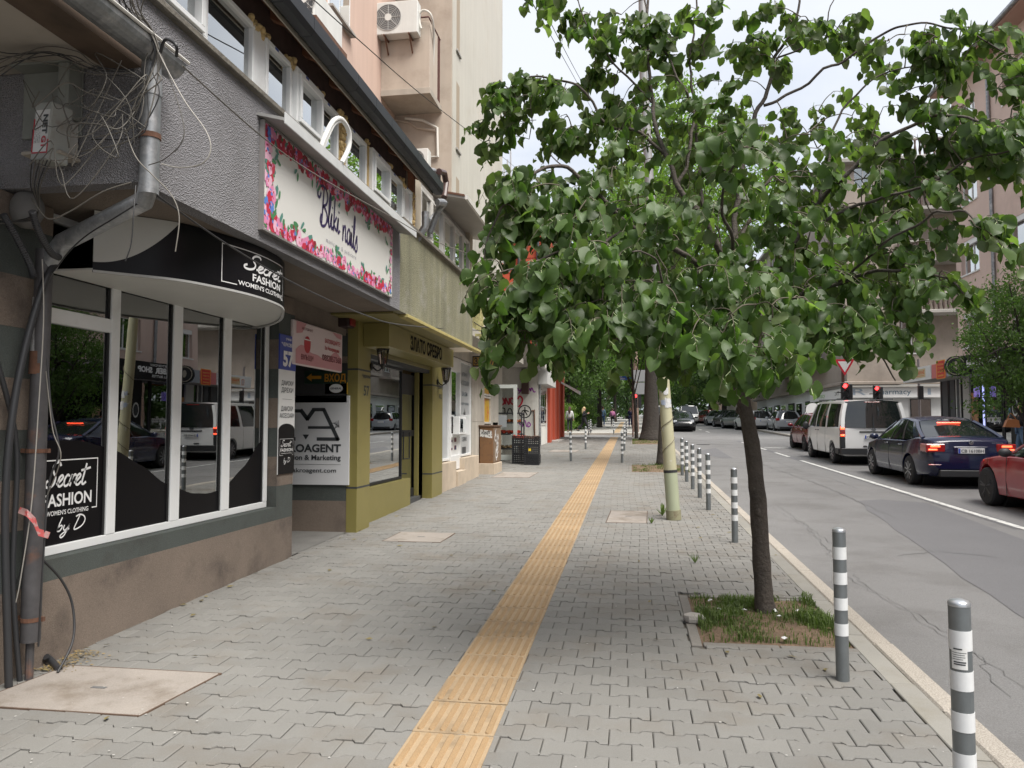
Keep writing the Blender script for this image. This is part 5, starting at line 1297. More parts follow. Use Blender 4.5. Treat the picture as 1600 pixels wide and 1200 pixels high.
for q in ((x0_, x0_ + st, zb0, zt0), (x1_ - st * 1.6, x1_, zb0, zt0), (x0_ + st, x1_ - st * 1.6, zb0, zb0 + .16), (x0_ + st, x1_ - st * 1.6, zt0 - .11, zt0)): mb.box(q[0], q[1], DY - .03, DY + .03, q[2], q[3], .004)
mb.build('door_frame', M('door_alu', (.50, .53, .50), .4, var=.04), OD)
mb = MB(); mb.box(x0_ + st, x1_ - st * 1.6, DY - .004, DY + .004, zb0 + .16, zt0 - .11); mb.build('pane', glass_mat('door_glass', (.8, .83, .83), 1.45, 1.0), OD)
mb = MB(); mb.box(x0_ + st + .02, x0_ + st + .30, DY - .012, DY - .006, 1.55, 1.92); mb.build('notice', M('notice_grey', (.28, .30, .31), .7), OD)
mb = MB(); mb.tube([(x1_ - .05, DY - .04, 1.33), (x1_ - .05, DY - .09, 1.33), (x1_ - .17, DY - .09, 1.33)], .012, 6); mb.tube([(x1_ - .07, DY - .04, .98), (x1_ - .17, DY - .09, .98)], .01, 5); mb.build('handle', M('chrome', (.6, .6, .6), .2, metal=1), OD)
FRD = empty('vegetable_stand', (-4.0, 23.8, g(23.8)), 'dark shelving stand with trays of vegetables behind the open glass door', 'shelving')
mb = MB()
for z in (.35, .80, 1.15, 1.45): mb.box(-4.35, -3.3, 23.5, 24.1, g(23.8) + z, g(23.8) + z + .04, .004)
for x in (-4.35, -3.34): mb.box(x, x + .04, 23.5, 23.54, g(23.8), g(23.8) + 1.5); mb.box(x, x + .04, 24.06, 24.1, g(23.8), g(23.8) + 1.5)
mb.build('shelf_frame', M('stand_dark', (.05, .05, .055), .6), FRD)
vr = random.Random(6)
for kind_, colr, z in (('tomatoes', (.45, .04, .02), .86), ('peppers', (.5, .13, .02), 1.20), ('potatoes', (.28, .18, .09), .40)):
 mb = MB()
 for i in range(110): mb.ball((vr.uniform(-4.28, -3.38), vr.uniform(23.52, 24.0), g(23.8) + z + vr.uniform(0, .06)), .035, 6, 4)
 o = mb.build(kind_, M('veg_' + kind_, colr, .4, isl=.2), smooth=True, kind='stuff')
m_crate = M('crate_black', (.018, .019, .022), .45)
def make_crate():
 t = empty('produce_crate', (0, 0, 0), 'x', 'crate', 'black plastic produce crates by the greengrocer'); w, d, h = .44, .32, .27
 mb = MB(); mb.box(-w / 2, w / 2, -d / 2, d / 2, 0, .02)
 for x in (-w / 2, w / 2 - .02):
  for y in (-d / 2, d / 2 - .02): mb.box(x, x + .02, y, y + .02, .02, h)
 mb.build('crate_floor', m_crate, t, local=True)
 for s_ in (-1, 1):
  mb = MB(); yy = s_ * (d / 2 - .008)
  for z in (.02, .075, .13, .185, .24): mb.box(-w / 2 + .02, w / 2 - .02, yy - .006, yy + .006, z, z + .028)
  for k in range(6): x = -w / 2 + .05 + k * .062; mb.box(x, x + .02, yy - .005, yy + .005, .02, h - .01)
  mb.build('side_panel', m_crate, t, local=True)
  mb = MB(); xx = s_ * (w / 2 - .008)
  for z in (.02, .075, .13, .185, .24): mb.box(xx - .006, xx + .006, -d / 2 + .02, d / 2 - .02, z, z + .028)
  for k in range(4): y = -d / 2 + .05 + k * .062; mb.box(xx - .005, xx + .005, y, y + .02, .02, h - .01)
  mb.build('end_panel', m_crate, t, local=True)
 return t
cr = make_crate(); cp = GR(830, 727)
CR = [((cp.x, cp.y + .2, 0), 'black crate at the bottom of the front stack'), ((cp.x, cp.y + .2, .275), 'black crate in the middle of the front stack with a yellow tag'), ((cp.x + .01, cp.y + .2, .55), 'black crate on top of the front stack filled with brown roots'),
 ((cp.x - .05, cp.y + .75, 0), 'bottom crate of the stack behind the front one'), ((cp.x - .42, cp.y + .7, 0), 'lower crate left of the front stack beside the door'), ((cp.x - .42, cp.y + .7, .275), 'middle crate left of the front stack beside the door'), ((cp.x - .42, cp.y + .7, .55), 'top crate with red peppers left of the front stack')]
for i, ((x, y, z), lb) in enumerate(CR):
 if i == 0: cr.location = (x, y, g(y) + z); cr['label'] = lb; WL[cr.name] = V((x, y, g(y) + z))
 else: copy_tree(cr, None, (x, y, g(y) + z), 0, lb)
for (x, y, z, colr, nm) in ((cp.x + .01, cp.y + .2, .76, (.12, .06, .035), 'beetroots'), (cp.x - .42, cp.y + .7, .76, (.45, .05, .02), 'red_peppers')):
 mb = MB()
 for i in range(60): mb.ball((x + vr.uniform(-.19, .19), y + vr.uniform(-.13, .13), g(y) + z + vr.uniform(-.02, .05)), .035, 6, 4)
 mb.build(nm, M('veg_' + nm, colr, .5, isl=.3), smooth=True, kind='stuff')
p = AY(828, 703, cp.y - .01); mb = MB(); mb.box(p.x - .04, p.x + .03, cp.y - .012, cp.y - .006, p.z - .03, p.z + .04); mb.build('yellow_tag', M('tag_yellow', (.7, .5, .02), .5), label='yellow tag clipped to the front crate stack', cat='tag')
# graffiti kiosk
KY = 32.5; KX = -3.87
KS = empty('graffiti_kiosk', (-4.8, KY + 1.5, g(KY)), 'white rendered kiosk with purple and red graffiti and a shutter box', 'kiosk')
mb = MB(); mb.box(-6.2, KX, KY, 36.1, 0, 4.05); mb.build('wall', m_white_wall, KS)
def AK(px, py): p = AY(px, py, KY); return p
kfr = FY(0, 0, KY - .001)
mb = MB(); mb.box(-6.6, KX + .3, KY - .25, 36.1, 4.06, 4.4, .01); mb.build('canopy', M('canopy_pale', (.55, .53, .5)), KS)
p = AK(862, 583); mb = MB(); mb.box(KX + .001, KX + .42, KY - .05, 36, 3.35, 3.92, .01); mb.build('shutter_box', M('shutter_grey', (.50, .5, .49), .6, var=.15, vs=3), KS)
mb = MB(); mb.box(KX + .001, KX + .02, KY + .6, 35.6, 1.6, 3.3); w = mb.build('window_frame', m_pvcg, KS)
for a_ in (33.2, 34.0, 34.8): mb = MB(); mb.box(KX + .021, KX + .026, a_, a_ + .7, 1.7, 3.2); mb.build('pane', m_gl2, w)
mb = MB(); mb.tube([(KX + .06, KY + .15, .7), (KX + .06, KY + .15, 3.4)], .05, 8); mb.build('downpipe', m_zinc, KS, smooth=True)
mb = MB(); pa, pb = AK(816, 594), AK(827, 577); mb.box(pa.x, pb.x, KY - .3, KY - .002, pa.z - .6, pb.z, .02); mb.build('duct', M('brown_duct', (.07, .035, .03), .5), KS)
def kt(pts, w_, nm, mat):
 mb = MB()
 for s_ in pts: mb.ribbon([(AK(x, y).x, AK(x, y).z) for x, y in s_], w_, kfr, .004)
 mb.build(nm, mat, KS)
m_gr = M('graffiti_red', (.55, .015, .05), .6); m_gp = M('graffiti_purple', (.26, .03, .30), .6); m_gk = M('graffiti_black', (.02, .02, .02), .6)
kt([[(809, 606), (811, 611), (815, 607)], [(816, 605), (813, 612), (810, 615)], [(818, 605), (818, 612)], [(823, 606), (819, 609), (824, 613)], [(825, 612), (828, 607), (829, 611), (831, 606), (834, 612), (837, 612)]], .05, 'graffiti', m_gp)
kt([[(810, 660), (814, 664), (816, 660), (818, 666)], [(816, 667), (820, 657), (823, 667)], [(825, 660), (825, 667), (829, 664), (826, 659)]], .045, 'graffiti', m_gp)
kt([[(780, 622), (779, 632)], [(781, 627), (785, 622), (788, 629), (783, 633), (780, 628)], [(790, 632), (790, 622), (795, 632), (796, 622)], [(803, 624), (799, 622), (798, 629), (803, 632), (804, 627)],
 [(809, 624), (812, 619), (816, 623), (815, 630), (810, 636)]], .07, 'graffiti', m_gr)
kt([[(820 + 9.5 * cos(t), 643 + 9.5 * sin(t)) for t in [2 * pi * i / 14 for i in range(15)]], [(815, 643), (820, 641), (826, 643)], [(820, 636), (820, 642), (816, 649)], [(820, 642), (824, 649)]], .045, 'graffiti', m_gk)
kt([[(780, 638), (788, 638), (789, 645)], [(792, 648), (795, 639), (799, 640), (801, 648)], [(804, 640), (806, 646)]], .05, 'graffiti', m_gk)
mb = MB(); p0_, p1_ = AK(836, 690), AK(835, 640); mb.tube([(p0_.x, KY - .04, p0_.z), (p1_.x, KY - .04, p1_.z)], .03, 6); mb.tube([(p1_.x - .12, KY - .04, p1_.z - .05), (p1_.x + .02, KY - .04, p1_.z - .05)], .03, 6); mb.build('rusty_pipe', m_rust, KS)
# red building
m_redb = M('red_render', (.40, .065, .03), .85, var=.08, vs=.7, fine=.06, fs=10, streak=.08)
RB = empty('red_building', (-4.5, 40, g(40)), 'brick red building with square columns at the street corner', 'building')
mb = MB(); mb.box(-9.5, KX - .3, 36.2, 44.2, 0, 11.2); mb.build('wall', m_redb, RB)
mb = MB(); mb.box(-9.6, KX + .1, 36.15, 44.3, 4.2, 4.5, .01); mb.build('cornice', m_redb, RB)
for k, y in enumerate((36.3, 38.4, 40.6, 43.2)):
 mb = MB(); mb.box(KX - .29, KX + .13 + .0, y, y + 1.0, g(40) - .3, 11.0, .02); mb.build('column', m_redb, RB)
mb = MB()
for i in range(9): mb.box(-9.5, KX - .29, 36.188, 36.198, 4.7 + i * .7, 4.72 + i * .7)
mb.build('course_line', M('red_joint', (.2, .03, .02), .9), RB)
for y in (37.4, 39.5, 41.7):
 mb = MB(); mb.box(KX - .28, KX - .2, y, y + .85, 1.5, 3.6); f_ = mb.build('window_frame', m_pvcg, RB); mb = MB(); mb.box(KX - .199, KX - .19, y + .06, y + .79, 1.56, 3.54); mb.build('pane', m_gl2, f_)
for i in range(3): mb = MB(); mb.box(KX - .19, KX + .45, 36.9 + i * 2.3, 38.9 + i * 2.3, .6, .6 + .28, .02); mb.build('entrance_step', m_conc, RB)
mb = MB(); mb.ext([(KX + .13, 42.0, 4.0), (KX + 1.1, 42.0, 3.5), (KX + 1.1, 42.0, 3.3), (KX + .13, 42.0, 3.9)], (0, 1.6, 0)); mb.build('small_awning', M('awning_white', (.6, .58, .55), .7), RB)
for x in (-5.2, -4.3): mb = MB(); mb.tube([(x, 36.1, 5), (x, 36.1, 11)], .08, 6); mb.build('downpipe', m_ink, RB)
# tall apartment block behind
m_cream = M('cream_render', (.49, .47, .415), .92, var=.06, vs=.5, fine=.05, fs=50, bump=.5, bs=60, streak=.10, dirt=((.40, .35, .28), .5, .8, .5, .75))
m_cream2 = M('beige_render', (.44, .375, .31), .92, var=.08, vs=.6, bump=.4, bs=60, streak=.12, dirt=((.3, .24, .19), .6, 1.1, .52, .72))
m_pinkw = M('salmon_render', (.53, .385, .315), .92, var=.07, vs=.5, bump=.5, bs=60, streak=.10)
TB = empty('apartment_block', (-8, 20, 0), 'tall cream and salmon apartment block rising behind the low shops', 'building')
TX = -4.72; TYA = 20.0; TYB = YX(785, 300, TX); PXW = -6.32; TH = 27
mb = MB(); mb.box(-14, PXW, 6, 19.95, 0, TH); mb.build('wall', m_pinkw, TB)
ysp = YX(707, 200, TX)
mb = MB(); mb.box(-14, TX - .02, TYA, ysp, 0, TH); mb.build('wall', m_cream2, TB)
mb = MB(); mb.box(-14, TX, ysp + .001, TYB, 0, TH); mb.build('wall', m_cream, TB)
for z in (6.6, 9.3, 12.1, 14.9, 17.7):     # slot windows near the corner
 mb = MB(); mb.box(TX - .3, TX + .003, ysp + .45, ysp + .85, z, z + 1.9); f_ = mb.build('slot_recess', M('recess_beige', (.33, .27, .2), .9), TB)
 mb = MB(); mb.box(TX + .004, TX + .05, ysp + .38, ysp + .92, z - .06, z, .005); mb.build('window_ledge', m_conc, TB)
def balcony(z0, z1, lb):
 mb = MB(); xb = -5.02; yb = 18.75
 t_ = .1; P = 1
 mb.box(PXW + .001, xb, yb, yb + t_, z0, z1, .006); mb.build('balcony_wall', m_cream2, TB)
 mb = MB(); mb.box(xb - t_, xb, yb + t_ + .001, TYA - .45, z0, z1 - .0, .006); mb.build('balcony_side', m_cream2, TB)
 mb = MB(); mb.box(PXW + .001, xb + .02, yb - .02, TYA - .001, z0 - .16, z0 - .001, .006); mb.build('balcony_slab', M('slab_beige', (.36, .32, .27), .9, streak=.2), TB)
 rl = MB(); rl.tube([(xb - .05, yb + .1, z1 + .14), (xb - .05, TYA, z1 + .14)], .02, 6); rl.tube([(PXW, yb + .05, z1 + .14), (xb - .05, yb + .05, z1 + .14), (xb - .05, yb + .1, z1 + .14)], .02, 6)
 k = TYA - .44
 while k < TYA: rl.tube([(xb - .05, k, z0), (xb - .05, k, z1 + .14)], .012, 5); k += .1
 rl.build('railing', M('railing_brown', (.09, .03, .025), .6), TB)
bz = [AY(640, 165, 18.75).z, AY(640, 80, 18.75).z]
z_b = AY(620, 140, 18.75).z
balcony(z_b, z_b + 1.75, ''); balcony(z_b - 5.2 + .3, z_b - 5.2 + 1.4, ''); balcony(z_b + 5, z_b + 6.2, '')
for (a_, b_, z) in ((YX(640, 60, PXW), YX(745, 140, PXW), 0),): pass
for y in (9.5, 12.2, 15.2):
 for z in (7.5, 10.6, 13.7, 16.8):
  mb = MB(); mb.box(PXW - .1, PXW + .01, y, y + 1.3, z, z + 1.5, .01); f_ = mb.build('window_frame', m_pvc, TB); mb = MB(); mb.box(PXW + .011, PXW + .016, y + .08, y + .62, z + .08, z + 1.42); mb.box(PXW + .011, PXW + .016, y + .68, y + 1.22, z + .08, z + 1.42); mb.build('pane', m_gl2, f_)
  mb = MB(); mb.box(PXW + .001, PXW + .14, y - .05, y + 1.35, z - .07, z - .01, .005); mb.build('window_ledge', m_conc, TB)
mb = MB(); mb.box(PXW + .001, PXW + .12, 18.0, 18.7, z_b - 2.4, z_b - .9); mb.build('brown_lining', M('ochre_lining', (.30, .17, .08), .9), TB)
mb = MB(); mb.tube([AY(592, 190, TYA - .03), AY(596, 183, TYA - .03), AY(640, 192, TYA - .03), AY(652, 200, TYA - .03), AY(684, 205, TYA - .03)], .04, 6); mb.build('conduit', m_cream2, TB)
mb = MB(); mb.tube([AY(633, 185, TYA - .06), AY(660, 188, TYA - .06), AY(683, 200, TYA - .06), AY(684, 245, TYA - .06), AY(660, 246, TYA - .06)], .04, 8); mb.build('conduit', M('lagging_white', (.6, .58, .53), .8), TB, smooth=True)
fA = FY(AY(581, 54, 18.4).x, AY(600, 54, 18.4).z, 18.4)
wA = AY(652, 54, 18.4).x - AY(581, 54, 18.4).x
ac_unit('air_conditioner', None, wA, .32, .85, fA, 'large air conditioner with round fan grille on the balcony front')
AB = empty('air_conditioner_bracket', tuple(fA(.2, 0, 0)), 'pair of rusty brackets under the large balcony air conditioner', 'bracket')
for a_ in (wA * .28, wA * .82):
 mb = MB(); mb.tube([fA(a_, -.03, .05), fA(a_, -.03, -.34)], .025, 5); mb.tube([fA(a_, -.03, -.05), fA(a_, -.38, -.33)], .02, 5); mb.build('bracket_arm', m_rust, AB)
mb = MB(); p = [AY(658, 45, 18.6), AY(654, 25, 18.6), AY(662, 16, 18.6), AY(674, 25, 18.62), AY(678, 60, 19.0), AY(676, 110, 19.2)]; mb.tube(cat3(p, 4), .03, 8); mb.build('insulated_hose', M('lagging_white', (.6, .58, .53)), TB, smooth=True)
fB = FX(YX(470, 10, -5.6), 7.15, -5.6)
pB = AX(470, 25, -5.2)
fB = FY(AY(465, 30, 12.2).x, AY(465, 26, 12.2).z, 12.2)
t = ac_unit('air_conditioner', None, .30, 1.3, .55, fB, 'dirty white boxed air conditioner at the top edge above the roof')
mb = MB()
for i in range(3):
 for j in range(4): rect(mb, fB, .03 + i * .085, .10 + i * .085, .04 + j * .12, .13 + j * .12, .016)
mb.build('vent_grid', m_ink, t)
mb = MB(); mb.box(-.05, .36, -.12, -.02, -1.4, .05, fr=fB); mb.build('rusty_tray', m_rust, t)
p = AY(640, 242, 19.2); fC = FY(p.x, AY(640, 265, 19.2).z, 19.2)
ac_unit('air_conditioner', None, .5, .3, .55, fC, 'small white air conditioner low on the rear balcony')
mb = MB(); P = [AX(500, 240, -2.62), AX(507, 215, -2.6), AX(520, 190, -2.58), AX(533, 186, -2.56), AX(545, 205, -2.55), AX(545, 230, -2.56), AX(534, 254, -2.58)]
P[0].z = max(P[0].z, 3.98)
mb.tube(cat3(P, 6), [.022] * 37 if len(cat3(P, 6)) == 37 else .022, 10); mb.build('arched_white_pipe', M('pipe_white', (.68, .68, .66), .5), label='white insulated pipe arching above the nail studio board', cat='pipe', smooth=True)
mb = MB(); mb.tube(cat3([p + V((.0, .05, .0)) for p in P[:4]], 6), .014, 8); mb.build('arched_thin_pipe', M('pipe_white', (.68, .68, .66)), label='thinner white pipe inside the arch above the nail studio board', cat='pipe', smooth=True)
# corner above the camera side: soffit, gutter, pipes, boxes, cables
mb = MB(); mb.box(-5.0, -3.02, -3, 4.0, 3.72, 3.78); mb.build('canopy_soffit', m_soff, B1)
mb = MB(); mb.box(-3.02, -2.80, -3, 4.0, 3.70, 3.92); mb.build('eaves_board', M('eaves_board', (.10, .07, .05), .9, var=.4, vs=4, brush=(20, 1.5, 20)), B1)
mb = MB(); P = [(cos(t) * .085, sin(t) * .085) for t in [pi + pi * i / 10 for i in range(11)]]
mb.ext([(-2.69 + x, -3, 3.77 + z) for x, z in P] + [(-2.69 + x * .93, -3, 3.77 + z * .93) for x, z in P[::-1]], (0, 7.14, 0)); mb.build('half_round_gutter', m_zinc, B1)
mb = MB(); mb.ext([(-2.69 + x * .95, 4.13, 3.77 + z * .95) for x, z in P], (0, .006, 0)); mb.build('gutter_end', m_zinc, B1)
mb = MB(); mb.tube([(-2.60, -3, 3.785), (-2.60, 4.16, 3.785)], .010, 6); mb.build('gutter_bead', m_pvcg, B1)
dpx, dpy = -2.70, 3.95
mb = MB(); mb.tube([(dpx, dpy, 3.73), (dpx, dpy, 2.93)], .054, 14, False); mb.tube([(dpx, dpy, 3.58), (dpx, dpy, 3.50)], .058, 14); mb.build('downpipe', m_zinc, B1, smooth=True, ang=50)
mb = MB(); mb.tube([(dpx, dpy, 3.28), (dpx, dpy, 3.25)], .060, 14); mb.build('pipe_clamp', m_rust, B1)
vpx, vpy = -3.56, 4.20
q = AX(62, 340, vpx)
mb = MB(); mb.tube([(dpx, dpy, 2.98), (dpx - .03, dpy + .01, 2.90), (vpx + .12, vpy, 2.74), (vpx, vpy + .02, 2.60)], .055, 14, False); mb.build('sloping_pipe', m_zinc, B1, smooth=True, ang=50)
bot = AX(46, 1012, -3.56)
mb = MB(); top = V((vpx, vpy, 2.70)); mid = V((-3.575, 4.21, 1.95))
mb.tube([top, mid, (-3.58, 4.21, 1.3), (-3.58, 4.21, .32)], [.050, .050, .055, .055], 16); dp = mb.build('cast_iron_downpipe', m_oldpipe, B1, smooth=True, ang=50)
mb = MB(); mb.tube([mid + V((0, 0, .45)), mid + V((-.004, 0, .12))], .0525, 16, False); mb.build('peeling_pipe_section', M('peeling_paint', (.40, .40, .41), .6, var=.3, vs=8, dirt=((.08, .07, .07), .9, 9, .5, .6)), B1, smooth=True)
mb = MB(); mb.tube([mid + V((-.004, 0, .12)), mid + V((-.008, 0, -.02))], .0545, 16, False); mb.build('rusty_pipe_section', m_rust, B1, smooth=True)
for z in (1.45, .44): mb = MB(); mb.box(-3.69, -3.50, 4.21, 4.23, z, z + .025); mb.tube([(-3.58, 4.21, z - .0), (-3.58, 4.21, z + .025)], .058, 14); mb.build('pipe_clamp', m_rust, B1)
mb = MB(); mb.tube([(-3.58, 4.21, .36), (-3.59, 4.22, .02)], .024, 10); mb.build('pipe_stub', m_oldpipe, B1)
m_cond = M('black_conduit', (.03, .031, .034), .45)
def tube_thing(name, pts, r, mat, lb, cat, grp=None, k=6, n=7, smooth=True):
 mb = MB(); mb.tube(cat3(pts, k), r, n); return mb.build(name, mat, smooth=smooth, ang=80, label=lb, cat=cat, group=grp)
tube_thing('black_conduit', [AX(92, 405, -3.5), AX(70, 440, -3.52), AX(40, 540, -3.56), AX(18, 660, -3.58), AX(8, 800, -3.6), AX(12, 1000, -3.6), AX(14, 1076, -3.6)], .022, m_cond, 'thick black conduit curving down left of the drainpipe', 'conduit')
tube_thing('black_conduit', [AX(-6, 560, -3.62), AX(26, 700, -3.64), AX(20, 900, -3.64), AX(32, 1075, -3.62)], .016, m_cond, 'straight black conduit between the curved conduit and the drainpipe', 'conduit')
m_corr = M('corrugated_conduit', (.035, .035, .038), .5)
for (P, lb) in (([AX(5, 335, -3.5), AX(25, 370, -3.52), AX(45, 410, -3.54), AX(52, 432, -3.56)], 'short corrugated hose hanging at the far left'), ([AX(50, 330, -3.3), AX(62, 365, -3.35), AX(80, 395, -3.4), AX(92, 402, -3.45)], 'corrugated hose joining the drainpipe top')):
 pp = cat3(P, 24); mb = MB(); mb.tube(pp, [.021 if i % 2 else .016 for i in range(len(pp))], 8); mb.build('corrugated_hose', m_corr, label=lb, cat='hose')
EY = PY0 - .01
def boxthing(name, x0, x1, z0, z1, d, rot, mat, lb, cat='junction box'):
 c = V(((x0 + x1) / 2, EY - d / 2, (z0 + z1) / 2)); t = empty(name, c, lb, cat); return t, c
def AE(px, py): return AY(px, py, EY)
a_, b_ = AE(36, 250), AE(132, 108)
t = empty('open_junction_box', (a_.x, EY, a_.z), 'open grey plastic junction box with a corrugated lid on the end wall', 'junction box')
mb = MB(); mb.box(a_.x, b_.x, EY - .015, EY, a_.z + .12, b_.z, .003); mb.box(a_.x, b_.x, EY - .13, EY - .015, b_.z - .012, b_.z, .003); mb.box(b_.x - .07, b_.x, EY - .13, EY - .015, a_.z + .2, b_.z - .012, .008); mb.build('housing', M('box_greygreen', (.23, .24, .22), .6, var=.15, vs=6), t)
a2, b2 = AE(25, 245), AE(66, 143)
nb = empty('isp_box', (a2.x, EY - .25, a2.z), 'tilted grey metal box with a red framed label hanging among cables', 'junction box')
c_n = AY(47, 196, EY - .28); cx, cz = c_n.x, c_n.z; Rm = Matrix.Rotation(radians(-16), 3, 'Z') @ Matrix.Rotation(radians(6), 3, 'Y')
fN = lambda a, b, d=0: V((cx, EY - .20, cz)) + Rm @ V((a, -d, b))
mb = MB(); mb.box(-.075, .075, -.165, .165, -.13, 0, .008, fr=fN); mb.build('casing', M('box_grey', (.36, .37, .35), .6, var=.12, vs=5, dirt=((.2, .15, .11), .5, 5, .55, .7)), nb)
mb = MB(); mb.box(-.055, .065, -.12, .12, .0005, .002, fr=fN); mb.build('label_plate', m_wht, nb)
mb = MB()
for q_ in ((-.06, .07, -.128, -.12), (-.066, -.058, -.12, .07), (.065, .072, -.12, -.05)): mb.box(*q_, .0005, .003, fr=fN)
frr = lambda a, b, d=0: fN(b * -1 * -1 * 0 + (-b), a, d) if False else fN(b, a, d)
fvert = lambda a, b, d=0: fN(.02 - b, a * 1.0, d)          # text running downwards
fv = lambda a, b, d=0: fN(b + .02, .11 - a, d + .002)
txt(mb, 'G1', fv, .14, .0, .06, .038, bold=.04); mb.build('red_print', M('isp_red', (.45, .015, .03), .5), nb)
mb = MB(); txt(mb, 'NET', fv, .02, .0, .11, .04, bold=.045)
for k in range(4): txt(mb, 'сателит и интернет'[:14 - k], fv, .03, -.022 - k * .014, .15, .008)
mb.build('black_print', m_ink, nb)
a3, b3 = AE(72, 252), AE(126, 205)
t = empty('white_junction_box', (a3.x, EY, a3.z), 'small white junction box with a rounded top below the open box', 'junction box')
mb = MB(); mb.box(a3.x + .09, b3.x, EY - .14, EY, a3.z, b3.z + .05, .02); mb.build('cover', M('box_white', (.50, .49, .46), .6, var=.1, vs=6), t)
mb = MB(); mb.box(a3.x, a3.x + .088, EY - .12, EY, a3.z + .01, b3.z - .02, .005); mb.build('terminal_block', M('terminal_black', (.03, .03, .032), .6), t)
mb = MB(); mb.box(a3.x - .02, b3.x + .01, EY - .17, EY, a3.z - .02, a3.z - .001, .004); mb.build('shelf', M('box_shelf', (.40, .36, .31), .8), t)
t = empty('cable_gland_dome', (-3.4, 4.0, 2.8), 'grey cable dome below the junction boxes', 'junction box')
mb = MB(); c_ = AE(22, 320); mb.ball((c_.x, EY + .1, c_.z), (.10, .09, .12), 12, 8); mb.build('dome', M('dome_grey', (.17, .165, .16), .7, var=.2, vs=6), t, smooth=True)
cr_ = random.Random(17)
def cab(P, r, mat, lb, Y=None, n=5):
 pts = [AY(x, y, Y_ - (.26 if Y_ < 4.2 else .24)) for x, y, Y_ in P]; return tube_thing('cable', pts, r, mat, lb, 'cable', 'loose cables tangled round the corner of the roof', 6, n)
ORD = ['first', 'second', 'third', 'fourth', 'fifth', 'sixth', 'seventh', 'eighth', 'ninth']
LOOP = ['over the tilted metal box', 'under the tilted metal box', 'across the open box lid', 'behind the white box', 'over the white box', 'below the white box shelf', 'beside the open box wall', 'between the boxes and the downpipe', 'highest on the end wall', 'lowest on the end wall', 'around the red framed label', 'towards the downpipe clamp', 'past the corrugated lid', 'close to the soffit edge']
cab([(240, -30, 3.9), (220, 20, 4.0), (245, 60, 4.1), (240, 105, 4.1), (222, 150, 4.05), (200, 190, 4.1)], .004, m_cable, 'pale cable running along the gutter and down its outlet')
for k in range(9):
 ox = cr_.uniform(-14, 14); oy = cr_.uniform(-10, 10)
 P = [(175 + ox + k * 3, -30, 3.8), (205 + ox, 15 + oy, 3.95), (232 + ox * .4, 45 + oy, 4.05), (243 + ox * .3, 70 + oy, 4.08), (238 + ox, 105 + oy, 4.1), (cr_.uniform(195, 250), cr_.uniform(130, 210), 4.08), (cr_.uniform(120, 230), cr_.uniform(180, 250), 4.1)]
 cab(P, cr_.uniform(.0028, .0042), m_cable if k % 3 else m_cabled, '%s cable bundled over the gutter end, %s of its bundle' % ('pale' if k % 3 else 'black', ORD[k]))
for k in range(14):
 x0_, y0_ = cr_.uniform(40, 120), cr_.uniform(120, 260)
 P = [(x0_, y0_, 4.0), (x0_ + cr_.uniform(-30, 40), y0_ + cr_.uniform(-40, 50), 3.95), (x0_ + cr_.uniform(0, 80), y0_ + cr_.uniform(-60, 60), 3.95), (x0_ + cr_.uniform(30, 120), y0_ + cr_.uniform(-60, 50), 4.0), (min(228, x0_ + cr_.uniform(80, 150)), cr_.uniform(90, 240), 4.08)]
 cab(P, cr_.uniform(.0026, .004), m_cable, 'loose grey cable looping %s' % LOOP[k])
for k in range(7):
 P = [(-5, 80 + k * 7, 3.9), (20 + k * 8, 70 + cr_.uniform(0, 25), 3.95), (80 + k * 8, 85 + cr_.uniform(-5, 20), 4.0), (150, 105 + cr_.uniform(-5, 12), 4.05), (210, 115 + cr_.uniform(-10, 10), 4.1)]
 cab(P, .003, m_cable if k % 2 else m_cabled, '%s cable under the pale soffit, %s from its edge' % ('grey' if k % 2 else 'black', ORD[k]))
cab([(245, 75, 4.1), (262, 110, 4.05), (290, 160, 4.0), (322, 205, 3.98), (329, 235, 3.98), (315, 256, 3.98), (280, 262, 4.02), (252, 256, 4.1)], .0035, M('cable_white', (.34, .32, .29), .6), 'whitish cable bowing out in a wide loop before the grey parapet')
cab([(250, 80, 4.1), (268, 130, 4.05), (288, 208, 4.02), (262, 245, 4.05), (232, 258, 4.1)], .003, m_cable, 'thin cable forming a narrow loop right of the downpipe')
cab([(195, 200, 4.1), (212, 245, 4.05), (240, 275, 4.0), (268, 305, 4.0), (280, 340, 4.0), (274, 393, 4.0)], .0035, m_cable, 'pale cable end dangling in front of the awning left part')
cab([(212, 290, 4.1), (209, 330, 4.05), (205, 380, 4.05), (196, 408, 4.05)], .0035, m_cabled, 'black cable end dangling over the pale part of the awning')
cab([(250, 85, 4.1), (258, 62, 4.05), (275, 70, 4.0), (276, 88, 4.05)], .009, m_cond, 'thick black cable loop on the gutter end')
for k in range(6):
 P = [(50 + k * 6, 250, 4.0), (48 + k * 3, 290, 4.1), (60, 330, 4.2), (20 + k * 6, 345, 4.25), (-10, 330 + k * 4, 4.2)]
 cab(P, .0035, m_cable if k % 2 else m_cabled, '%s cable sagging below the junction boxes, %s from the left' % ('grey' if k % 2 else 'black', ORD[k]))
cab([(50, 310, 4.1), (75, 342, 4.05), (110, 330, 4.05), (160, 300, 4.05), (205, 285, 4.08)], .0045, m_cable, 'pale cable following the sloping drainpipe')
cab([(215, 318, 4.1), (180, 340, 4.15), (130, 372, 4.3), (95, 410, 4.4), (70, 460, 4.45), (62, 620, 4.45), (60, 760, 4.44), (30, 900, 4.42), (0, 960, 4.4)], .0045, m_cabled, 'black cable descending along the drainpipe to the ground')
cab([(66, 405, 4.36), (68, 500, 4.36), (60, 640, 4.36), (50, 780, 4.36), (36, 880, 4.37), (22, 950, 4.38), (-6, 1010, 4.38)], .004, M('cable_white', (.5, .48, .44)), 'pale cable strapped to the front of the drainpipe')
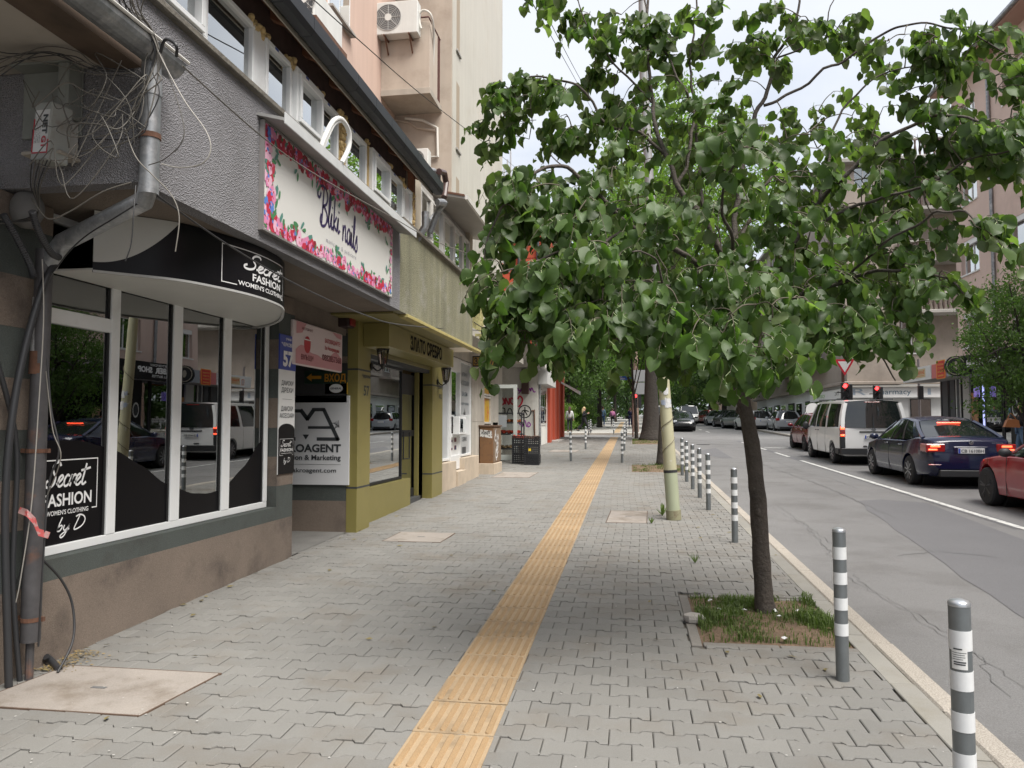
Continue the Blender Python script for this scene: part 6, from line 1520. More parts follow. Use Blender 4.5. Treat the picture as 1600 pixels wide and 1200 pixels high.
cab([(74, 560, 4.36), (80, 640, 4.36), (92, 705, 4.36), (76, 760, 4.36), (66, 900, 4.36), (60, 1010, 4.4)], .006, m_cabled, 'dark cable behind the shop lettering side of the drainpipe')
cab([(72, 580, 4.36), (82, 670, 4.34), (95, 715, 4.33), (72, 778, 4.36)], .0035, m_cable, 'frayed beige cable beside the shop lettering')
p = [AX(64, 872, -3.6), AX(95, 905, -3.58), AX(113, 945, -3.55), AX(114, 1000, -3.5), AX(90, 1050, -3.48)]; p[-1].z = g(4.4) + .012
tube_thing('ground_cable', p, .008, m_cabled, 'thick black cable curving down from the wall to the paving', 'cable')
p = [GR(92, 1046, .012), GR(80, 1032, .03), GR(72, 1026, .06)]
tube_thing('pipe_end', p, .02, m_cond, 'short black pipe end sticking out of the paving by the wall', 'pipe', n=10)
mb = MB(); P = [AY(28, 798, 4.12), AY(42, 802, 4.10), AY(52, 815, 4.11), AY(60, 832, 4.10), AY(75, 838, 4.11)]; w_ = .022; vs = []
for i, p in enumerate(P): vs += [p + V((.006 * (-1) ** i, .01, w_)), p - V((0, 0, w_ * (.6 + .3 * (i % 2))))]
mb.add(vs, [(2 * i, 2 * i + 1, 2 * i + 3, 2 * i + 2) for i in range(4)]); mb.build('hazard_tape', M('tape_red_white', (.42, .25, .24), .5, dirt=((.5, .05, .05), .8, 22, .5, .54)), label='torn strip of red and white tape tied to the drainpipe', cat='tape')
def wire(P, r, lb, mat=m_cabled, grp='overhead wires'):
 tube_thing('overhead_wire', P, r, mat, lb, 'wire', grp, 5, 4)
wire([AX(285, 103, -2.60), AX(410, 214, -2.52), AX(500, 277, -2.5), AX(610, 338, -2.5), AX(700, 385, -2.6), AX(790, 412, -3.0), AX(850, 420, -3.2)], .006, 'wire sagging across the nail studio board', m_cable)
wire([AX(246, 306, -2.78), AX(360, 385, -2.76), AX(470, 448, -2.76), AX(570, 492, -2.77), AX(640, 509, -2.77), AX(760, 517, -2.9)], .007, 'dark wire sagging below the parapet to the yellow cage')
wire([AX(482, -8, -2.3), AX(560, 62, -2.3), AX(680, 165, -2.4), AX(796, 254, -3.0), AX(850, 300, -4.0)], .006, 'wire crossing the tall block towards the linden', m_cabled)
wire([AY(818, -20, 14), AY(890, 108, 30), AY(930, 180, 48)], .012, 'left one of two wires against the sky')
wire([AY(832, -20, 14), AY(898, 108, 30), AY(938, 180, 48)], .012, 'right one of two wires against the sky')
p = AY(794, 402, 30)
t = empty('globe_lamp', p, 'white globe street lamp hanging before the red wall', 'street lamp')
mb = MB(); mb.ball(p, (.27, .27, .40), 16, 12); mb.build('globe', M('opal_globe', (.75, .75, .73), .3), t, smooth=True)
mb = MB(); mb.box(p.x - .12, p.x + .08, p.y - .1, p.y + .1, p.z - .58, p.z - .36, .02); mb.tube([(p.x, p.y, p.z - .5), (-5.9, p.y, p.z - .8)], .04, 6); mb.build('bracket', m_zinc, t)
for i in range(3):
 p = AY(788 + i * 5, 320, 44); tube_thing('antenna', [p, p + V((0, 0, 2.2 + i * .5))], .05, M('galvanised', (.5, .5, .5), .4, metal=.5), ['left roof antenna mast beside the tall block', 'middle roof antenna mast beside the tall block', 'right roof antenna mast beside the tall block'][i], 'antenna', 'roof antennas')
mb = MB(); mb.box(-14, -6.7, 44, 58, 0, 14); mb.build('distant_roof_block', M('grey_block', (.45, .45, .45), .9), label='grey block behind the red building carrying the antennas', cat='building')
# opposite side
m_pinkr = M('pink_render', (.64, .49, .425), .92, var=.08, vs=.35, fine=.04, fs=40, bump=.5, bs=50, streak=.05, dirt=((.46, .35, .30), .5, .5, .5, .7))
m_grbr = M('greybrown_render', (.32, .275, .235), .92, var=.1, vs=.5, bump=.5, bs=40, streak=.08, dirt=((.2, .17, .145), .6, .6, .5, .7))
m_curt = M('lace_curtain', (.45, .45, .43), .9, streak=.4)
m_redtile = M('red_roof_tile', (.25, .075, .05), .9, var=.3, vs=3)
RX_ = 14.5
def win_r(parent, X, y, z, w, h, n=2, curtain=True, blind=False, frm=None):
 frm = frm or m_pvc; mb = MB(); t = .06; s_ = w / n
 mb.box(X + .16, X + .22, y, y + w, z, z + t, .0); mb.box(X + .16, X + .22, y, y + w, z + h - t, z + h)
 for k in range(n + 1):
  a = y + (w - t) * k / n; mb.box(X + .16, X + .22, a, a + t, z + t, z + h - t)
 f_ = mb.build('window', frm, parent)
 for k in range(n): mb = MB(); mb.box(X + .19, X + .195, y + t + (w - t) * k / n, y + (w - t) * (k + 1) / n, z + t, z + h - t); mb.build('pane', m_gl2, f_)
 if curtain: mb = MB(); mb.box(X + .28, X + .29, y, y + w, z, z + h); mb.build('curtain', m_curt, f_)
 if blind: mb = MB(); mb.box(X + .02, X + .16, y, y + w, z + h - .22, z + h); mb.build('blind_box', m_wht, f_)
 mb = MB(); mb.box(X - .05, X + .2, y - .04, y + w + .04, z - .06, z - .001); mb.build('sill', m_wht, f_)
def facade_r(mb, X, y0, y1, z0, z1, holes, depth=.3):
 """wall facing the street with real window openings"""
 ys = sorted({y0, y1} | {h[0] for h in holes} | {h[1] for h in holes}); zs = sorted({z0, z1} | {h[2] for h in holes} | {h[3] for h in holes})
 for i in range(len(ys) - 1):
  run = None
  for j in range(len(zs) - 1):
   cy_, cz = (ys[i] + ys[i + 1]) / 2, (zs[j] + zs[j + 1]) / 2
   hole = any(h[0] < cy_ < h[1] and h[2] < cz < h[3] for h in holes)
   if hole:
    if run is not None: mb.box(X, X + depth, ys[i], ys[i + 1], run, zs[j]); run = None
   elif run is None: run = zs[j]
  if run is not None: mb.box(X, X + depth, ys[i], ys[i + 1], run, z1)
PB = empty('pink_apartment_block', (RX_, 20, g(20)), 'pink rendered apartment block with shops across the street', 'building')
yend = 36.8; cols_y = [34.6 - 4.45 * k for k in range(10)]; flo = [4.98, 8.05, 11.1, 14.1]
holes = []
for i, yc in enumerate(cols_y):
 for j, z in enumerate(flo):
  w = 1.75 if i % 2 == 0 else 2.0
  if i == 0 and j: z += .1
  holes.append((yc - .1, yc - .1 + w, z, z + 1.45))
mb = MB(); facade_r(mb, RX_, -8, yend, 4.3, 16.6, holes); mb.build('wall', m_pinkr, PB)
for n_, h in enumerate(holes): win_r(PB, RX_, h[0], h[2], h[1] - h[0], 1.45, 3 if n_ % 3 == 0 else 2, True, n_ % 5 < 2)
mb = MB(); mb.box(RX_ + .3, RX_ + 9, yend - .3, yend, 0, 16.6); mb.box(RX_ + .8, RX_ + .9, -8, yend - .3, 4.3, 16.6); mb.build('end_wall', m_pinkr, PB)
mb = MB(); mb.box(RX_ - .06, RX_ - .001, -8, yend, 7.10, 7.2); mb.build('string_course', m_pinkr, PB)
mb = MB(); mb.box(RX_ - .75, RX_ + 9, -8, yend + .4, 16.6, 16.78); mb.build('eaves', M('eaves_pink', (.42, .27, .22), .9), PB)
mb = MB(); mb.box(RX_ - .9, RX_ - .76, -8, yend + .4, 16.66, 16.82, .03); mb.build('gutter', m_zinc, PB)
mb = MB(); mb.ext([(RX_ - .8, -8, 16.8), (RX_ + 5, -8, 19), (RX_ + 10, -8, 16.8)], (0, yend + 8.4, 0)); mb.build('roof', m_redtile, PB)
for y in (33.1, 15.5): mb = MB(); mb.tube([(RX_ - .75, y, 16.6), (RX_ - .08, y, 16.1), (RX_ - .08, y, 4.3)], .07, 8); mb.build('downpipe', m_zinc, PB, smooth=True)
mb = MB(); mb.box(RX_, RX_ + .3, -8, yend, -.3, .62 + .0); mb.build('shop_plinth', m_stoneb, PB)
mb = MB(); mb.box(RX_ - .05, RX_ + 5, -8, yend, 4.12, 4.29); mb.build('ceiling_band', m_conc, PB)
mb = MB(); mb.box(RX_ + 4.5, RX_ + 4.6, -8, yend, 0, 4.1); mb.build('shop_back_wall', m_dark, PB)
fxr = 13.2
def PXY(px): return AX(px, 600, fxr).y
fz0, fz1 = 3.66, 4.28
mb = MB(); mb.box(fxr + .05, RX_, PXY(1560) - 6, PXY(1411), fz0, fz0 + .08); mb.box(fxr + .06, RX_, PXY(1411) - .06, PXY(1411) - .02, fz0 + .08, fz1); mb.build('canopy', m_conc, PB)
def fas(px0, px1, mat, nm, z0=fz0, z1=fz1):
 a, b = PXY(px1), PXY(px0); mb = MB(); mb.box(fxr, fxr + .05, a + .01, b - .01, z0 + .002, z1, .004); return mb.build(nm, mat, None), a, b
def fsign(px0, px1, mat, lb, z0=fz0, z1=fz1):
 a, b = PXY(px1), PXY(px0); t = empty('shop_fascia_sign', (fxr, b, z0), lb, 'sign'); mb = MB(); mb.box(fxr, fxr + .05, a + .01, b - .01, z0 + .002, z1, .004); mb.build('panel', mat, t); return t, FXr(b, z0, fxr), b - a
t, fr, w = fsign(1411, 1455, m_wht, 'white and orange framing shop fascia at the end of the pink block')
mb = MB(); rect(mb, fr, w * .36, w * .82, .12, .52, .003); mb.build('cream_plate', M('cream', (.62, .5, .3), .5), t)
mb = MB(); txt(mb, 'РАМКИРАНЕ', fr, w * .39, .28, w * .40, .16, bold=.03, d=.005); rect(mb, fr, w * .42, w * .78, .2, .22, .005); rect(mb, fr, w * .22, w * .31, .12, .45, .003); mb.build('lettering', M('orange_ink', (.62, .12, .02), .5), t)
mb = MB(); rect(mb, fr, w * .235, w * .295, .15, .42, .005)
for k in range(3): rect(mb, fr, w * (.04 + .06 * k), w * (.045 + .06 * k), 0, .6, .003)
mb.build('print', M('pale_ink', (.5, .5, .5), .5), t)
t, fr, w = fsign(1456, 1478, M('fascia_pinkred', (.58, .16, .16), .5), 'pink and red fascia panel with a tall orange bordered notice')
mb = MB(); rect(mb, fr, w * .36, w * .99, -.06, .74, .004); mb.build('orange_border', M('orange_plate', (.72, .25, .02), .5), t)
mb = MB(); rect(mb, fr, w * .42, w * .93, -.02, .70, .006); mb.build('red_plate', M('red_plate', (.55, .02, .02), .5), t)
mb = MB();
for k, s_ in enumerate(('КУПУВАМ', 'СТАРИ', 'КНИГИ', '0888')): txt(mb, s_, fr, w * .67, .52 - k * .16, w * .4, .08, bold=.02, align='C', d=.008)
mb.build('lettering', M('gold_ink', (.7, .4, .08), .5), t)
t, fr, w = fsign(1479, 1495, M('fascia_grey', (.26, .28, .32), .5), 'plain grey fascia panel left of the barber shop sign')
t, fr, w = fsign(1495.5, 1600, m_blackp, 'long black barber shop fascia with white letters', fz0 - .06, fz1 + .1)
mb = MB(); txt(mb, 'BARBER', fr, .95, .33, 1.5, .24, bold=.05); txt(mb, 'SHOP', fr, 2.65, .33, 1.1, .24, bold=.05); txt(mb, 'АВТОРСКИ', fr, 1.5, .62, 1.3, .09, bold=.02); txt(mb, 'ALL BUTTER', fr, 1.5, .14, 1.2, .11, bold=.02); mb.build('lettering', M('white_print', (.78, .78, .78)), t)
bt = empty('round_barber_sign', (fxr - .1, PXY(1503), 3.97), 'round portrait sign box projecting from the black barber fascia', 'sign')
mb = MB(); c_ = (fxr - .3, PXY(1506), 3.98); mb.lathe([(.0, -.07), (.40, -.07), (.40, .07), (0, .07)], c_, 24, 'Y'); mb.build('drum', m_blackp, bt)
mb = MB(); mb.lathe([(.0, -.076), (.36, -.076), (.36, -.072)], c_, 24, 'Y'); mb.build('rim', M('beige_ring', (.42, .38, .3), .5), bt)
mb = MB(); mb.lathe([(.0, -.082), (.32, -.082), (.32, -.078)], c_, 24, 'Y'); mb.build('face', m_dark, bt)
mb = MB(); mb.ball((c_[0], c_[1] - .083, c_[2] + .02), (.10, .006, .17), 10, 8); mb.build('portrait', M('beige_ring', (.42, .38, .3)), bt)
def bay(px0, px1, mat, nm='shop_window', X=RX_ - .02, z0=.62, z1=4.1, fm=None):
 a, b = AX(px1, 640, X).y, AX(px0, 640, X).y; mb = MB(); t = .07
 for q in ((a, b, z0, z0 + t), (a, b, z1 - t, z1), (a, a + t, z0 + t, z1 - t), (b - t, b, z0 + t, z1 - t)): mb.box(X, X + .07, *q)
 f_ = mb.build(nm, fm or m_blackmetal, PB); mb = MB(); mb.box(X + .03, X + .036, a + t, b - t, z0 + t, z1 - t); mb.build('pane', mat, f_); return a, b
mb = MB(); a, b = AX(1470, 640, RX_).y, yend; mb.box(RX_ + .001, RX_ + .3, a, b, .62, 4.1); mb.build('shop_pier', M('dark_grey_panel', (.07, .075, .085), .6), PB)
bay(1471, 1482, m_gl2, 'shop_door'); bay(1483, 1493, m_gl2); bay(1494, 1501, m_gl2, fm=m_pvc); bay(1502, 1508, m_gl2)
mb = MB(); a, b = AX(1519, 640, RX_).y, AX(1509, 640, RX_).y; mb.box(RX_ - .1, RX_ + .3, a, b, .62, 4.1); mb.build('white_pier', M('grey_white_pier', (.5, .5, .49), .7), PB)
a, b = AX(1530, 640, RX_).y, AX(1518, 640, RX_).y
mb = MB(); mb.box(RX_ - .02, RX_ + .3, a, b, .62, 4.1); mb.build('poster_pier', m_blackp, PB)
for (z0_, z1_, cc) in ((1.6, 3.0, (.5, .25, .1)), (.85, 1.5, (.5, .05, .04))):
 mb = MB(); mb.box(RX_ - .03, RX_ - .021, a + .03, b - .03, z0_, z1_); mb.build('poster', M('poster_%d' % int(z0_ * 10), cc, .5, dirt=((.1, .05, .08), 1, 3, .5, .56)), PB)
a, b = bay(1540, 1566, m_gl2, fm=m_dark); ba, bb = a, b
bay(1567, 1580, m_gl2);
mb = MB(); a2_ = AX(1600, 640, RX_).y; b2_ = AX(1581, 640, RX_).y; mb.box(RX_ - .02, RX_ + .3, a2_ - 1, b2_, .62, 4.1); mb.build('black_pier', m_blackp, PB)
mb = MB(); txt(mb, 'BarberShop', FXr(bb, 0, RX_ - .03), .15, 1.75, (bb - ba) * .8, .28, bold=.02); mb.build('window_lettering', M('white_print', (.78, .78, .78)), PB)
p = AX(1586, 636, RX_ - .03); mb = MB(); mb.disc(FXr(p.y, p.z, RX_ - .03), 0, 0, .22, 18, 0, .003, 1.6); mb.build('oval_badge', m_wht, PB); mb = MB(); mb.disc(FXr(p.y, p.z, RX_ - .034), 0, 0, .17, 18, 0, .002, 1.6); mb.build('oval_badge_dark', m_ink, PB)
mb = MB(); a, b = AX(1540, 640, RX_).y, AX(1538, 640, RX_).y; mb.box(RX_ - .06, RX_ - .03, a, b, .7, 3.6); mb.build('neon_strip', M('neon_blue', (.4, .45, .8), .3, emit=((.45, .5, 1), .45)), PB)
p = AX(1526, 612, RX_ - .3); mb = MB(); mb.tube([p - V((0, 0, .22)), p + V((0, 0, .22))], .11, 10); mb.build('barber_pole', M('barber_pole', (.15, .12, .35), .3, emit=((.4, .3, .9), .12)), label='small glowing barber pole on the pier beside the posters', cat='barber pole')
for k in range(7):                       # shop fronts towards and behind the camera
 y0_ = 21.0 - k * 4.1; mb = MB(); t = .08
 for q in ((y0_ - 3.8, y0_, .62, .7), (y0_ - 3.8, y0_, 3.5, 3.6), (y0_ - 3.8, y0_ - 3.72, .7, 3.5), (y0_ - .08, y0_, .7, 3.5), (y0_ - 1.9, y0_ - 1.82, .7, 3.5)): mb.box(RX_, RX_ + .07, *q)
 f_ = mb.build('shop_window', [m_blackmetal, m_pvc, m_pvcg][k % 3], PB); mb = MB(); mb.box(RX_ + .03, RX_ + .036, y0_ - 3.72, y0_ - .08, .7, 3.5); mb.build('pane', m_gl2, f_)
 mb = MB(); mb.box(RX_, RX_ + .3, y0_, y0_ + .3, .62, 4.1); mb.build('shop_pier', [m_blackp, m_stone, m_grbr][k % 3], PB)
 mb = MB(); mb.box(RX_ - .25, RX_ + .0, y0_ - 3.8, y0_, 3.62, 4.1, .01); mb.build('fascia', [m_blackp, M('fascia_pinkred', (.58, .16, .16)), m_wht][k % 3], PB)
CXb, CYb = 12.45, 47.0
BB = empty('corner_building', (CXb, CYb, g(47)), 'grey brown corner building with balconies above a white pharmacy', 'building')
k_ = 1202 / 47.0
def BFz(py): return AY(1350, py, CYb).z
def BFx(px): return AY(px, 600, CYb).x
ztop = 16.9
def facade_y(mb, Y, x0, x1, z0, z1, holes, depth=.35):
 m2 = MB(); facade_r(m2, 0, x0, x1, z0, z1, holes, depth); mb.add([(v[1], Y + v[0], v[2]) for v in m2.v], m2.f)
wz = [BFz(608 - 0) + 1.9, 0]
fl_z = [BFz(560), BFz(560) + 3.0, BFz(560) + 6.0, BFz(560) + 9.0]
fh = []
xa, xb_, xc = BFx(1342), BFx(1372), BFx(1418)
for z in fl_z: fh += [(xa, xb_, z + 1.0, z + 2.5)]
rec = (BFx(1408), BFx(1460) + 3, fl_z[0] - .4, ztop - 1.2)
mb = MB(); facade_y(mb, CYb, CXb, rec[0], BFz(600), ztop, fh); mb.build('wall', m_grbr, BB)
mb = MB(); mb.box(rec[0], 26, CYb + 1.1, CYb + 1.4, BFz(600), ztop); mb.build('recessed_wall', m_grbr, BB)
def win_y(parent, Y, x0, x1, z0, z1, n=2):
 mb = MB(); t = .07
 mb.box(x0, x1, Y + .14, Y + .2, z0, z0 + t); mb.box(x0, x1, Y + .14, Y + .2, z1 - t, z1)
 for k in range(n + 1): a = x0 + (x1 - x0 - t) * k / n; mb.box(a, a + t, Y + .14, Y + .2, z0 + t, z1 - t)
 f_ = mb.build('window', m_pvc, parent)
 for k in range(n): mb = MB(); mb.box(x0 + t + (x1 - x0 - t) * k / n, x0 + (x1 - x0 - t) * (k + 1) / n, Y + .17, Y + .175, z0 + t, z1 - t); mb.build('pane', m_gl2, f_)
 mb = MB(); mb.box(x0, x1, Y + .26, Y + .27, z0, z1); mb.build('curtain', m_curt, f_)
for z in fl_z:
 win_y(BB, CYb, xa, xb_, z + 1.0, z + 2.5)
 x0_, x1_ = BFx(1420), BFx(1452); win_y(BB, CYb + .88, x0_, x1_, z + .3, z + 2.3, 2)
 if z > fl_z[0] - 1:
  zz = z + 2.75 - 3 * 0
  mb = MB(); mb.box(rec[0] - .1, 24, CYb - .25, CYb + 1.1, zz - .2, zz, .02); mb.build('balcony_slab', m_conc, BB)
  mb = MB(); mb.box(rec[0] - .1, 24, CYb - .25, CYb - .1, zz + .9, zz + 1.02, .02); mb.build('balcony_rail', m_conc, BB)
  x = rec[0]
  k = 0
  while x < 19.5:
   mb = MB(); mb.lathe([(.05, 0), (.09, .3), (.05, .6), (.07, .9)], (x, CYb - .18, zz), 6); mb.build('baluster', M('dark_baluster', (.10, .07, .06), .8), BB, smooth=True); x += .26
mb = MB(); mb.box(CXb - .25, 24, CYb - .25, CYb + .0, BFz(601), BFz(596), .03); mb.box(CXb - .3, CXb - .001, CYb, CYb + 33, BFz(601), BFz(596), .03); mb.build('cornice', m_grbr, BB)
mb = MB(); mb.box(CXb - .5, 26, CYb - .5, CYb + 34, ztop, ztop + .25, .03); mb.build('eaves', m_conc, BB)
mb = MB(); mb.ext([(CXb - .4, CYb - .4, ztop + .25), (CXb + 5, CYb + 2, ztop + .9), (26, CYb - .4, ztop + .25)], (0, 34, 0)); mb.build('roof', m_redtile, BB)
sh = []
ywin = [49.0 + 4.0 * k for k in range(8)]
for y in ywin:
 for z in fl_z: sh.append((y, y + 1.7, z + .6, z + 2.3))
mb = MB(); facade_r(mb, CXb, CYb + .351, CYb + 33, BFz(600), ztop, sh); mb.build('wall', m_grbr, BB)
for h in sh: win_r(BB, CXb, h[0], h[2], 1.7, 1.7)
for y in (51.6, 59.6, 67.6):
 for z in fl_z[:3]:
  zz = z + .1; mb = MB(); mb.box(CXb - 1.1, CXb - .001, y, y + 5.6, zz - .25, zz, .03); mb.build('balcony_slab', m_grbr, BB)
  mb = MB(); mb.box(CXb - 1.1, CXb - .95, y, y + 5.6, zz + .85, zz + 1.0); mb.box(CXb - 1.1, CXb - .001, y, y + .12, zz + .85, zz + 1.0); mb.build('balcony_rail', m_grbr, BB)
  for yy in (y, y + 1.35, y + 2.75, y + 4.1, y + 5.4): mb = MB(); mb.box(CXb - 1.08, CXb - .92, yy, yy + .2, zz, zz + .85); mb.build('balcony_pier', m_grbr, BB)
  yy = y + .3
  while yy < y + 5.3 and z == fl_z[0]: mb = MB(); mb.lathe([(.05, 0), (.08, .3), (.05, .6), (.06, .85)], (CXb - 1.0, yy, zz), 5); mb.build('baluster', m_grbr, BB, smooth=True); yy += .33
mb = MB(); mb.box(CXb + .1, 24, CYb + .1, CYb + 32.8, 0, BFz(600)); mb.build('ground_floor', M('pharmacy_white', (.62, .63, .62), .6, var=.04), BB)
for y in range(50, 78, 3):
 mb = MB(); mb.box(CXb + .02, CXb + .099, y, y + 2.1, 1.2, 3.3); f_ = mb.build('shop_window', m_pvc if y % 2 else m_dark, BB); mb = MB(); mb.box(CXb + .005, CXb + .018, y + .1, y + 2.0, 1.3, 3.2); mb.build('pane', m_gl2, f_)
for (px0, px1, z0_, z1_, mt) in ((1422, 1454, 1.7, 3.1, m_dark), (1345, 1368, 2.2, 3.0, m_dark), (1305, 1330, 1.2, 3.0, m_dark)):
 mb = MB(); mb.box(BFx(px0), BFx(px1), CYb + .03, CYb + .09, z0_, z1_); f_ = mb.build('shop_window', m_dark, BB); mb = MB(); mb.box(BFx(px0) + .03, BFx(px1) - .03, CYb + .01, CYb + .028, z0_ + .03, z1_ - .03); mb.build('pane', m_gl2, f_)
PS = empty('pharmacy_sign', (CXb, CYb, BFz(622)), 'long white pharmacy fascia wrapping the street corner', 'sign')
zs0, zs1 = BFz(621.5), BFz(606)
mb = MB(); mb.box(CXb - .02, 20, CYb - .3, CYb - .2, zs0, zs1); mb.box(CXb - .1, CXb - .021, CYb - .3, CYb + 9, zs0, zs1); mb.build('panel', m_wht, PS)
fr = FY(0, zs0, CYb - .302); mb = MB()
txt(mb, 'pharmacy', fr, BFx(1420), .18, BFx(1420) - BFx(1366), .32, align='R'); mb.build('lettering', M('petrol_ink', (.08, .16, .22), .5), PS)
mb = MB(); txt(mb, 'R', fr, BFx(1330), .15, .7, .4); rect(mb, fr, BFx(1446), BFx(1451), .15, .5, .003); mb.build('emblem', M('pale_blue_ink', (.35, .42, .5), .5), PS)
fr = FXr(CYb + 9, zs0, CXb - .102); mb = MB(); txt(mb, 'pharmacy', fr, 1.2, .18, 3.0, .32); mb.build('green_lettering', M('green_ink', (.2, .45, .1), .5), PS); mb = MB(); txt(mb, '24/7', fr, 6.6, .2, 1, .25); mb.build('black_lettering', m_ink, PS)
mb = MB(); mb.box(CXb - .12, 20, CYb - .5, CYb - .05, zs1 + .005, zs1 + .1, .01); mb.build('sign_hood', m_conc, PS)
for i, (y, h, cc) in enumerate(((82, 15, (.45, .34, .26)), (100, 13, (.36, .33, .28)), (120, 15, (.4, .3, .24)))):
 t = empty('distant_house', (CXb + 1, y, g(y)), ['ochre distant house beyond the corner building', 'grey distant house further along the street', 'brownish house at the far end of the street'][i], 'building', 'houses far along the right side')
 hs = [(y + 1.5 + 3.2 * k, y + 2.9 + 3.2 * k, 4.5 + 3 * j, 6.2 + 3 * j) for k in range(5) for j in range(3)]
 mb = MB(); facade_r(mb, CXb + 1, y, y + 17.5, 0, h, hs); mb.box(CXb + 1.3, CXb + 9, y, y + .3, 0, h); mb.box(CXb + 1.35, CXb + 1.4, y + .3, y + 17.5, 0, h - .1); mb.build('wall', M('distant_%d' % i, cc, .9, var=.1, streak=.1), t)
 for hh in hs[:9]: mb = MB(); mb.box(CXb + 1.2, CXb + 1.24, *hh); mb.build('window', m_gl2, t)
 mb = MB(); mb.ext([(CXb + .5, y, h + .01), (CXb + 5, y, h + 3), (CXb + 9.5, y, h + .01)], (0, 17.5, 0)); mb.build('roof', m_redtile, t)
# poles, lights, signs
m_tl = M('signal_black', (.02, .02, .022), .45)
m_red_on = M('signal_red_lit', (.8, .02, .02), .3, emit=((1.0, .03, .03), 3))
m_lens = M('signal_lens_off', (.03, .03, .03), .2)
def signal(x, y, zbase, ztopm, lb, tri=False, side=True):
 t = empty('traffic_light', (x, y, g(y)), lb, 'traffic light'); mb = MB(); mb.tube([(x, y, g(y) - .1), (x, y, ztopm)], .07, 8); mb.build('pole', M('brown_pole', (.11, .055, .04), .6), t, smooth=True)
 mb = MB(); mb.box(x - .15, x + .15, y - .32, y - .1, zbase, zbase + .92, .03);
 mb.build('housing', m_tl, t)
 if side: mb = MB(); mb.box(x + .17, x + .38, y - .15, y + .15, zbase + .02, zbase + .86, .03); mb.build('side_housing', m_tl, t)
 for k in range(3):
  cz = zbase + .16 + .30 * k; mb = MB(); mb.lathe([(0, 0), (.10, 0), (.10, .01)], (x, y - .335, cz), 16, 'Y'); mb.build('lens', m_red_on if k == 2 else m_lens, t)
  mb = MB(); n = 8; pts = [(x + .125 * cos(a), cz + .125 * sin(a)) for a in [pi * i / n for i in range(n + 1)]]
  for (x0_, z0_), (x1_, z1_) in zip(pts[:-1], pts[1:]): mb.sheet([(x0_, y - .33, z0_), (x1_, y - .33, z1_), (x1_, y - .50, z1_ - .02), (x0_, y - .50, z0_ - .02)])
  mb.box(x - .34, x - .16, y - .25, y - .16, cz - .02, cz + .02) if k < 2 else None
  mb.build('visor', m_tl, t)
 if tri:
  zc = ztopm - .25; tt = [(x - .44, zc + .33), (x + .44, zc + .33), (x, zc - .43)]
  mb = MB(); mb.ext([(a, y - .34, b) for a, b in tt], (0, .02, 0)); so = mb.build('yield_sign', M('sign_red_rim', (.55, .02, .04), .4), t)
  mb = MB(); mb.ext([(x + (a - x) * .66, y - .344, zc + .05 + (b - zc - .05) * .66) for a, b in tt], (0, .003, 0)); mb.build('yield_face', m_wht, so)
 return t
p = AY(1318, 629, 37.5); signal(p.x, 37.5, p.z, p.z + 1.9, 'red traffic light under the yield sign behind the white van', True)
p = AY(1367.5, 629, 44.0); signal(p.x, 44.0, p.z, p.z + .95, 'second red traffic light further across the junction', False)
def pole(name, x, y, h, r, mat, lb, cat, lean=(0, 0)):
 mb = MB(); n = 7; mb.tube([(x + lean[0] * k / n, y + lean[1] * k / n, g(y) - .05 + h * k / n) for k in range(n + 1)], [r[0] + (r[1] - r[0]) * k / n for k in range(n + 1)], 16); return mb.build(name, mat, smooth=True, ang=80, label=lb, cat=cat)
m_polep = M('pole_cream', (.44, .42, .28), .55, var=.08, vs=2, dirt=((.60, .60, .58), .85, 8, .61, .66))
m_poleg = M('pole_sleeve', (.36, .39, .27), .5, var=.08, vs=3, streak=.08)
p = GR(1053, 812); px_, py_ = p.x, p.y
PO = empty('painted_street_pole', (px_, py_, g(py_)), 'tall cream painted steel pole with peeling posters behind the linden', 'pole')
def pp(h):
 q = AY(1053 + (1040 - 1053) * (h / 2.05), 600, py_); return V((px_ - .125 * min(h / 2.05, 3.3) - .0 + (.03 if h > 6.7 else 0), py_, g(py_) + h))
mb = MB(); mb.tube([pp(0), pp(.14)], .108, 18); mb.build('base_collar', M('pole_base', (.25, .24, .15), .7, dirt=((.12, .07, .04), .8, 9, .5, .65)), PO, smooth=True)
mb = MB(); mb.tube([pp(.14), pp(.68)], .098, 18); mb.build('sleeve', m_poleg, PO, smooth=True)
mb = MB(); mb.tube([pp(.68), pp(.72)], .100, 18); mb.build('weathered_ring', m_dark, PO)
mb = MB(); mb.tube([pp(.72), pp(1.5), pp(2.4), pp(3.2)], [.094, .086, .078, .072], 18); mb.build('shaft', m_polep, PO, smooth=True, ang=80)
mb = MB(); mb.tube([pp(3.2), pp(5), pp(6.8), pp(9)], [.072, .068, .062, .055], 14); mb.build('upper_shaft', M('pole_grey', (.30, .30, .30), .5, metal=.3, var=.15, vs=4), PO, smooth=True, ang=80)
def pcyl(h, r): c_ = pp(h); return lambda a, b, d=0: V((c_.x + (r + d) * cos(-pi / 2 + a / r), c_.y + (r + d) * sin(-pi / 2 + a / r), c_.z + b))
pr2 = random.Random(14)
for k in range(9):
 h = pr2.uniform(1.62, 1.92); fr = pcyl(h, .0875); mb = MB(); a0, a1 = pr2.uniform(-.1, .02), pr2.uniform(.02, .1); hh = pr2.uniform(.03, .11)
 for i in range(5): u0, u1 = a0 + (a1 - a0) * i / 5, a0 + (a1 - a0) * (i + 1) / 5; mb.sheet([fr(u0, pr2.uniform(-.01, .01), .003), fr(u1, pr2.uniform(-.01, .01), .003), fr(u1, hh + pr2.uniform(-.02, .02), .003), fr(u0, hh + pr2.uniform(-.02, .02), .003)])
 mb.build('torn_poster', M('torn_paper_%d' % (k % 3), [(.6, .6, .6), (.35, .4, .5), (.16, .13, .1)][k % 3], .8, var=.2, vs=30), PO, recalc=False)
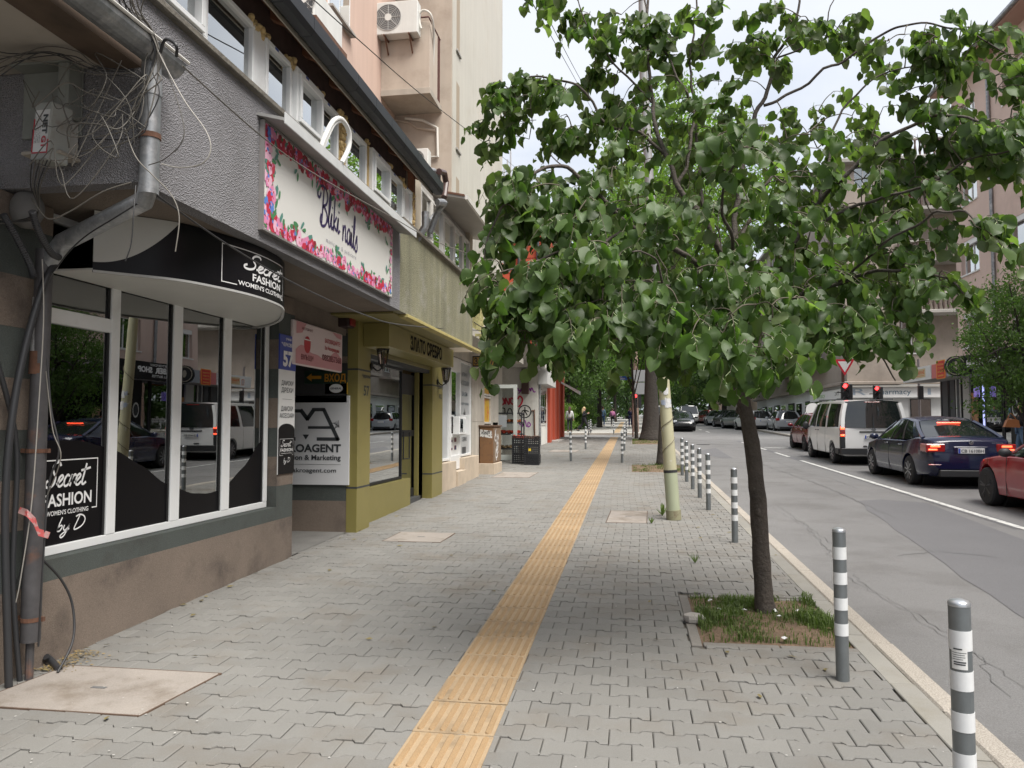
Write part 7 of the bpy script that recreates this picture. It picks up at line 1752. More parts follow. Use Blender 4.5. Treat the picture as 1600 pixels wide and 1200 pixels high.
for (h0, h1) in ((.95, 1.2), (1.3, 1.5), (2.1, 2.35)):
 mb = MB(); r = .0865 if h0 < 2 else .082; P = []
 for i in range(12): t_ = i / 11; c_ = pp(h0 + (h1 - h0) * t_); a = -pi + pi * t_; P.append((c_.x + (r + .008) * cos(a), c_.y + (r + .008) * sin(a), c_.z))
 mb.tube(P, .006, 4); mb.build('tape_strip', M('tape_brown', (.14, .12, .08), .6), PO)
q = GR(989, 683); sp = empty('street_name_sign', (q.x, q.y, g(q.y)), 'blue arrow shaped street name sign on a rusty thin pole', 'sign')
zt = AY(989, 588, q.y).z; mb = MB(); mb.tube([(q.x, q.y, g(q.y)), (q.x, q.y, zt + .3)], .045, 8); mb.build('pole', M('rusty_pole', (.24, .15, .12), .8, var=.3, vs=5), sp, smooth=True)
a, b = AY(956.5, 594, q.y), AY(983, 587.5, q.y); mb = MB(); mb.ext([(a.x, q.y - .05, a.z), (b.x - .12, q.y - .05, a.z), (b.x, q.y - .05, (a.z + b.z) / 2), (b.x - .12, q.y - .05, b.z), (a.x, q.y - .05, b.z)], (0, .02, 0)); mb.tube([(b.x - .1, q.y - .03, (a.z + b.z) / 2), (q.x, q.y, (a.z + b.z) / 2)], .02, 5); mb.build('arrow_plate', M('street_blue', (.01, .10, .50), .4), sp)
mb = MB(); fr = FY(a.x, a.z, q.y - .051); txt(mb, 'улица', fr, .34, .16, .2, .06, bold=.03); txt(mb, 'ЧЕРКОВНА', fr, .18, .04, .55, .08, bold=.03); mb.build('lettering', M('white_print', (.78, .78, .78)), sp)
q = GR(994, 675); pole('wooden_pole', q.x, q.y, 5.5, (.19, .15), M('weathered_pole', (.22, .15, .12), .9, var=.3, vs=4, dirt=((.5, .48, .45), .9, 3, .62, .68)), 'thick weathered brown pole with torn posters by the crossing', 'pole')
q = GR(993, 678); signal(q.x, q.y, AY(993, 638, q.y).z, AY(993, 590, q.y).z, 'distant traffic light on the left crossing with a grey board above', False)
mb = MB(); p0, p1 = AY(990, 616, q.y - .2), AY(1008, 578, q.y - .2); mb.box(p0.x, p1.x, q.y - .2, q.y - .16, (p0.z + p1.z) / 2 + .03, p1.z); mb.box(p0.x, p1.x, q.y - .2, q.y - .16, p0.z, (p0.z + p1.z) / 2 - .03); mb.build('sign_back', M('sign_back_grey', (.27, .28, .29), .6), label='grey backs of two road sign boards beside the distant traffic light', cat='road sign').name = 'road_sign'
q = (11.7, 41.5); pole('sign_post', AY(1437, 640, 41.5).x, 41.5, 4.1, (.06, .06), M('post_grey', (.25, .22, .22), .6), 'grey sign post before the pharmacy window', 'post')
x_ = AY(1437, 640, 41.5).x; mb = MB(); mb.box(x_ - .12, x_ + .12, 41.2, 41.42, 2.9, 3.6, .03); mb.build('pedestrian_signal', m_tl, label='small black pedestrian signal seen from the side before the pharmacy', cat='traffic light')
t = empty('satellite_dish', (CXb - .3, 46.6, 2.4), 'white round dish on the wall left of the pharmacy', 'satellite dish'); p = AY(1269, 640, 46.5)
mb = MB(); mb.lathe([(.0, .08), (.2, .05), (.38, -.03)], (p.x, 46.4, p.z), 16, 'Y'); mb.build('dish', m_wht, t, smooth=True); mb = MB(); mb.tube([(p.x, 46.5, p.z), (p.x + .3, 47.0, p.z - .2)], .03, 5); mb.build('arm', m_zinc, t)
# vehicles (front towards +Y in local space)
m_tyre = M('tyre', (.018, .018, .02), .85, bump=.3, bs=200)
m_rimg = M('rim_silver', (.36, .37, .38), .3, metal=.8)
m_rimb = M('rim_black', (.012, .012, .014), .3)
m_cglass = M('car_glass', (.012, .015, .016), .03, spec=.9)
m_trim = M('car_trim', (.022, .023, .025), .5)
m_tail = M('tail_lamp', (.30, .008, .01), .12, coat=.6)
m_tailon = M('tail_lamp_lit', (.9, .05, .02), .2, emit=((1, .08, .03), 2.0))
m_headl = M('head_lamp', (.6, .62, .65), .08, spec=.8)
m_plate = M('plate_white', (.68, .68, .66), .4)
m_plblue = M('plate_blue', (.02, .06, .4), .4)
m_chrome = M('chrome', (.6, .6, .6), .2, metal=1)
def paint(nm, c, rough=.22): return M('paint_' + nm, c, rough, spec=.4, coat=.55, var=.02)
def loft(st, n_over=None):
 """st: list of (y, [(x, z) half section from bottom centre outwards to top centre])"""
 mb = MB(); rings = []
 for y, sec in st:
  full = [(x, z) for x, z in sec] + [(-x, z) for x, z in sec[::-1] if x > 1e-5]
  rings.append([(x, y, z) for x, z in full])
 n = len(rings[0]); vs = [p for r in rings for p in r]
 fs = [(i * n + k, i * n + (k + 1) % n, (i + 1) * n + (k + 1) % n, (i + 1) * n + k) for i in range(len(rings) - 1) for k in range(n)]
 fs += [tuple(range(n)), tuple(range((len(rings) - 1) * n, len(rings) * n))]
 mb.add(vs, fs); return mb
def lerpP(P, y):
 if y <= P[0][0]: return P[0][1]
 for (a, b), (c, d) in zip(P[:-1], P[1:]):
  if y <= c:
   t = (y - a) / (c - a); t = t * t * (3 - 2 * t) * .5 + t * .5; return b + (d - b) * t
 return P[-1][1]
def apply_mods(o, mods):
 for f_ in mods: f_(o)
 dg = bpy.context.evaluated_depsgraph_get(); me = bpy.data.meshes.new_from_object(o.evaluated_get(dg)); o.modifiers.clear(); o.data = me
def wheel(parent, x, y, r, w, rim, spokes=5, side=1):
 mb = MB(); c = (x, y, r)
 mb.lathe([(r * .62, -w / 2), (r * .9, -w / 2), (r * .985, -w * .38), (r, -w * .2), (r, w * .2), (r * .985, w * .38), (r * .9, w / 2), (r * .62, w / 2)], c, 28, 'X'); o = mb.build('wheel', m_tyre, parent, smooth=True, local=True)
 mb = MB(); xo = side * w / 2
 mb.lathe([(r * .66, -side * w * .0 + xo * .55), (r * .66, xo * .98), (r * .62, xo * .98), (r * .60, xo * .62), (r * .1, xo * .60)], c, 24, 'X')
 for k in range(spokes):
  for dd in ((-.10, .10) if spokes < 7 else (0,)):
   a = 2 * pi * k / spokes + .2; a2 = a + dd * 1.5
   p0 = V((x + xo * .82, y + r * .10 * cos(a), r + r * .10 * sin(a))); p1 = V((x + xo * .93, y + r * .62 * cos(a2), r + r * .62 * sin(a2)))
   mb.tube([p0, p1], [r * .075, r * .055], 5)
 mb.lathe([(r * .17, xo * .6), (r * .16, xo * .92), (.001, xo * .95)], c, 12, 'X'); mb.build('rim', rim, o, smooth=True, local=True)
 return o
def car(name, P, pnt, label, group=None, loc=(0, 0), rz=0, rim=m_rimg, spokes=5, lit=False, detail=True, plate=None, z=None):
 L, Wd = P['L'], P['W'] / 2; y0, y1 = -L / 2, L / 2
 top, bot, wid = P['deck'], P['bot'], P['wid']        # deck = bonnet/waist/boot outline
 t = empty(name, (0, 0, 0), label, P.get('cat', 'car'), group)
 st = []; N = 26
 ys = sorted(set([y0 + L * i / N for i in range(N + 1)] + [y0 + .03, y0 + .09, y1 - .03, y1 - .1]))
 for y in ys:
  zt = lerpP(top, y); zb = lerpP(bot, y); w = Wd * lerpP(wid, y); zm = zb + (zt - zb) * .45; e = P.get('tumble', .955)
  sec = [(0, zb), (w * .80, zb), (w * .955, zb + .05), (w * .985, zb + (zt - zb) * .22), (w, zm), (w * .992, zb + (zt - zb) * .72), (w * e, zt - .035), (w * (e - .05), zt - .004), (w * .5, zt + P.get('crown', .02)), (0, zt + P.get('crown', .02) * 1.4)]
  st.append((y, sec))
 mb = loft(st); o = mb.build('body', pnt, t, smooth=True, local=True, ang=32)
 wr = P['wr']; wy = (P['wf'], P['wrr'])
 cut = MB()
 for y in wy:
  for s_ in (-1, 1): cut.lathe([(wr * 1.17, -.17), (wr * 1.17, .2)], (s_ * (Wd - .03), y, wr), 26, 'X')
 co = cut.build('cutter', None, None, local=True); md = o.modifiers.new('b', 'BOOLEAN'); md.object = co; md.operation = 'DIFFERENCE'; md.solver = 'EXACT'
 bpy.context.view_layer.update(); dg = bpy.context.evaluated_depsgraph_get(); me = bpy.data.meshes.new_from_object(o.evaluated_get(dg)); o.modifiers.clear(); o.data = me; me.name = 'body'
 me.polygons.foreach_set('use_smooth', [True] * len(me.polygons)); me.set_sharp_from_angle(angle=radians(32)); bpy.data.objects.remove(co)
 for y in wy:
  mb = MB(); mb.lathe([(wr * 1.15, -Wd + .22), (wr * 1.15, Wd - .22)], (0, y, wr), 18, 'X'); mb.build('wheel_liner', m_trim, t, local=True)
 gb, gt = P['gb'], P['gt']       # lists of (y, z) pairs: base front..rear; roof front..rear
 bf, br = gb; rf, rr_ = gt; hb, hr = Wd * P.get('hb', .93), Wd * P.get('hr', .73)
 nb = 10; mb = MB(); vs = []
 R0 = [(bf[0], bf[1]), (br[0], br[1])]
 secs = []
 for i in range(nb + 1):
  s_ = i / nb; y_b = bf[0] + (br[0] - bf[0]) * s_; y_t = rf[0] + (rr_[0] - rf[0]) * s_; z_b = bf[1] + (br[1] - bf[1]) * s_ - .02
  z_t = rf[1] + (rr_[1] - rf[1]) * s_ + P.get('arch', .05) * sin(pi * s_) ; wb = hb * (1 - .06 * abs(2 * s_ - 1) ** 3); wt = hr * (1 - .09 * abs(2 * s_ - 1) ** 2)
  secs.append((y_b, z_b, wb, y_t, z_t, wt))
 def shell(k0, k1, grow, hfun, name, mat, cap=False):
  mb = MB(); vs = []; m = 9
  for (y_b, z_b, wb, y_t, z_t, wt) in secs[k0:k1 + 1]:
   row = []
   for q in hfun:
    if q <= 1: x = wb + (wt - wb) * q + .03 * sin(pi * q) * Wd; y = y_b + (y_t - y_b) * q; zz = z_b + (z_t - z_b) * q; row.append((x + grow, y, zz + grow * q))
    else: r_ = q - 1; x = wt * (1 - r_); row.append((x, y_t, z_t + grow + (.045) * sin(pi / 2 * r_)))
   vs.append(row)
  n = len(hfun)
  for s_ in (1, -1): mb.add([(s_ * p[0], p[1], p[2]) for r in vs for p in r], [(i * n + k, i * n + k + 1, (i + 1) * n + k + 1, (i + 1) * n + k) for i in range(len(vs) - 1) for k in range(n - 1)])
  return mb
 side = [0, .25, .5, .75, .92]; roof = [.92, 1.0, 1.15, 1.4, 1.7, 2.0]
 g1 = shell(0, nb, 0, side, '', None)
 for e_, s_ in ((0, 1), (nb, -1)):
  (y_b, z_b, wb, y_t, z_t, wt) = secs[e_]; bw = P.get('bow', .06) * s_; m = 8; vs = []
  for q in side + [1.0]:
   x_ = wb + (wt - wb) * q + .03 * sin(pi * q) * Wd
   for k in range(m + 1): u = -1 + 2 * k / m; vs.append((x_ * u, y_b + (y_t - y_b) * q + bw * (1 - u * u), z_b + (z_t - z_b) * q + (.045 * (1 - u * u) if q == 1 else 0)))
  n = m + 1; g1.add(vs, [(i * n + k, i * n + k + 1, (i + 1) * n + k + 1, (i + 1) * n + k) for i in range(len(side)) for k in range(m)])
 g1.build('glasshouse', m_cglass, t, smooth=True, local=True, ang=40, recalc=True)
 shell(0, nb, .006, roof, '', None).build('roof', pnt, t, smooth=True, local=True, ang=60)
 def strip(sA, sB, w_, mat=pnt, name='pillar'):
  mb = MB()
  for s_ in (1, -1):
   L_, R_ = [], []
   for q in (0, .2, .4, .6, .8, .95):
    def pt(f_):
     f_ = max(0, min(1, f_)); k = min(nb - 1, int(f_ * nb)); u = f_ * nb - k; A, B = secs[k], secs[k + 1]; I = [a + (b - a) * u for a, b in zip(A, B)]
     return (s_ * (I[2] + (I[5] - I[2]) * q + .03 * sin(pi * q) * Wd + .007), I[0] + (I[3] - I[0]) * q, I[1] + (I[4] - I[1]) * q)
    L_.append(pt(sA + (sB - sA) * q - w_)); R_.append(pt(sA + (sB - sA) * q + w_))
   n = len(L_); mb.add(L_ + R_, [(k, k + 1, n + k + 1, n + k) for k in range(n - 1)])
  mb.build(name, mat, t, smooth=True, local=True)
 for (a, b, w_, bl) in P['pillars']: strip(a, b, w_, m_trim if bl else pnt)
 for e_ in (0, nb):
  mb = MB(); (y_b, z_b, wb, y_t, z_t, wt) = secs[e_]
  for s_ in (1, -1):
   q = [0, .3, .6, .95]; pts = [V((s_ * (wb + (wt - wb) * k + .03 * sin(pi * k) * Wd), y_b + (y_t - y_b) * k, z_b + (z_t - z_b) * k)) for k in q]; mb.tube(pts, .028 if e_ == 0 else P.get('rp', .03), 5)
  mb.build('corner_pillar', pnt, t, smooth=True, local=True)
 if P.get('back'):      # solid panel round the rear window for vans and hatchbacks
  pass
 for s_ in (1, -1):
  for y in wy: wheel(t, s_ * (Wd - .11), y, wr, .21, rim, spokes, s_)
  if detail:
   mb = MB(); my = bf[0] - .38 * (P.get('mir', 1)); mz = bf[1] + .06; mb.ball((s_ * (Wd + .10), my, mz), (.11, .06, P.get('mh', .075)), 10, 7); mb.tube([(s_ * (Wd - .06), my + .02, mz - .05), (s_ * (Wd + .06), my + .01, mz - .03)], .022, 5); mb.build('mirror', m_trim if P.get('blkmir') else pnt, t, smooth=True, local=True)
 if detail:
  for y in P.get('seams', []):
   mb = MB()
   for s_ in (1, -1):
    pts = []
    for k in range(8):
     zb = lerpP(bot, y) + .04; zt = lerpP(top, y) - .03; z_ = zb + (zt - zb) * k / 7; w = Wd * lerpP(wid, y); f_ = (z_ - lerpP(bot, y)) / (lerpP(top, y) - lerpP(bot, y)); pts.append((s_ * (w * (.985 + .015 * sin(pi * min(1, f_ * 1.1))) - .004), y, z_))
    mb.tube(pts, .006, 4)
   mb.build('door_seam', m_trim, t, local=True)
  for y in P.get('handles', []):
   mb = MB()
   for s_ in (1, -1): mb.box(s_ * Wd * .99 - .012, s_ * Wd * .99 + .022, y - .09, y + .09, P['hz'], P['hz'] + .03, .008)
   mb.build('door_handle', pnt if not P.get('blkh') else m_trim, t, local=True)
 def patchbox(x0, x1, ya, yb, z0, z1, mat, nm, both=True, c=.02, par=t):
  mb = MB()
  for s_ in ((1, -1) if both else (1,)): mb.box(s_ * x0 if s_ > 0 else -x1, s_ * x1 if s_ > 0 else -x0, ya, yb, z0, z1, c)
  return mb.build(nm, mat, par, local=True)
 for (x0, x1, ya, yb, z0, z1, mt, nm) in P.get('boxes', []):
  mt = {'tail': m_tail, 'on': m_tailon if lit else m_tail, 'trim': m_trim, 'head': m_headl, 'paint': pnt, 'chrome': m_chrome, 'glass': m_cglass, 'refl': m_tail, 'white': m_headl}[mt]
  if x0 < 0:
   mb = MB(); mb.box(x0, x1, ya, yb, z0, z1, .012); mb.build(nm, mt, t, local=True)
  else:
   for s_ in (1, -1): mb = MB(); mb.box(min(s_ * x0, s_ * x1), max(s_ * x0, s_ * x1), ya, yb, z0, z1, .018); mb.build(nm, mt, t, local=True)
 pz = P.get('pz')
 if pz and plate is not False:
  yb = pz[0]; fr = frame((-.26, yb, pz[1]), (1, 0, 0)); pb = MB(); pb.box(0, .52, 0, .11, 0, .012, .003, fr=fr); po = pb.build('number_plate', m_plate, t, local=True)
  mb = MB(); rect(mb, fr, .004, .045, .004, .106, .0135); mb.build('plate_band', m_plblue, po, local=True)
  if plate: mb = MB(); txt(mb, plate, fr, .06, .022, .44, .066, bold=.02, d=.0145); mb.build('plate_characters', m_ink, po, local=True)
 t.location = (loc[0], loc[1], g(loc[1]) + ROAD_OFF + .004 if z is None else z); t.rotation_euler = (SLOPE, 0, rz); t.rotation_mode = 'XYZ'
 WL[t.name] = V(t.location); return t
SED = dict(L=4.66, W=1.81, wr=.325, wf=1.40, wrr=-1.29, deck=[(-2.33, .80), (-2.30, .98), (-2.2, 1.07), (-1.75, 1.09), (-1.0, 1.0), (.6, .97), (1.0, .95), (1.8, .84), (2.2, .68), (2.33, .5)], bot=[(-2.33, .42), (-2.2, .26), (-1.6, .20), (1.6, .19), (2.2, .22), (2.33, .34)],
 wid=[(-2.33, .80), (-2.22, .90), (-1.9, .97), (-1.2, 1), (1.0, 1), (1.8, .97), (2.2, .86), (2.33, .70)], gb=((1.15, .95), (-1.93, 1.07)), gt=((.28, 1.40), (-.98, 1.405)), arch=.075, hr=.70, hb=.925, rp=.055,
 pillars=[(.36, .40, .012, True), (.64, .70, .02, True), (.93, .985, .085, False)], seams=[1.02, .02, -.92], handles=[.22, -.75], hz=.86, bow=.10, crown=.025,
 boxes=[(.50, .885, -2.34, -1.98, .78, .955, 'tail', 'tail_lamp'), (.60, .80, -2.352, -2.33, .885, .925, 'on', 'lit_tail_element'), (.66, .84, -2.352, -2.33, .82, .85, 'on', 'lit_tail_element'), (-.62, .62, -2.36, -2.1, .26, .40, 'trim', 'bumper_lower'), (.58, .84, -2.335, -2.28, .50, .525, 'refl', 'reflector'), (.50, .77, 1.9, 2.2, .58, .72, 'head', 'head_lamp'), (-.34, .34, -2.345, -2.30, .74, .90, 'paint', 'plate_recess'), (-.25, .25, -1.22, -1.20, 1.372, 1.395, 'on', 'third_brake_lamp')], pz=(-2.35, .755))
VAN = dict(L=4.89, W=1.90, wr=.335, wf=1.55, wrr=-1.45, cat='van', tumble=.985, deck=[(-2.445, 1.12), (-2.3, 1.16), (1.4, 1.12), (1.62, 1.10), (2.1, .98), (2.36, .80), (2.445, .6)], bot=[(-2.445, .42), (-2.3, .27), (2.2, .25), (2.445, .36)],
 wid=[(-2.445, .93), (-2.36, .975), (-1.8, 1), (1.6, 1), (2.1, .94), (2.445, .74)], gb=((1.95, 1.05), (-2.43, 1.14)), gt=((.98, 1.90), (-2.30, 1.90)), arch=.025, hr=.865, hb=.985, rp=.085, bow=.05, crown=.01, mh=.14, blkmir=True, blkh=True, mir=.9,
 pillars=[(.26, .02, .018, True), (.30, .22, .016, False), (.62, .60, .022, False), (.975, .985, .05, False)], seams=[1.35, .45, -.62], handles=[.62, .30], hz=.98,
 boxes=[(.80, .945, -2.47, -2.34, .86, 1.22, 'tail', 'tail_lamp'), (.82, .94, -2.478, -2.46, 1.08, 1.17, 'on', 'lit_tail_element'), (.82, .94, -2.478, -2.46, .88, .93, 'on', 'lit_tail_element'), (.80, .945, -2.465, -2.34, .52, .855, 'trim', 'lamp_surround'), (-.93, .93, -2.52, -2.28, .33, .52, 'trim', 'rear_bumper'), (.93, .965, -2.3, -1.9, .33, .50, 'trim', 'bumper_side'), (-.40, .40, -2.475, -2.44, .985, 1.03, 'trim', 'plate_lamp_bar'), (-.22, .22, -2.36, -2.31, 1.875, 1.905, 'tail', 'third_brake_lamp'), (-.30, -.08, -2.475, -2.44, .56, .60, 'trim', 'door_handle'), (.5, .8, 2.05, 2.3, .66, .86, 'head', 'head_lamp')], pz=(-2.475, .80))
HAT = dict(L=4.06, W=1.76, wr=.31, wf=1.24, wrr=-1.24, deck=[(-2.03, .82), (-1.98, .96), (-1.8, .98), (.9, .95), (1.5, .86), (1.9, .68), (2.03, .5)], bot=[(-2.03, .42), (-1.9, .27), (1.8, .22), (2.03, .36)],
 wid=[(-2.03, .84), (-1.9, .94), (-1.4, 1), (1.2, 1), (1.7, .93), (2.03, .72)], gb=((1.18, .95), (-1.93, .96)), gt=((.40, 1.44), (-1.55, 1.43)), arch=.05, hr=.70, hb=.94, rp=.07,
 pillars=[(.40, .44, .014, True), (.70, .73, .02, True), (.955, .97, .05, False)], seams=[.95, .05, -.9], handles=[.25, -.7], hz=.84, bow=.07,
 boxes=[(.60, .84, -2.04, -1.78, .84, 1.02, 'tail', 'tail_lamp'), (.68, .80, -2.05, -2.0, .90, .95, 'on', 'lit_tail_element'), (-.6, .6, -2.06, -1.9, .28, .42, 'trim', 'bumper_lower'), (.48, .73, 1.62, 1.92, .60, .76, 'head', 'head_lamp'), (-.4, .4, 1.99, 2.045, .38, .56, 'trim', 'grille')], pz=(-2.045, .72))
COU = dict(L=4.44, W=1.80, wr=.335, wf=1.45, wrr=-1.25, deck=[(-2.22, .78), (-2.15, .98), (-1.7, 1.04), (-.9, .95), (.5, .93), (1.0, .91), (1.75, .82), (2.1, .70), (2.22, .5)], bot=[(-2.22, .42), (-2.05, .25), (1.9, .17), (2.22, .26)],
 wid=[(-2.22, .82), (-2.0, .93), (-1.3, 1), (-.2, .965), (.9, .97), (1.45, .995), (1.95, .90), (2.22, .70)], gb=((.85, .92), (-1.75, 1.03)), gt=((.02, 1.33), (-1.0, 1.33)), arch=.05, hr=.68, hb=.92,
 pillars=[(.5, .55, .02, True), (.93, .97, .07, False)], seams=[.75, -.45], handles=[-.3], hz=.80, bow=.09, blkmir=True,
 boxes=[(.5, .86, -2.23, -1.95, .78, .94, 'tail', 'tail_lamp'), (.48, .74, 1.76, 2.02, .60, .72, 'head', 'head_lamp'), (-.3, .3, -2.235, -2.15, .5, .64, 'trim', 'plate_recess')], pz=(-2.24, .52))
def place(wr_px, off=-.12): p = GR(*wr_px, off); return p.x, p.y
x, y = place((1424, 757)); BL_ = car('blue_saloon', SED, paint('navy', (.004, .008, .038)), 'dark blue saloon with lit tail lamps waiting behind the white van', None, (x + .905 - .06, y + 1.29 + .02), 0, m_rimg, 9, True, True, 'CB 1610BH')
mb = MB(); fr = frame((0, -2.352, 0), (1, 0, 0)); mb.disc(fr, 0, .985, .045, 16, 0, .006); mb.build('badge', m_chrome, BL_, local=True); mb = MB(); mb.disc(fr, 0, .985, .034, 16, .0065, .008); mb.build('badge_centre', m_trim, BL_, local=True); mb = MB(); mb.sheet([fr(-.02, .97, .009), fr(.0, .965, .009), fr(.022, 1.0, .009), fr(.008, 1.01, .009)]); mb.build('badge_arrow', m_chrome, BL_, local=True)
mb = MB(); txt(mb, 'OCTAVIA', fr, .40, .965, .22, .024, d=.002); txt(mb, 'SKODA', fr, -.62, .965, .18, .024, d=.002); mb.build('badge_lettering', m_chrome, BL_, local=True)
x, y = place((1303, 724)); VN = car('white_van', VAN, paint('white', (.80, .80, .79), .3), 'white passenger van with dark tinted rear window waiting at the lights', None, (x + .95 - .06, y + 1.45), 0, m_rimg, 9, True, True, 'CB 9970 BX')
mb = MB(); fr = frame((0, -2.447, 0), (1, 0, 0)); mb.disc(fr, 0, 1.11 - .02, .075, 20, 0, .012); mb.build('badge', m_chrome, VN, local=True)
mb = MB(); mb.disc(fr, 0, 1.09, .060, 20, .0125, .0135); mb.build('badge_disc', m_trim, VN, local=True); mb = MB()
for P_ in ([(-.028, 1.142), (0, 1.092), (.028, 1.142)], [(-.05, 1.118), (-.024, 1.045), (0, 1.085), (.024, 1.045), (.05, 1.118)]):
 for a, b in zip(P_[:-1], P_[1:]): bar(mb, a, b, .009)
mb.v = [(v[0], v[1] - .016, v[2]) for v in mb.v]; mb.build('badge_letters', m_chrome, VN, local=True)
mb = MB()
for s_ in (1, -1): mb.tube([(s_ * .72, -1.9, 1.98), (s_ * .72, 1.0, 1.98)], .018, 6);
mb.build('roof_rail', m_trim, VN, local=True)
x, y = place((1247, 706)); car('red_hatchback', HAT, paint('red', (.17, .008, .015)), 'red hatchback in front of the white van, mostly hidden by it', None, (x + 1.2, y + 1.24 + .5), 0, m_rimb, 5, True, True, '')
x, y = place((1546, 789.6)); car('red_coupe', COU, paint('cherry', (.27, .004, .015)), 'cherry red coupe with black wheels entering at the right edge', None, (x + .90 - .06, y - 1.45), 0, m_rimb, 5, False, True, '')
s1 = car('parked_car', HAT, paint('silver', (.38, .40, .42)), 'silver hatchback parked on the far pavement left of the pharmacy', None, (10.75, 57.2), 0, m_rimg, 7, False, True, '')
p = GR(1061, 675, -.12); car('black_car', HAT, paint('black', (.012, .012, .014)), 'black car driving towards the camera beyond the crossing', None, (p.x + .35, p.y + 2), pi, m_rimg, 5, False, True, '')
p = AY(1068, 640, 84); car('distant_van', VAN, paint('white', (.62, .63, .62)), 'distant white van following the oncoming black car', None, (p.x + .5, 84), pi, m_rimg, 5, False, False, None)
p = GR(1012, 660, 0); car('parked_van', VAN, paint('white', (.62, .63, .62)), 'small looking white van parked far away on the left kerb', None, (2.9, 88), pi, m_rimg, 5, False, False, None)
base = car('parked_car', HAT, paint('white2', (.55, .56, .56)), 'white car half hidden by the linden trunk in the far row', 'cars parked along the far right kerb', (9.3, 61.5), .25, m_rimg, 5, False, False, None)
specs = [('grey', (.12, .125, .13), 'dark grey car parked third in the far right row', 8.9, 66.5), ('black', (.012, .012, .014), 'black car with red lamps parked beside the thin street tree', 8.7, 71.5), ('silver', (.38, .40, .42), 'silver car parked between the two street trees', 8.6, 77), ('grey', (.12, .125, .13), 'grey car parked behind the big dark trunk on the right', 8.8, 81),
  ('red', (.26, .012, .015), 'red car in the far right parked row', 8.5, 87), ('forest', (.02, .10, .035), 'green car crossing at the end of the road', 7.6, 97), ('silver', (.38, .40, .42), 'silver car at the far end behind the green car', 6.6, 106), ('black', (.012, .012, .014), 'black car furthest away at the end of the road', 5.8, 113)]
for i, (nm, c, lb, x, y) in enumerate(specs):
 r_ = copy_tree(base, None, (x, y, g(y) + ROAD_OFF), .3 if i < 5 else 1.2 if i == 5 else .2, lb); pm = paint(nm, c)
 for ch in r_.children:
  if ch.data and ch.data.materials and ch.data.materials[0].name.startswith('paint_'):
   ch.data = ch.data.copy(); ch.data.materials[0] = pm
# people
def skinned(name, pts, edges, mat, parent, root=0, sub=1, extra=None):
 me = bpy.data.meshes.new(name); me.from_pydata([p[0] for p in pts], edges, []); o = link_mesh(name, me, parent)
 m1 = o.modifiers.new('s', 'SKIN'); m1.use_smooth_shade = True
 sv = me.skin_vertices[0].data
 for i, p in enumerate(pts): sv[i].radius = p[1] if isinstance(p[1], tuple) else (p[1], p[1]); sv[i].use_root = (i == root)
 m2 = o.modifiers.new('u', 'SUBSURF'); m2.levels = sub; m2.render_levels = sub
 bpy.context.view_layer.update(); dg = bpy.context.evaluated_depsgraph_get(); nm = bpy.data.meshes.new_from_object(o.evaluated_get(dg)); o.modifiers.clear(); o.data = nm; nm.name = name
 nm.materials.clear(); nm.materials.append(mat)
 if extra and extra.v:
  bm = bmesh.new(); bm.from_mesh(nm); tmp = bpy.data.meshes.new('x'); tmp.from_pydata(extra.v, [], extra.f); bm.from_mesh(tmp); bm.to_mesh(nm); bm.free()
 nm.polygons.foreach_set('use_smooth', [True] * len(nm.polygons)); return o
m_skin = M('skin', (.45, .26, .19), .55)
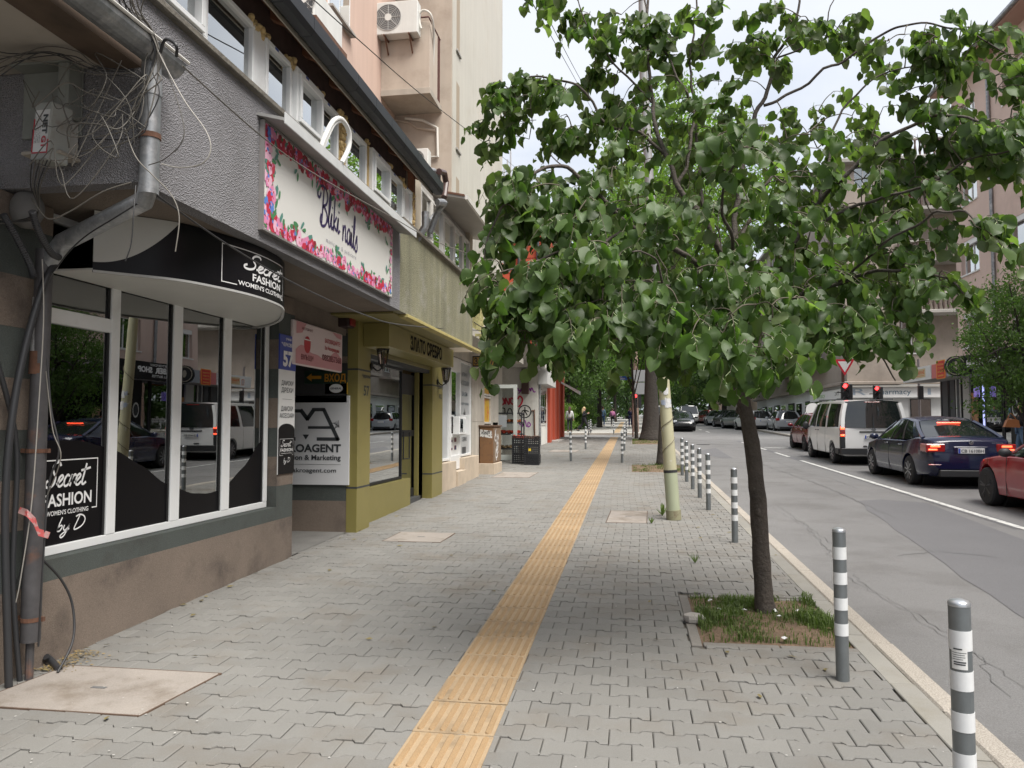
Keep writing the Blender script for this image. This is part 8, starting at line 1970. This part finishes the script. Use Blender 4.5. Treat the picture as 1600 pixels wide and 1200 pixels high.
def person(x, y, rz, h, lb, top, legs, hair, stride=.18, long_hair=True, arm_bend=0, bag=None, wide=False, group=None, armc=None):
 s = h / 1.72; t = empty('person', (0, 0, 0), lb, 'person', group); q = lambda a, b, c: (a * s, b * s, c * s)
 st = stride
 J = dict(pel=(0, 0, .95), wai=(0, 0, 1.08), che=(0, .01, 1.28), nek=(0, .0, 1.43), ne2=(0, .01, 1.50), hed=(0, .02, 1.60), hd2=(0, .015, 1.66))
 for sd, k in ((1, 'r'), (-1, 'l')):
  f_ = st * sd
  J['h' + k] = (.09 * sd, 0, .92); J['k' + k] = (.10 * sd, f_ * .75 + .02, .50); J['a' + k] = (.10 * sd, f_ * 1.5 if f_ > 0 else f_ * 2.1, .10 if f_ > 0 else .15); J['t' + k] = (.11 * sd, (f_ * 1.5 if f_ > 0 else f_ * 2.1) + .15, .045)
  J['s' + k] = (.17 * sd, 0, 1.39); J['e' + k] = (.23 * sd, -f_ * .5 - .02, 1.11)
  J['w' + k] = (.24 * sd, -f_ * .9 + .10, .90) if not arm_bend else (.15 * sd, .24, 1.12 + arm_bend)
 R = dict(pel=(.14, .10), wai=(.12, .09), che=(.15, .10), nek=(.06, .055), ne2=(.052, .052), hed=(.078, .092), hd2=(.068, .08))
 for k in 'rl': R.update({'h' + k: .085, 'k' + k: .055, 'a' + k: .04, 't' + k: .035, 's' + k: .055, 'e' + k: .04, 'w' + k: .027})
 def chain(keys, grow=1.0, add=0): return [(q(*J[k]), tuple((r * grow + add) * s for r in (R[k] if isinstance(R[k], tuple) else (R[k], R[k])))) for k in keys]
 ks = ['pel', 'wai', 'che', 'nek', 'ne2', 'hed', 'hd2', 'hr', 'kr', 'ar', 'tr', 'hl', 'kl', 'al', 'tl', 'sr', 'er', 'wr', 'sl', 'el', 'wl']
 E_ = [(0, 1), (1, 2), (2, 3), (3, 4), (4, 5), (5, 6), (0, 7), (7, 8), (8, 9), (9, 10), (0, 11), (11, 12), (12, 13), (13, 14), (2, 15), (15, 16), (16, 17), (2, 18), (18, 19), (19, 20)]
 ex = MB()
 for sd, k in ((1, 'r'), (-1, 'l')):
  w, e = V(J['w' + k]), V(J['e' + k]); d = (w - e).normalized(); c = w + d * .05; a = V((0, 1, 0)) - d * d.y; a.normalize(); n_ = d.cross(a)
  ex.tube([q(*(w - d * .02)), q(*c), q(*(c + d * .035))], [.024 * s, .034 * s, .030 * s], 8)
  for i in range(4): b = c + a * (.022 - .015 * i); l = (.062, .07, .066, .05)[i]; ex.tube([q(*b), q(*(b + d * l)), q(*(b + d * l * 1.4 + n_ * sd * -.012))], [.009 * s, .008 * s, .006 * s], 5)
  ex.tube([q(*(w + d * .02 + a * .02)), q(*(w + d * .045 + a * .045)), q(*(w + d * .075 + a * .05))], [.011 * s, .01 * s, .008 * s], 5)
 ex.tube([q(0, .098, 1.63), q(0, .118, 1.595)], [.008 * s, .014 * s], 5)
 for sd in (1, -1): ex.ball(q(.083 * sd, .01, 1.61), (.012 * s, .02 * s, .03 * s), 6, 5)
 skinned('body', chain(ks), E_, m_skin, t, 0, 1, ex)
 top_keys = ['wai', 'che', 'sr', 'er', 'wr', 'sl', 'el', 'wl', 'pel', 'nek']; skinned('top', chain(top_keys, 1.08, .012), [(0, 1), (1, 2), (2, 3), (3, 4), (1, 5), (5, 6), (6, 7), (0, 8), (1, 9)], top, t, 1)
 lk = ['pel', 'hr', 'kr', 'ar', 'hl', 'kl', 'al']; P = chain(lk, 1.08, .014)
 if wide: P = [(p, (r[0] + (.04 if i in (3, 6) else .02) * s, r[1] + (.04 if i in (3, 6) else .02) * s)) for i, (p, r) in enumerate(P)]
 skinned('trousers', P, [(0, 1), (1, 2), (2, 3), (0, 4), (4, 5), (5, 6)], legs, t, 0)
 for k in 'rl':
  a, b = J['a' + k], J['t' + k]; mb = MB(); mb.ball(q((a[0] + b[0]) / 2, (a[1] + b[1]) / 2, .05 + (a[2] - .10) * .5), (.05 * s, .13 * s, .05 * s), 8, 6); mb.build('shoe', M('shoe', (.05, .05, .05), .6), t, smooth=True, local=True)
 mb = MB(); mb.ball(q(0, -.012, 1.655), (.092 * s, .098 * s, .095 * s), 12, 8)
 if long_hair: mb.tube([q(0, -.05, 1.64), q(0, -.09, 1.5), q(0, -.11, 1.36), q(0, -.10, 1.24)], [.08 * s, .085 * s, .07 * s, .02 * s], 9)
 mb.build('hair', hair, t, smooth=True, local=True)
 mb = MB()
 for sd in (1, -1): mb.ball(q(.032 * sd, .098, 1.632), .008 * s, 5, 4)
 mb.build('eyes', m_ink, t, local=True); mb = MB(); mb.ball(q(0, .10, 1.565), (.02 * s, .006 * s, .006 * s), 6, 4); mb.build('mouth', M('lips', (.3, .09, .08), .5), t, local=True)
 t.location = (x, y, g(y)); t.rotation_euler = (0, 0, rz)
 return t
C_ = lambda n, c: M('cloth_' + n, c, .85, var=.1, vs=8)
dh, bh = M('hair_brown', (.05, .02, .012), .5), M('hair_blond', (.48, .36, .2), .5)
p = GR(893, 676); person(p.x - .12, p.y, .05, 1.72, 'woman with long brown hair, grey white top and black trousers walking away', C_('greywhite', (.45, .45, .45)), C_('black', (.012, .012, .015)), dh, .10)
p = GR(913, 674); person(p.x, p.y, -1.5, 1.70, 'blonde woman in loose black clothes stepping to the right', C_('black', (.012, .012, .015)), C_('black', (.012, .012, .015)), bh, .24, True, .15, wide=True)
p = GR(942, 666); person(p.x, p.y, 0, 1.78, 'person in a light blue denim jacket and jeans walking away under the trees', C_('denim', (.13, .22, .32)), C_('jeans', (.05, .10, .22)), dh, .08, False)
p = GR(957, 665.5); person(p.x, p.y, 0, 1.58, 'person in a pink top and dark leggings walking away', C_('pink', (.62, .22, .45)), C_('black', (.012, .012, .015)), dh, .09, False)
p = GR(985, 667); person(p.x, p.y, pi, 1.68, 'person in dark navy clothes holding a phone near the wooden pole', C_('navy', (.02, .025, .08)), C_('navy', (.02, .025, .08)), dh, .08, False, .30)
w = person(AY(1589, 660, 26.0).x + .12, 26.0, 1.2, 1.70, 'blonde woman in black jacket and jeans carrying a brown bag at the right', C_('blackjacket', (.015, .015, .018)), C_('jeans2', (.12, .20, .32)), bh, .10, True, .10)
q_ = AY(1583, 661, 25.6); hb = empty('handbag', q_, 'tan brown leather handbag carried by the blonde woman', 'handbag')
mb = MB(); mb.ext([q_ + V((a, 0, b)) for a, b in ((-.24, -.12), (.20, -.14), (.17, .08), (.05, .12), (-.15, .10))], (0, .14, 0)); mb.build('bag_body', M('tan_leather', (.42, .16, .06), .5, var=.1), hb)
mb = MB(); mb.tube(cat3([q_ + V((-.13, .07, .1)), q_ + V((-.03, .07, .30)), q_ + V((.13, .07, .1))], 5), .012, 5); mb.build('strap', M('tan_leather', (.42, .16, .06)), hb)
# foliage
m_bark = M('linden_bark', (.075, .062, .052), .9, var=.25, vs=6, fine=.3, fs=60, bump=1.6, bs=35, brush=(14, 14, 2))
m_barkd = M('dark_bark', (.05, .043, .037), .95, var=.3, vs=3, bump=4, bs=9, brush=(9, 9, 1))
m_twig = M('twig', (.10, .085, .06), .85, var=.2)
m_petiole = M('petiole', (.30, .36, .17), .6)
m_leaf = M('linden_leaf', (.064, .105, .032), .42, isl=.42, var=.12, vs=22, back=(.108, .138, .062), transl=.40, spec=.30)
m_leafd = M('tree_leaf_dark', (.050, .088, .028), .55, isl=.4, transl=.34)
m_leafm = M('tree_leaf_mid', (.072, .122, .032), .55, isl=.4, transl=.40)
m_leafy = M('tree_leaf_bright', (.12, .185, .04), .55, isl=.35, transl=.45)
TR = random.Random(31)
HP = [(0, 0), (.17, -.11), (.37, -.10), (.51, .08), (.55, .32), (.48, .56), (.34, .76), (.15, .88), (0, .99)]
def leaf_geo(cup, tipd, wav, seed):
 r = random.Random(seed); out = HP + [(-x, y) for x, y in HP[-2:0:-1]]
 Z = lambda x, y: cup * abs(x) * 1.1 - tipd * y * y + wav * sin(7 * y + seed) * abs(x)
 vs = [(x * (1 + r.uniform(-.05, .05)), y, Z(x, y)) for x, y in out] + [(0, .22, Z(0, .22) - .01), (0, .5, Z(0, .5) - .015), (0, .8, Z(0, .8))]
 n = len(out); A, B, C2 = n, n + 1, n + 2
 fs = [(0, 1, A), (1, 2, A), (2, 3, A), (3, 4, A), (4, B, A), (4, 5, B), (5, 6, B), (6, C2, B), (6, 7, C2), (7, 8, C2)]
 m = lambda i: (n - i) % n
 fs += [tuple(m(i) if i < n else i for i in f)[::-1] for f in fs]
 return [V(v) for v in vs], fs
LEAVES = [leaf_geo(c, t, w, i) for i, (c, t, w) in enumerate(((.25, .12, .08), (.45, .25, .12), (-.20, .18, .10), (.10, .35, .16), (.6, .10, .05), (.75, .40, .2), (-.35, .45, .15), (.35, .62, .25)))]
LT = empty('linden_tree', (1.04, 6.39, g(6.39)), 'young linden with leaning dark trunk and drooping heart shaped leaves', 'tree')
def BP(L_): return [AY(x, y, Y) for x, y, Y in L_]
trunk = cat3(BP([(1197, 965, 6.39), (1190, 880, 6.39), (1184, 780, 6.38), (1174, 690, 6.36), (1158, 610, 6.33), (1148, 540, 6.30), (1146, 470, 6.28), (1138, 400, 6.25)]), 5)
trunk[0].z = g(6.39) - .05
mb = MB(); n = len(trunk); rr2 = [.072 - .028 * (i / (n - 1)) + (.035 * exp(-i * .9)) for i in range(n)]
tv = MB(); tv.tube(trunk, rr2, 16)
tv.v = [tuple(V(v) + V((noise.noise(V(v) * 9), noise.noise(V(v) * 9 + V((5, 5, 5))), 0)) * .012) for v in tv.v]
for (k_, a) in ((14, 1.2), (9, -1.8), (18, 2.6)): c = trunk[k_]; tv.ball(c + V((cos(a) * rr2[k_] * .9, sin(a) * rr2[k_] * .9, 0)), (.025, .025, .035), 8, 6)
tv.build('trunk', m_bark, LT, smooth=True, ang=180)
BR = [  # (points, r0, r1)
([(1140, 430, 6.26), (1118, 370, 6.2), (1092, 330, 6.2), (1060, 290, 6.2), (1036, 240, 6.25), (1018, 160, 6.35), (1013, 80, 6.4), (1009, -30, 6.5)], .030, .010),
([(1060, 290, 6.2), (1075, 240, 6.3), (1085, 180, 6.4), (1073, 150, 6.4), (1048, 100, 6.4), (1020, 50, 6.4), (1000, -20, 6.45)], .016, .006),
([(1138, 420, 6.26), (1104, 340, 6.4), (1095, 260, 6.5), (1088, 200, 6.6), (1080, 100, 6.7), (1090, -20, 6.8)], .022, .007),
([(1144, 440, 6.27), (1150, 330, 6.4), (1170, 213, 6.5), (1193, 150, 6.55), (1213, 93, 6.6), (1240, 45, 6.6), (1252, -30, 6.6)], .026, .008),
([(1193, 165, 6.5), (1240, 140, 6.5), (1313, 97, 6.4), (1373, 60, 6.3), (1407, 42, 6.2), (1450, 38, 6.1), (1510, 50, 6.0), (1575, 80, 5.9), (1600, 120, 5.8)], .013, .004),
([(1213, 95, 6.6), (1250, 75, 6.6), (1290, 40, 6.6), (1310, -20, 6.6)], .009, .004),
([(1150, 480, 6.27), (1210, 420, 6.2), (1252, 366, 6.15), (1280, 318, 6.1), (1320, 275, 6.05), (1387, 217, 5.9), (1425, 196, 5.8), (1480, 180, 5.7), (1550, 190, 5.5), (1620, 200, 5.4)], .026, .006),
([(1280, 318, 6.1), (1300, 215, 6.3), (1345, 138, 6.4), (1400, 110, 6.4), (1470, 100, 6.3)], .012, .004),
([(1252, 366, 6.15), (1340, 320, 5.9), (1420, 300, 5.6), (1490, 262, 5.3), (1560, 240, 5.1), (1630, 225, 5.0)], .014, .004),
([(1150, 500, 6.28), (1230, 470, 6.0), (1310, 440, 5.7), (1400, 420, 5.4), (1470, 430, 5.1), (1505, 462, 4.95)], .020, .005),
([(1310, 440, 5.7), (1400, 370, 5.2), (1470, 330, 4.8), (1520, 340, 4.4), (1545, 375, 4.3)], .010, .004),
([(1148, 520, 6.3), (1230, 520, 5.9), (1300, 520, 5.6), (1360, 540, 5.3), (1395, 590, 5.1)], .014, .004),
([(1146, 500, 6.28), (1160, 506, 5.7), (1120, 470, 5.3), (1077, 435, 5.0), (1042, 446, 4.7), (1020, 402, 4.5), (985, 395, 4.3)], .016, .004),
([(1146, 490, 6.28), (1180, 480, 5.5), (1195, 500, 4.9), (1200, 550, 4.5), (1196, 600, 4.2)], .014, .004),
([(1142, 455, 6.27), (1100, 420, 6.0), (1040, 380, 5.7), (980, 350, 5.4), (930, 300, 5.2), (880, 265, 5.05), (830, 275, 4.9), (790, 315, 4.8), (765, 360, 4.75), (745, 420, 4.7)], .024, .004),
([(980, 350, 5.4), (937, 380, 5.1), (875, 395, 4.9), (816, 417, 4.7), (775, 435, 4.6), (745, 470, 4.55)], .012, .003),
([(1100, 420, 6.0), (1020, 440, 5.4), (940, 455, 5.0), (860, 480, 4.7), (800, 520, 4.6)], .014, .004),
([(1146, 480, 6.28), (1090, 500, 5.6), (1030, 520, 5.1), (960, 530, 4.8), (890, 540, 4.6)], .014, .004),
([(1036, 240, 6.25), (990, 205, 6.2), (947, 190, 6.2), (900, 130, 6.15), (860, 120, 6.1), (815, 122, 6.1), (785, 150, 6.05), (765, 190, 6.05), (757, 225, 6.05)], .014, .003),
([(1040, 380, 5.7), (990, 330, 5.5), (947, 323, 5.4), (925, 300, 5.4), (900, 273, 5.4), (860, 240, 5.3)], .012, .004),
([(1018, 160, 6.35), (960, 100, 6.3), (925, 50, 6.3), (905, 0, 6.3), (900, -40, 6.3)], .010, .003),
([(1150, 400, 6.3), (1190, 300, 6.9), (1240, 230, 7.4), (1300, 180, 7.8)], .018, .005),
([(1146, 430, 6.28), (1090, 330, 6.9), (1050, 260, 7.4), (1000, 200, 7.7)], .016, .005),
([(1148, 470, 6.28), (1150, 400, 5.6), (1130, 330, 5.2), (1140, 270, 5.0), (1180, 230, 4.9)], .016, .005)]
SK = []; mb = MB()
for P_, r0, r1 in BR:
 p = cat3(BP(P_), 6); n = len(p); p = [q + V((noise.noise(q * 5), noise.noise(q * 5 + V((9, 0, 0))), noise.noise(q * 5 + V((0, 9, 0))))) * .035 if 0 < i else q for i, q in enumerate(p)]
 mb.tube(p, [r0 + (r1 - r0) * i / (n - 1) for i in range(n)], 7)
 SK += p[3:]
mb.build('limbs', m_bark, LT, smooth=True, ang=180)
BL = [  # px, py, rx, ry, depth, spread, sprays
(1040, 430, 150, 110, 5.3, .5, 60), (905, 440, 110, 80, 4.8, .3, 44), (835, 480, 56, 66, 4.6, .2, 24), (792, 430, 32, 46, 4.6, .1, 11), (760, 455, 10, 30, 4.6, .05, 3), (850, 315, 70, 55, 5.0, .2, 26), (940, 300, 80, 50, 5.3, .3, 22), (980, 505, 110, 46, 4.8, .3, 30), (905, 522, 70, 28, 4.6, .2, 13), (806, 555, 14, 22, 4.5, .1, 4), (800, 300, 30, 45, 4.9, .12, 8),
(1130, 390, 120, 110, 6.0, .6, 44), (1250, 430, 110, 95, 6.0, .5, 38), (1330, 480, 86, 62, 5.6, .4, 24), (1190, 500, 90, 56, 5.2, .5, 30), (1185, 575, 30, 30, 4.3, .15, 8), (1110, 540, 60, 36, 4.8, .3, 14), (1040, 545, 60, 20, 5.0, .3, 8), (1300, 528, 66, 26, 5.4, .3, 10), (1385, 555, 18, 20, 5.1, .1, 4),
(1180, 250, 120, 70, 6.6, .7, 30), (1320, 290, 100, 80, 6.3, .5, 34), (1410, 245, 90, 46, 6.0, .3, 20), (1390, 350, 84, 50, 5.6, .3, 19), (1440, 430, 46, 28, 5.1, .2, 9), (1490, 290, 56, 24, 5.4, .2, 9), (1540, 222, 60, 36, 5.3, .2, 18), (1522, 345, 12, 16, 4.3, .06, 4), (1580, 210, 30, 60, 5.2, .2, 10),
(1500, 70, 90, 36, 6.0, .15, 22), (1430, 80, 60, 40, 6.2, .2, 12), (1570, 120, 30, 40, 5.8, .15, 9), (1330, 60, 50, 40, 6.5, .2, 7), (1260, 30, 60, 30, 6.6, .3, 9), (1210, 60, 50, 50, 6.6, .3, 9),
(1020, 110, 80, 60, 6.4, .3, 22), (1060, 200, 90, 50, 6.5, .4, 22), (960, 200, 60, 50, 6.2, .2, 16), (905, 200, 50, 40, 6.2, .2, 11), (850, 140, 55, 26, 6.1, .1, 14), (795, 150, 20, 22, 6.05, .06, 5), (765, 205, 10, 22, 6.05, .04, 3), (835, 190, 12, 40, 6.1, .05, 4), (905, 20, 20, 40, 6.3, .1, 4), (1000, 30, 60, 36, 6.4, .2, 10), (1080, 40, 60, 40, 6.7, .3, 12), (1150, 90, 50, 60, 6.7, .3, 8), (862, -4, 14, 8, 6.3, .05, 2), (940, 70, 26, 30, 6.3, .1, 4),
(1250, 190, 120, 60, 7.5, .3, 16), (1050, 260, 120, 60, 7.4, .3, 16), (1150, 240, 60, 40, 5.0, .2, 9), (1300, 380, 120, 60, 6.9, .4, 18), (1420, 150, 60, 30, 6.3, .2, 7), (1480, 190, 60, 26, 5.8, .2, 9)]
starts = []
for (px, py, rx, ry, Y, sp, n_) in BL:
 k = 0; py -= 32 * max(0, min(1, (py - 400) / 130)); px += 14 * max(0, min(1, (900 - px) / 120)) if py > 230 else 0
 while k < n_ * (1.0 if px < 1290 else .84):
  a, r = TR.uniform(0, 2 * pi), sqrt(TR.random()); x, y = px + rx * r * cos(a), py + ry * r * sin(a)
  k += 1
  if x > 1490 and 285 < y < 520 and not (rx < 13): continue
  if 760 < x < 850 and 350 < y < 430 and k % 3: continue
  starts.append(AY(x, y, Y + TR.uniform(-sp, sp)))
tw = MB(); LV = []; pool = list(SK); C0 = V((1.0, 6.3, 3.6))
starts.sort(key=lambda p: min((p - q).length for q in SK))
for s_ in starts:
 best = min(pool, key=lambda q: (q - s_).length_squared); dist = (best - s_).length
 if dist > .05:
  m = best.lerp(s_, .5) + V((0, 0, .06 * dist + .01)) + V((TR.gauss(0, .03), TR.gauss(0, .03), 0)) * min(1, dist * 2)
  c = cat3([best, m, s_], 3); tw.tube(c, [.0058 - .0028 * i / (len(c) - 1) for i in range(len(c))], 4, False); pool += [c[2], c[4], s_]
 out = s_ - C0; out.z *= .35
 if out.length < .01: out = V((1, 0, 0))
 out = (out.normalized() * .8 + V((TR.gauss(0, .6), TR.gauss(0, .6), TR.gauss(.05, .25)))).normalized()
 ln = TR.uniform(.20, .38); nl = TR.randint(8, 12); pts = []
 for i in range(7):
  t_ = i / 6; pts.append(s_ + out * ln * (t_ - .18 * t_ * t_) + V((0, 0, -.55 * ln * t_ * t_)))
 tw.tube(pts, [.0030 - .0016 * i / 6 for i in range(7)], 4, False)
 for i in range(nl):
  t_ = (i + .6) / nl; k = min(5, int(t_ * 6)); p = pts[k].lerp(pts[k + 1], t_ * 6 - k); sd_ = (1 if i % 2 else -1)
  d = (pts[k + 1] - pts[k]).normalized(); sidev = d.cross(V((0, 0, 1)));
  if sidev.length < .1: sidev = V((1, 0, 0))
  sidev.normalize(); pet = (sidev * sd_ * .7 + V((0, 0, -.35)) + d * .3 + V((TR.gauss(0, .3), TR.gauss(0, .3), 0))).normalized() * TR.uniform(.025, .05)
  b = p + pet; size = TR.choice((TR.uniform(.04, .08), TR.uniform(.065, .112), TR.uniform(.07, .118))) * (1 if .15 < t_ < .85 else .8)
  ydir = (V((0, 0, -1)) * TR.uniform(.45, 1.1) + out * .35 + sidev * sd_ * .40 + V((TR.gauss(0, .30), TR.gauss(0, .30), 0))).normalized()
  nrm = (out * .55 + V((0, 0, .65)) + V((TR.gauss(0, .5), TR.gauss(0, .5), TR.gauss(0, .3)))); nrm = nrm - ydir * nrm.dot(ydir)
  if nrm.length < .05: nrm = ydir.orthogonal()
  nrm.normalize(); xd = ydir.cross(nrm); LV.append((b, xd, ydir, nrm, size, TR.randrange(8), p))
tw.build('twigs', m_twig, LT, smooth=True, ang=180, kind='stuff', recalc=False)
key = []
for i, L_ in enumerate(LV):
 q = proj(L_[0]); a = abs(L_[3].dot((L_[0] - CAMP).normalized())); key.append(((L_[4] / q[2]) ** 2 * (.25 + a) if q[2] > 0 and 0 < q[0] < 1600 and 0 < q[1] < 1200 else 0, i))
key.sort(reverse=True); big = set(i for _, i in key[:300]); lm = []
for vs, fs in LEAVES:
 me = bpy.data.meshes.new('leaf'); me.from_pydata([tuple(v) for v in vs], [], fs); me.materials.append(m_leaf); me.polygons.foreach_set('use_smooth', [True] * len(fs)); lm.append(me)
base = WL[LT.name]; MV, MF, pt = [], [], MB()
for i, (b, xd, yd, nd, sz, k, p) in enumerate(LV):
 if i % 1 == 0: w_ = .0013; pt.add([p + V((w_, 0, 0)), p - V((w_, 0, 0)), b - V((w_, 0, 0)), b + V((w_, 0, 0))], [(0, 1, 2, 3)])
 if i in big:
  o = bpy.data.objects.new('leaf', lm[k]); COL.objects.link(o); o.parent = LT; mt = Matrix((xd * sz, yd * sz, nd * sz)).transposed().to_4x4(); mt.translation = b - base; o.matrix_basis = mt
 else:
  o0 = len(MV); vs, fs = LEAVES[k]; MV += [tuple(b + xd * (v.x * sz) + yd * (v.y * sz) + nd * (v.z * sz)) for v in vs]; MF += [tuple(j + o0 for j in f) for f in fs]
mb = MB(); mb.v = MV; mb.f = MF; mb.build('leaves', m_leaf, LT, smooth=True, ang=180, kind='stuff', recalc=False); pt.build('petioles', m_petiole, LT, kind='stuff', recalc=False)
# other trees: shared crowns of leaf clumps
def crown_mesh(n_cl, per, leaf, mat, seed, flat=.85, spread=.2, droop=0):
 r = random.Random(seed); V_, F_ = [], []
 for c in range(n_cl):
  while True:
   p = V((r.uniform(-1, 1), r.uniform(-1, 1), r.uniform(-1, 1)))
   if .25 < p.length < 1: break
  p *= .62 + .38 * p.length ** .5; p *= 1 + .22 * noise.noise(p * 2.2 + V((seed, 0, 0))); p.z *= flat; sc = spread * r.uniform(.55, 1.25)
  for k in range(per):
   q = p + V((r.gauss(0, .5) * sc, r.gauss(0, .5) * sc, r.gauss(0, .33) * sc)); n_ = V((r.gauss(0, 1), r.gauss(0, 1), abs(r.gauss(.5, .7)))).normalized(); a = n_.orthogonal().normalized(); b = n_.cross(a); an = r.uniform(0, 6.3); a, b = a * cos(an) + b * sin(an), b * cos(an) - a * sin(an)
   l = leaf * r.uniform(.6, 1.3); w = l * .42; o0 = len(V_); V_ += [tuple(q - a * l), tuple(q + b * w), tuple(q + a * l - n_ * l * .2), tuple(q - b * w)]; F_.append((o0, o0 + 1, o0 + 2, o0 + 3))
 me = bpy.data.meshes.new('crown'); me.from_pydata(V_, [], F_); me.materials.append(mat); return me
CR_F = crown_mesh(150, 95, .024, m_leafy, 1, spread=.20); CR_N = crown_mesh(190, 110, .026, m_leafm, 2, spread=.24); CR_D = crown_mesh(150, 90, .040, m_leafd, 3, spread=.26); CR_M = crown_mesh(150, 90, .038, m_leafm, 4, spread=.26); CR_B = crown_mesh(110, 90, .040, m_leafy, 5, spread=.25)
def tree(x, y, zc, R, rz_, tr, crown, lb, group=None, lean=0, seed=0, name='street_tree', bark=None, base_r=None, cx=0):
 r = random.Random(seed + 7); t = empty(name, (x, y, g(y)), lb, 'tree', group); mb = MB(); z0 = -.1; top = zc - g(y)
 P = [V((x, y, g(y) + z0)), V((x + lean * .1, y, g(y) + top * .2)), V((x + lean * .5, y, g(y) + top * .5)), V((x + lean, y, g(y) + top))]; c = cat3(P, 5); n = len(c)
 mb.tube(c, [tr * (1 - .6 * i / (n - 1)) + ((base_r or tr * 1.25) - tr) * exp(-i * .55) for i in range(n)], 12)
 for k in range(8):
  a = r.uniform(0, 6.3); b = c[int(n * r.uniform(.5, .95))]; e = V((x + lean + cx + R * .8 * cos(a), y + R * .8 * sin(a), zc + rz_ * r.uniform(-.4, .7))); m = b.lerp(e, .5) + V((0, 0, .1 * R)); mb.tube(cat3([b, m, e], 4), [tr * .38 * (1 - .8 * i / 8) for i in range(9)], 6)
  for j in range(3):
   e2 = m + V((r.gauss(0, .4) * R, r.gauss(0, .4) * R, r.uniform(0, .6) * rz_)); mb.tube(cat3([m, m.lerp(e2, .5) + V((0, 0, .05)), e2], 3), [tr * .14, tr * .12, tr * .10, tr * .08, tr * .06, tr * .04, tr * .02], 4)
 mb.build('trunk', bark or m_barkd, t, smooth=True, ang=180)
 o = bpy.data.objects.new('crown', crown); COL.objects.link(o); o.parent = t; o.location = (lean + cx, 0, zc - g(y)); o.scale = (R, R, rz_); o.rotation_euler = (0, 0, r.uniform(0, 6.3)); return t
p = GR(1034, 727); tree(p.x, p.y, 8.4, 2.9, 3.3, .105, CR_F, 'slender dark trunked tree with fine yellow green leaves behind the painted pole', lean=.5, seed=1, base_r=.2, cx=.1)
p = GR(1018, 688); tree(p.x, p.y, 10.5, 4.2, 4.8, .42, CR_M, 'massive old tree with a flared dark trunk further along the pavement', seed=2, base_r=.75)
p = GR(1002, 685); tree(p.x - .25, p.y, 7.2, 2.2, 2.6, .10, CR_M, 'thin leaning tree left of the massive trunk', lean=-.35, seed=3)
for i, (x, y, zc, R, rz_, tr, cr, lb) in enumerate([(8.9, 76, 7.2, 3.4, 3.6, .32, CR_D, 'dark thick street tree among the far parked cars'), (9.25, 66, 5.6, 2.4, 2.3, .14, CR_B, 'smaller light green tree right of the thick dark street tree'), (9.0, 90, 7.5, 3.8, 4.0, .3, CR_M, 'street tree behind the thick dark one'), (8.2, 108, 8, 4.5, 4.8, .3, CR_D, 'street tree near the end of the row'), (6.6, 128, 8.5, 5, 5, .3, CR_M, 'last street tree closing the view of the road')]):
 tree(x, y, zc, R, rz_, tr, cr, lb, 'trees along the far right kerb', seed=10 + i)
tree(AY(1600, 540, 21.5).x, 21.5, 3.7, 1.75, 2.15, .12, CR_N, 'small leafy tree in front of the barber shop at the right edge', seed=20)
gl = 'trees of the park beyond the crossing'
PK = [(-4.6, 58, 6.8, 3.8, 4.4, CR_M, 'mid green park tree just beyond the red building'), (-2.6, 66, 9.5, 4.2, 4.6, CR_D, 'dark park tree over the left side of the path'), (1.6, 62, 8.0, 3.6, 4.2, CR_B, 'light green tree between the path and the road'), (-8.5, 64, 8, 5, 5.5, CR_D, 'broad dark tree far left of the path'), (2.2, 78, 8.5, 4.2, 4.6, CR_D, 'dark tree behind the light green one by the road'),
 (-5.6, 80, 9.5, 5, 5.5, CR_M, 'mid green tree further down the left of the path'), (-1.8, 92, 10.5, 5, 5, CR_D, 'dark tree closing over the middle of the path'), (2.4, 98, 8.8, 4.6, 4.8, CR_M, 'far tree at the right of the path'), (-7, 104, 10, 6, 6.5, CR_D, 'far dark tree at the left of the path'), (-.5, 118, 9, 6, 6.5, CR_D, 'furthest dark tree at the end of the path')]
for i, (x, y, zc, R, rz_, cr, lb) in enumerate(PK): tree(x, y, zc, R, rz_, .24, cr, lb, gl, seed=40 + i, name='park_tree')
for i, (x, y, R, cr, lb) in enumerate([(-5.2, 55.5, 1.5, CR_B, 'bright bush by the pavement behind the two women'), (-4.3, 60.5, 1.7, CR_M, 'bush left of the path under the park trees'), (-6.8, 57, 2.0, CR_M, 'large bush beside the red building'), (-4.4, 72, 2.2, CR_D, 'dark bush deeper along the path'), (-5.0, 90, 2.8, CR_D, 'darkest bush far along the path')]):
 t = empty('bush', (x, y, g(y)), lb, 'bush', 'bushes along the park path'); o = bpy.data.objects.new('foliage', cr); COL.objects.link(o); o.parent = t; o.location = (0, 0, R * .6); o.scale = (R, R, R * .95); o.rotation_euler = (0, 0, i)
r = random.Random(77); MV, MF = [], []
for k in range(420):
 x = r.uniform(-70, 60); y = r.uniform(135, 165); z = g(y) + r.uniform(0, 11) ; c = V((x, y, z))
 for j in range(42):
  q = c + V((r.gauss(0, 1.8), r.gauss(0, 1.5), r.gauss(0, 1.1))); a = V((r.gauss(0, 1), r.gauss(0, 1), r.gauss(0, 1))).normalized() * .5; b = a.orthogonal().normalized() * .35; o0 = len(MV); MV += [tuple(q - a), tuple(q + b), tuple(q + a), tuple(q - b)]; MF.append((o0, o0 + 1, o0 + 2, o0 + 3))
mb = MB(); mb.v = MV; mb.f = MF; mb.build('far_wood', m_leafd, kind='stuff', recalc=False)
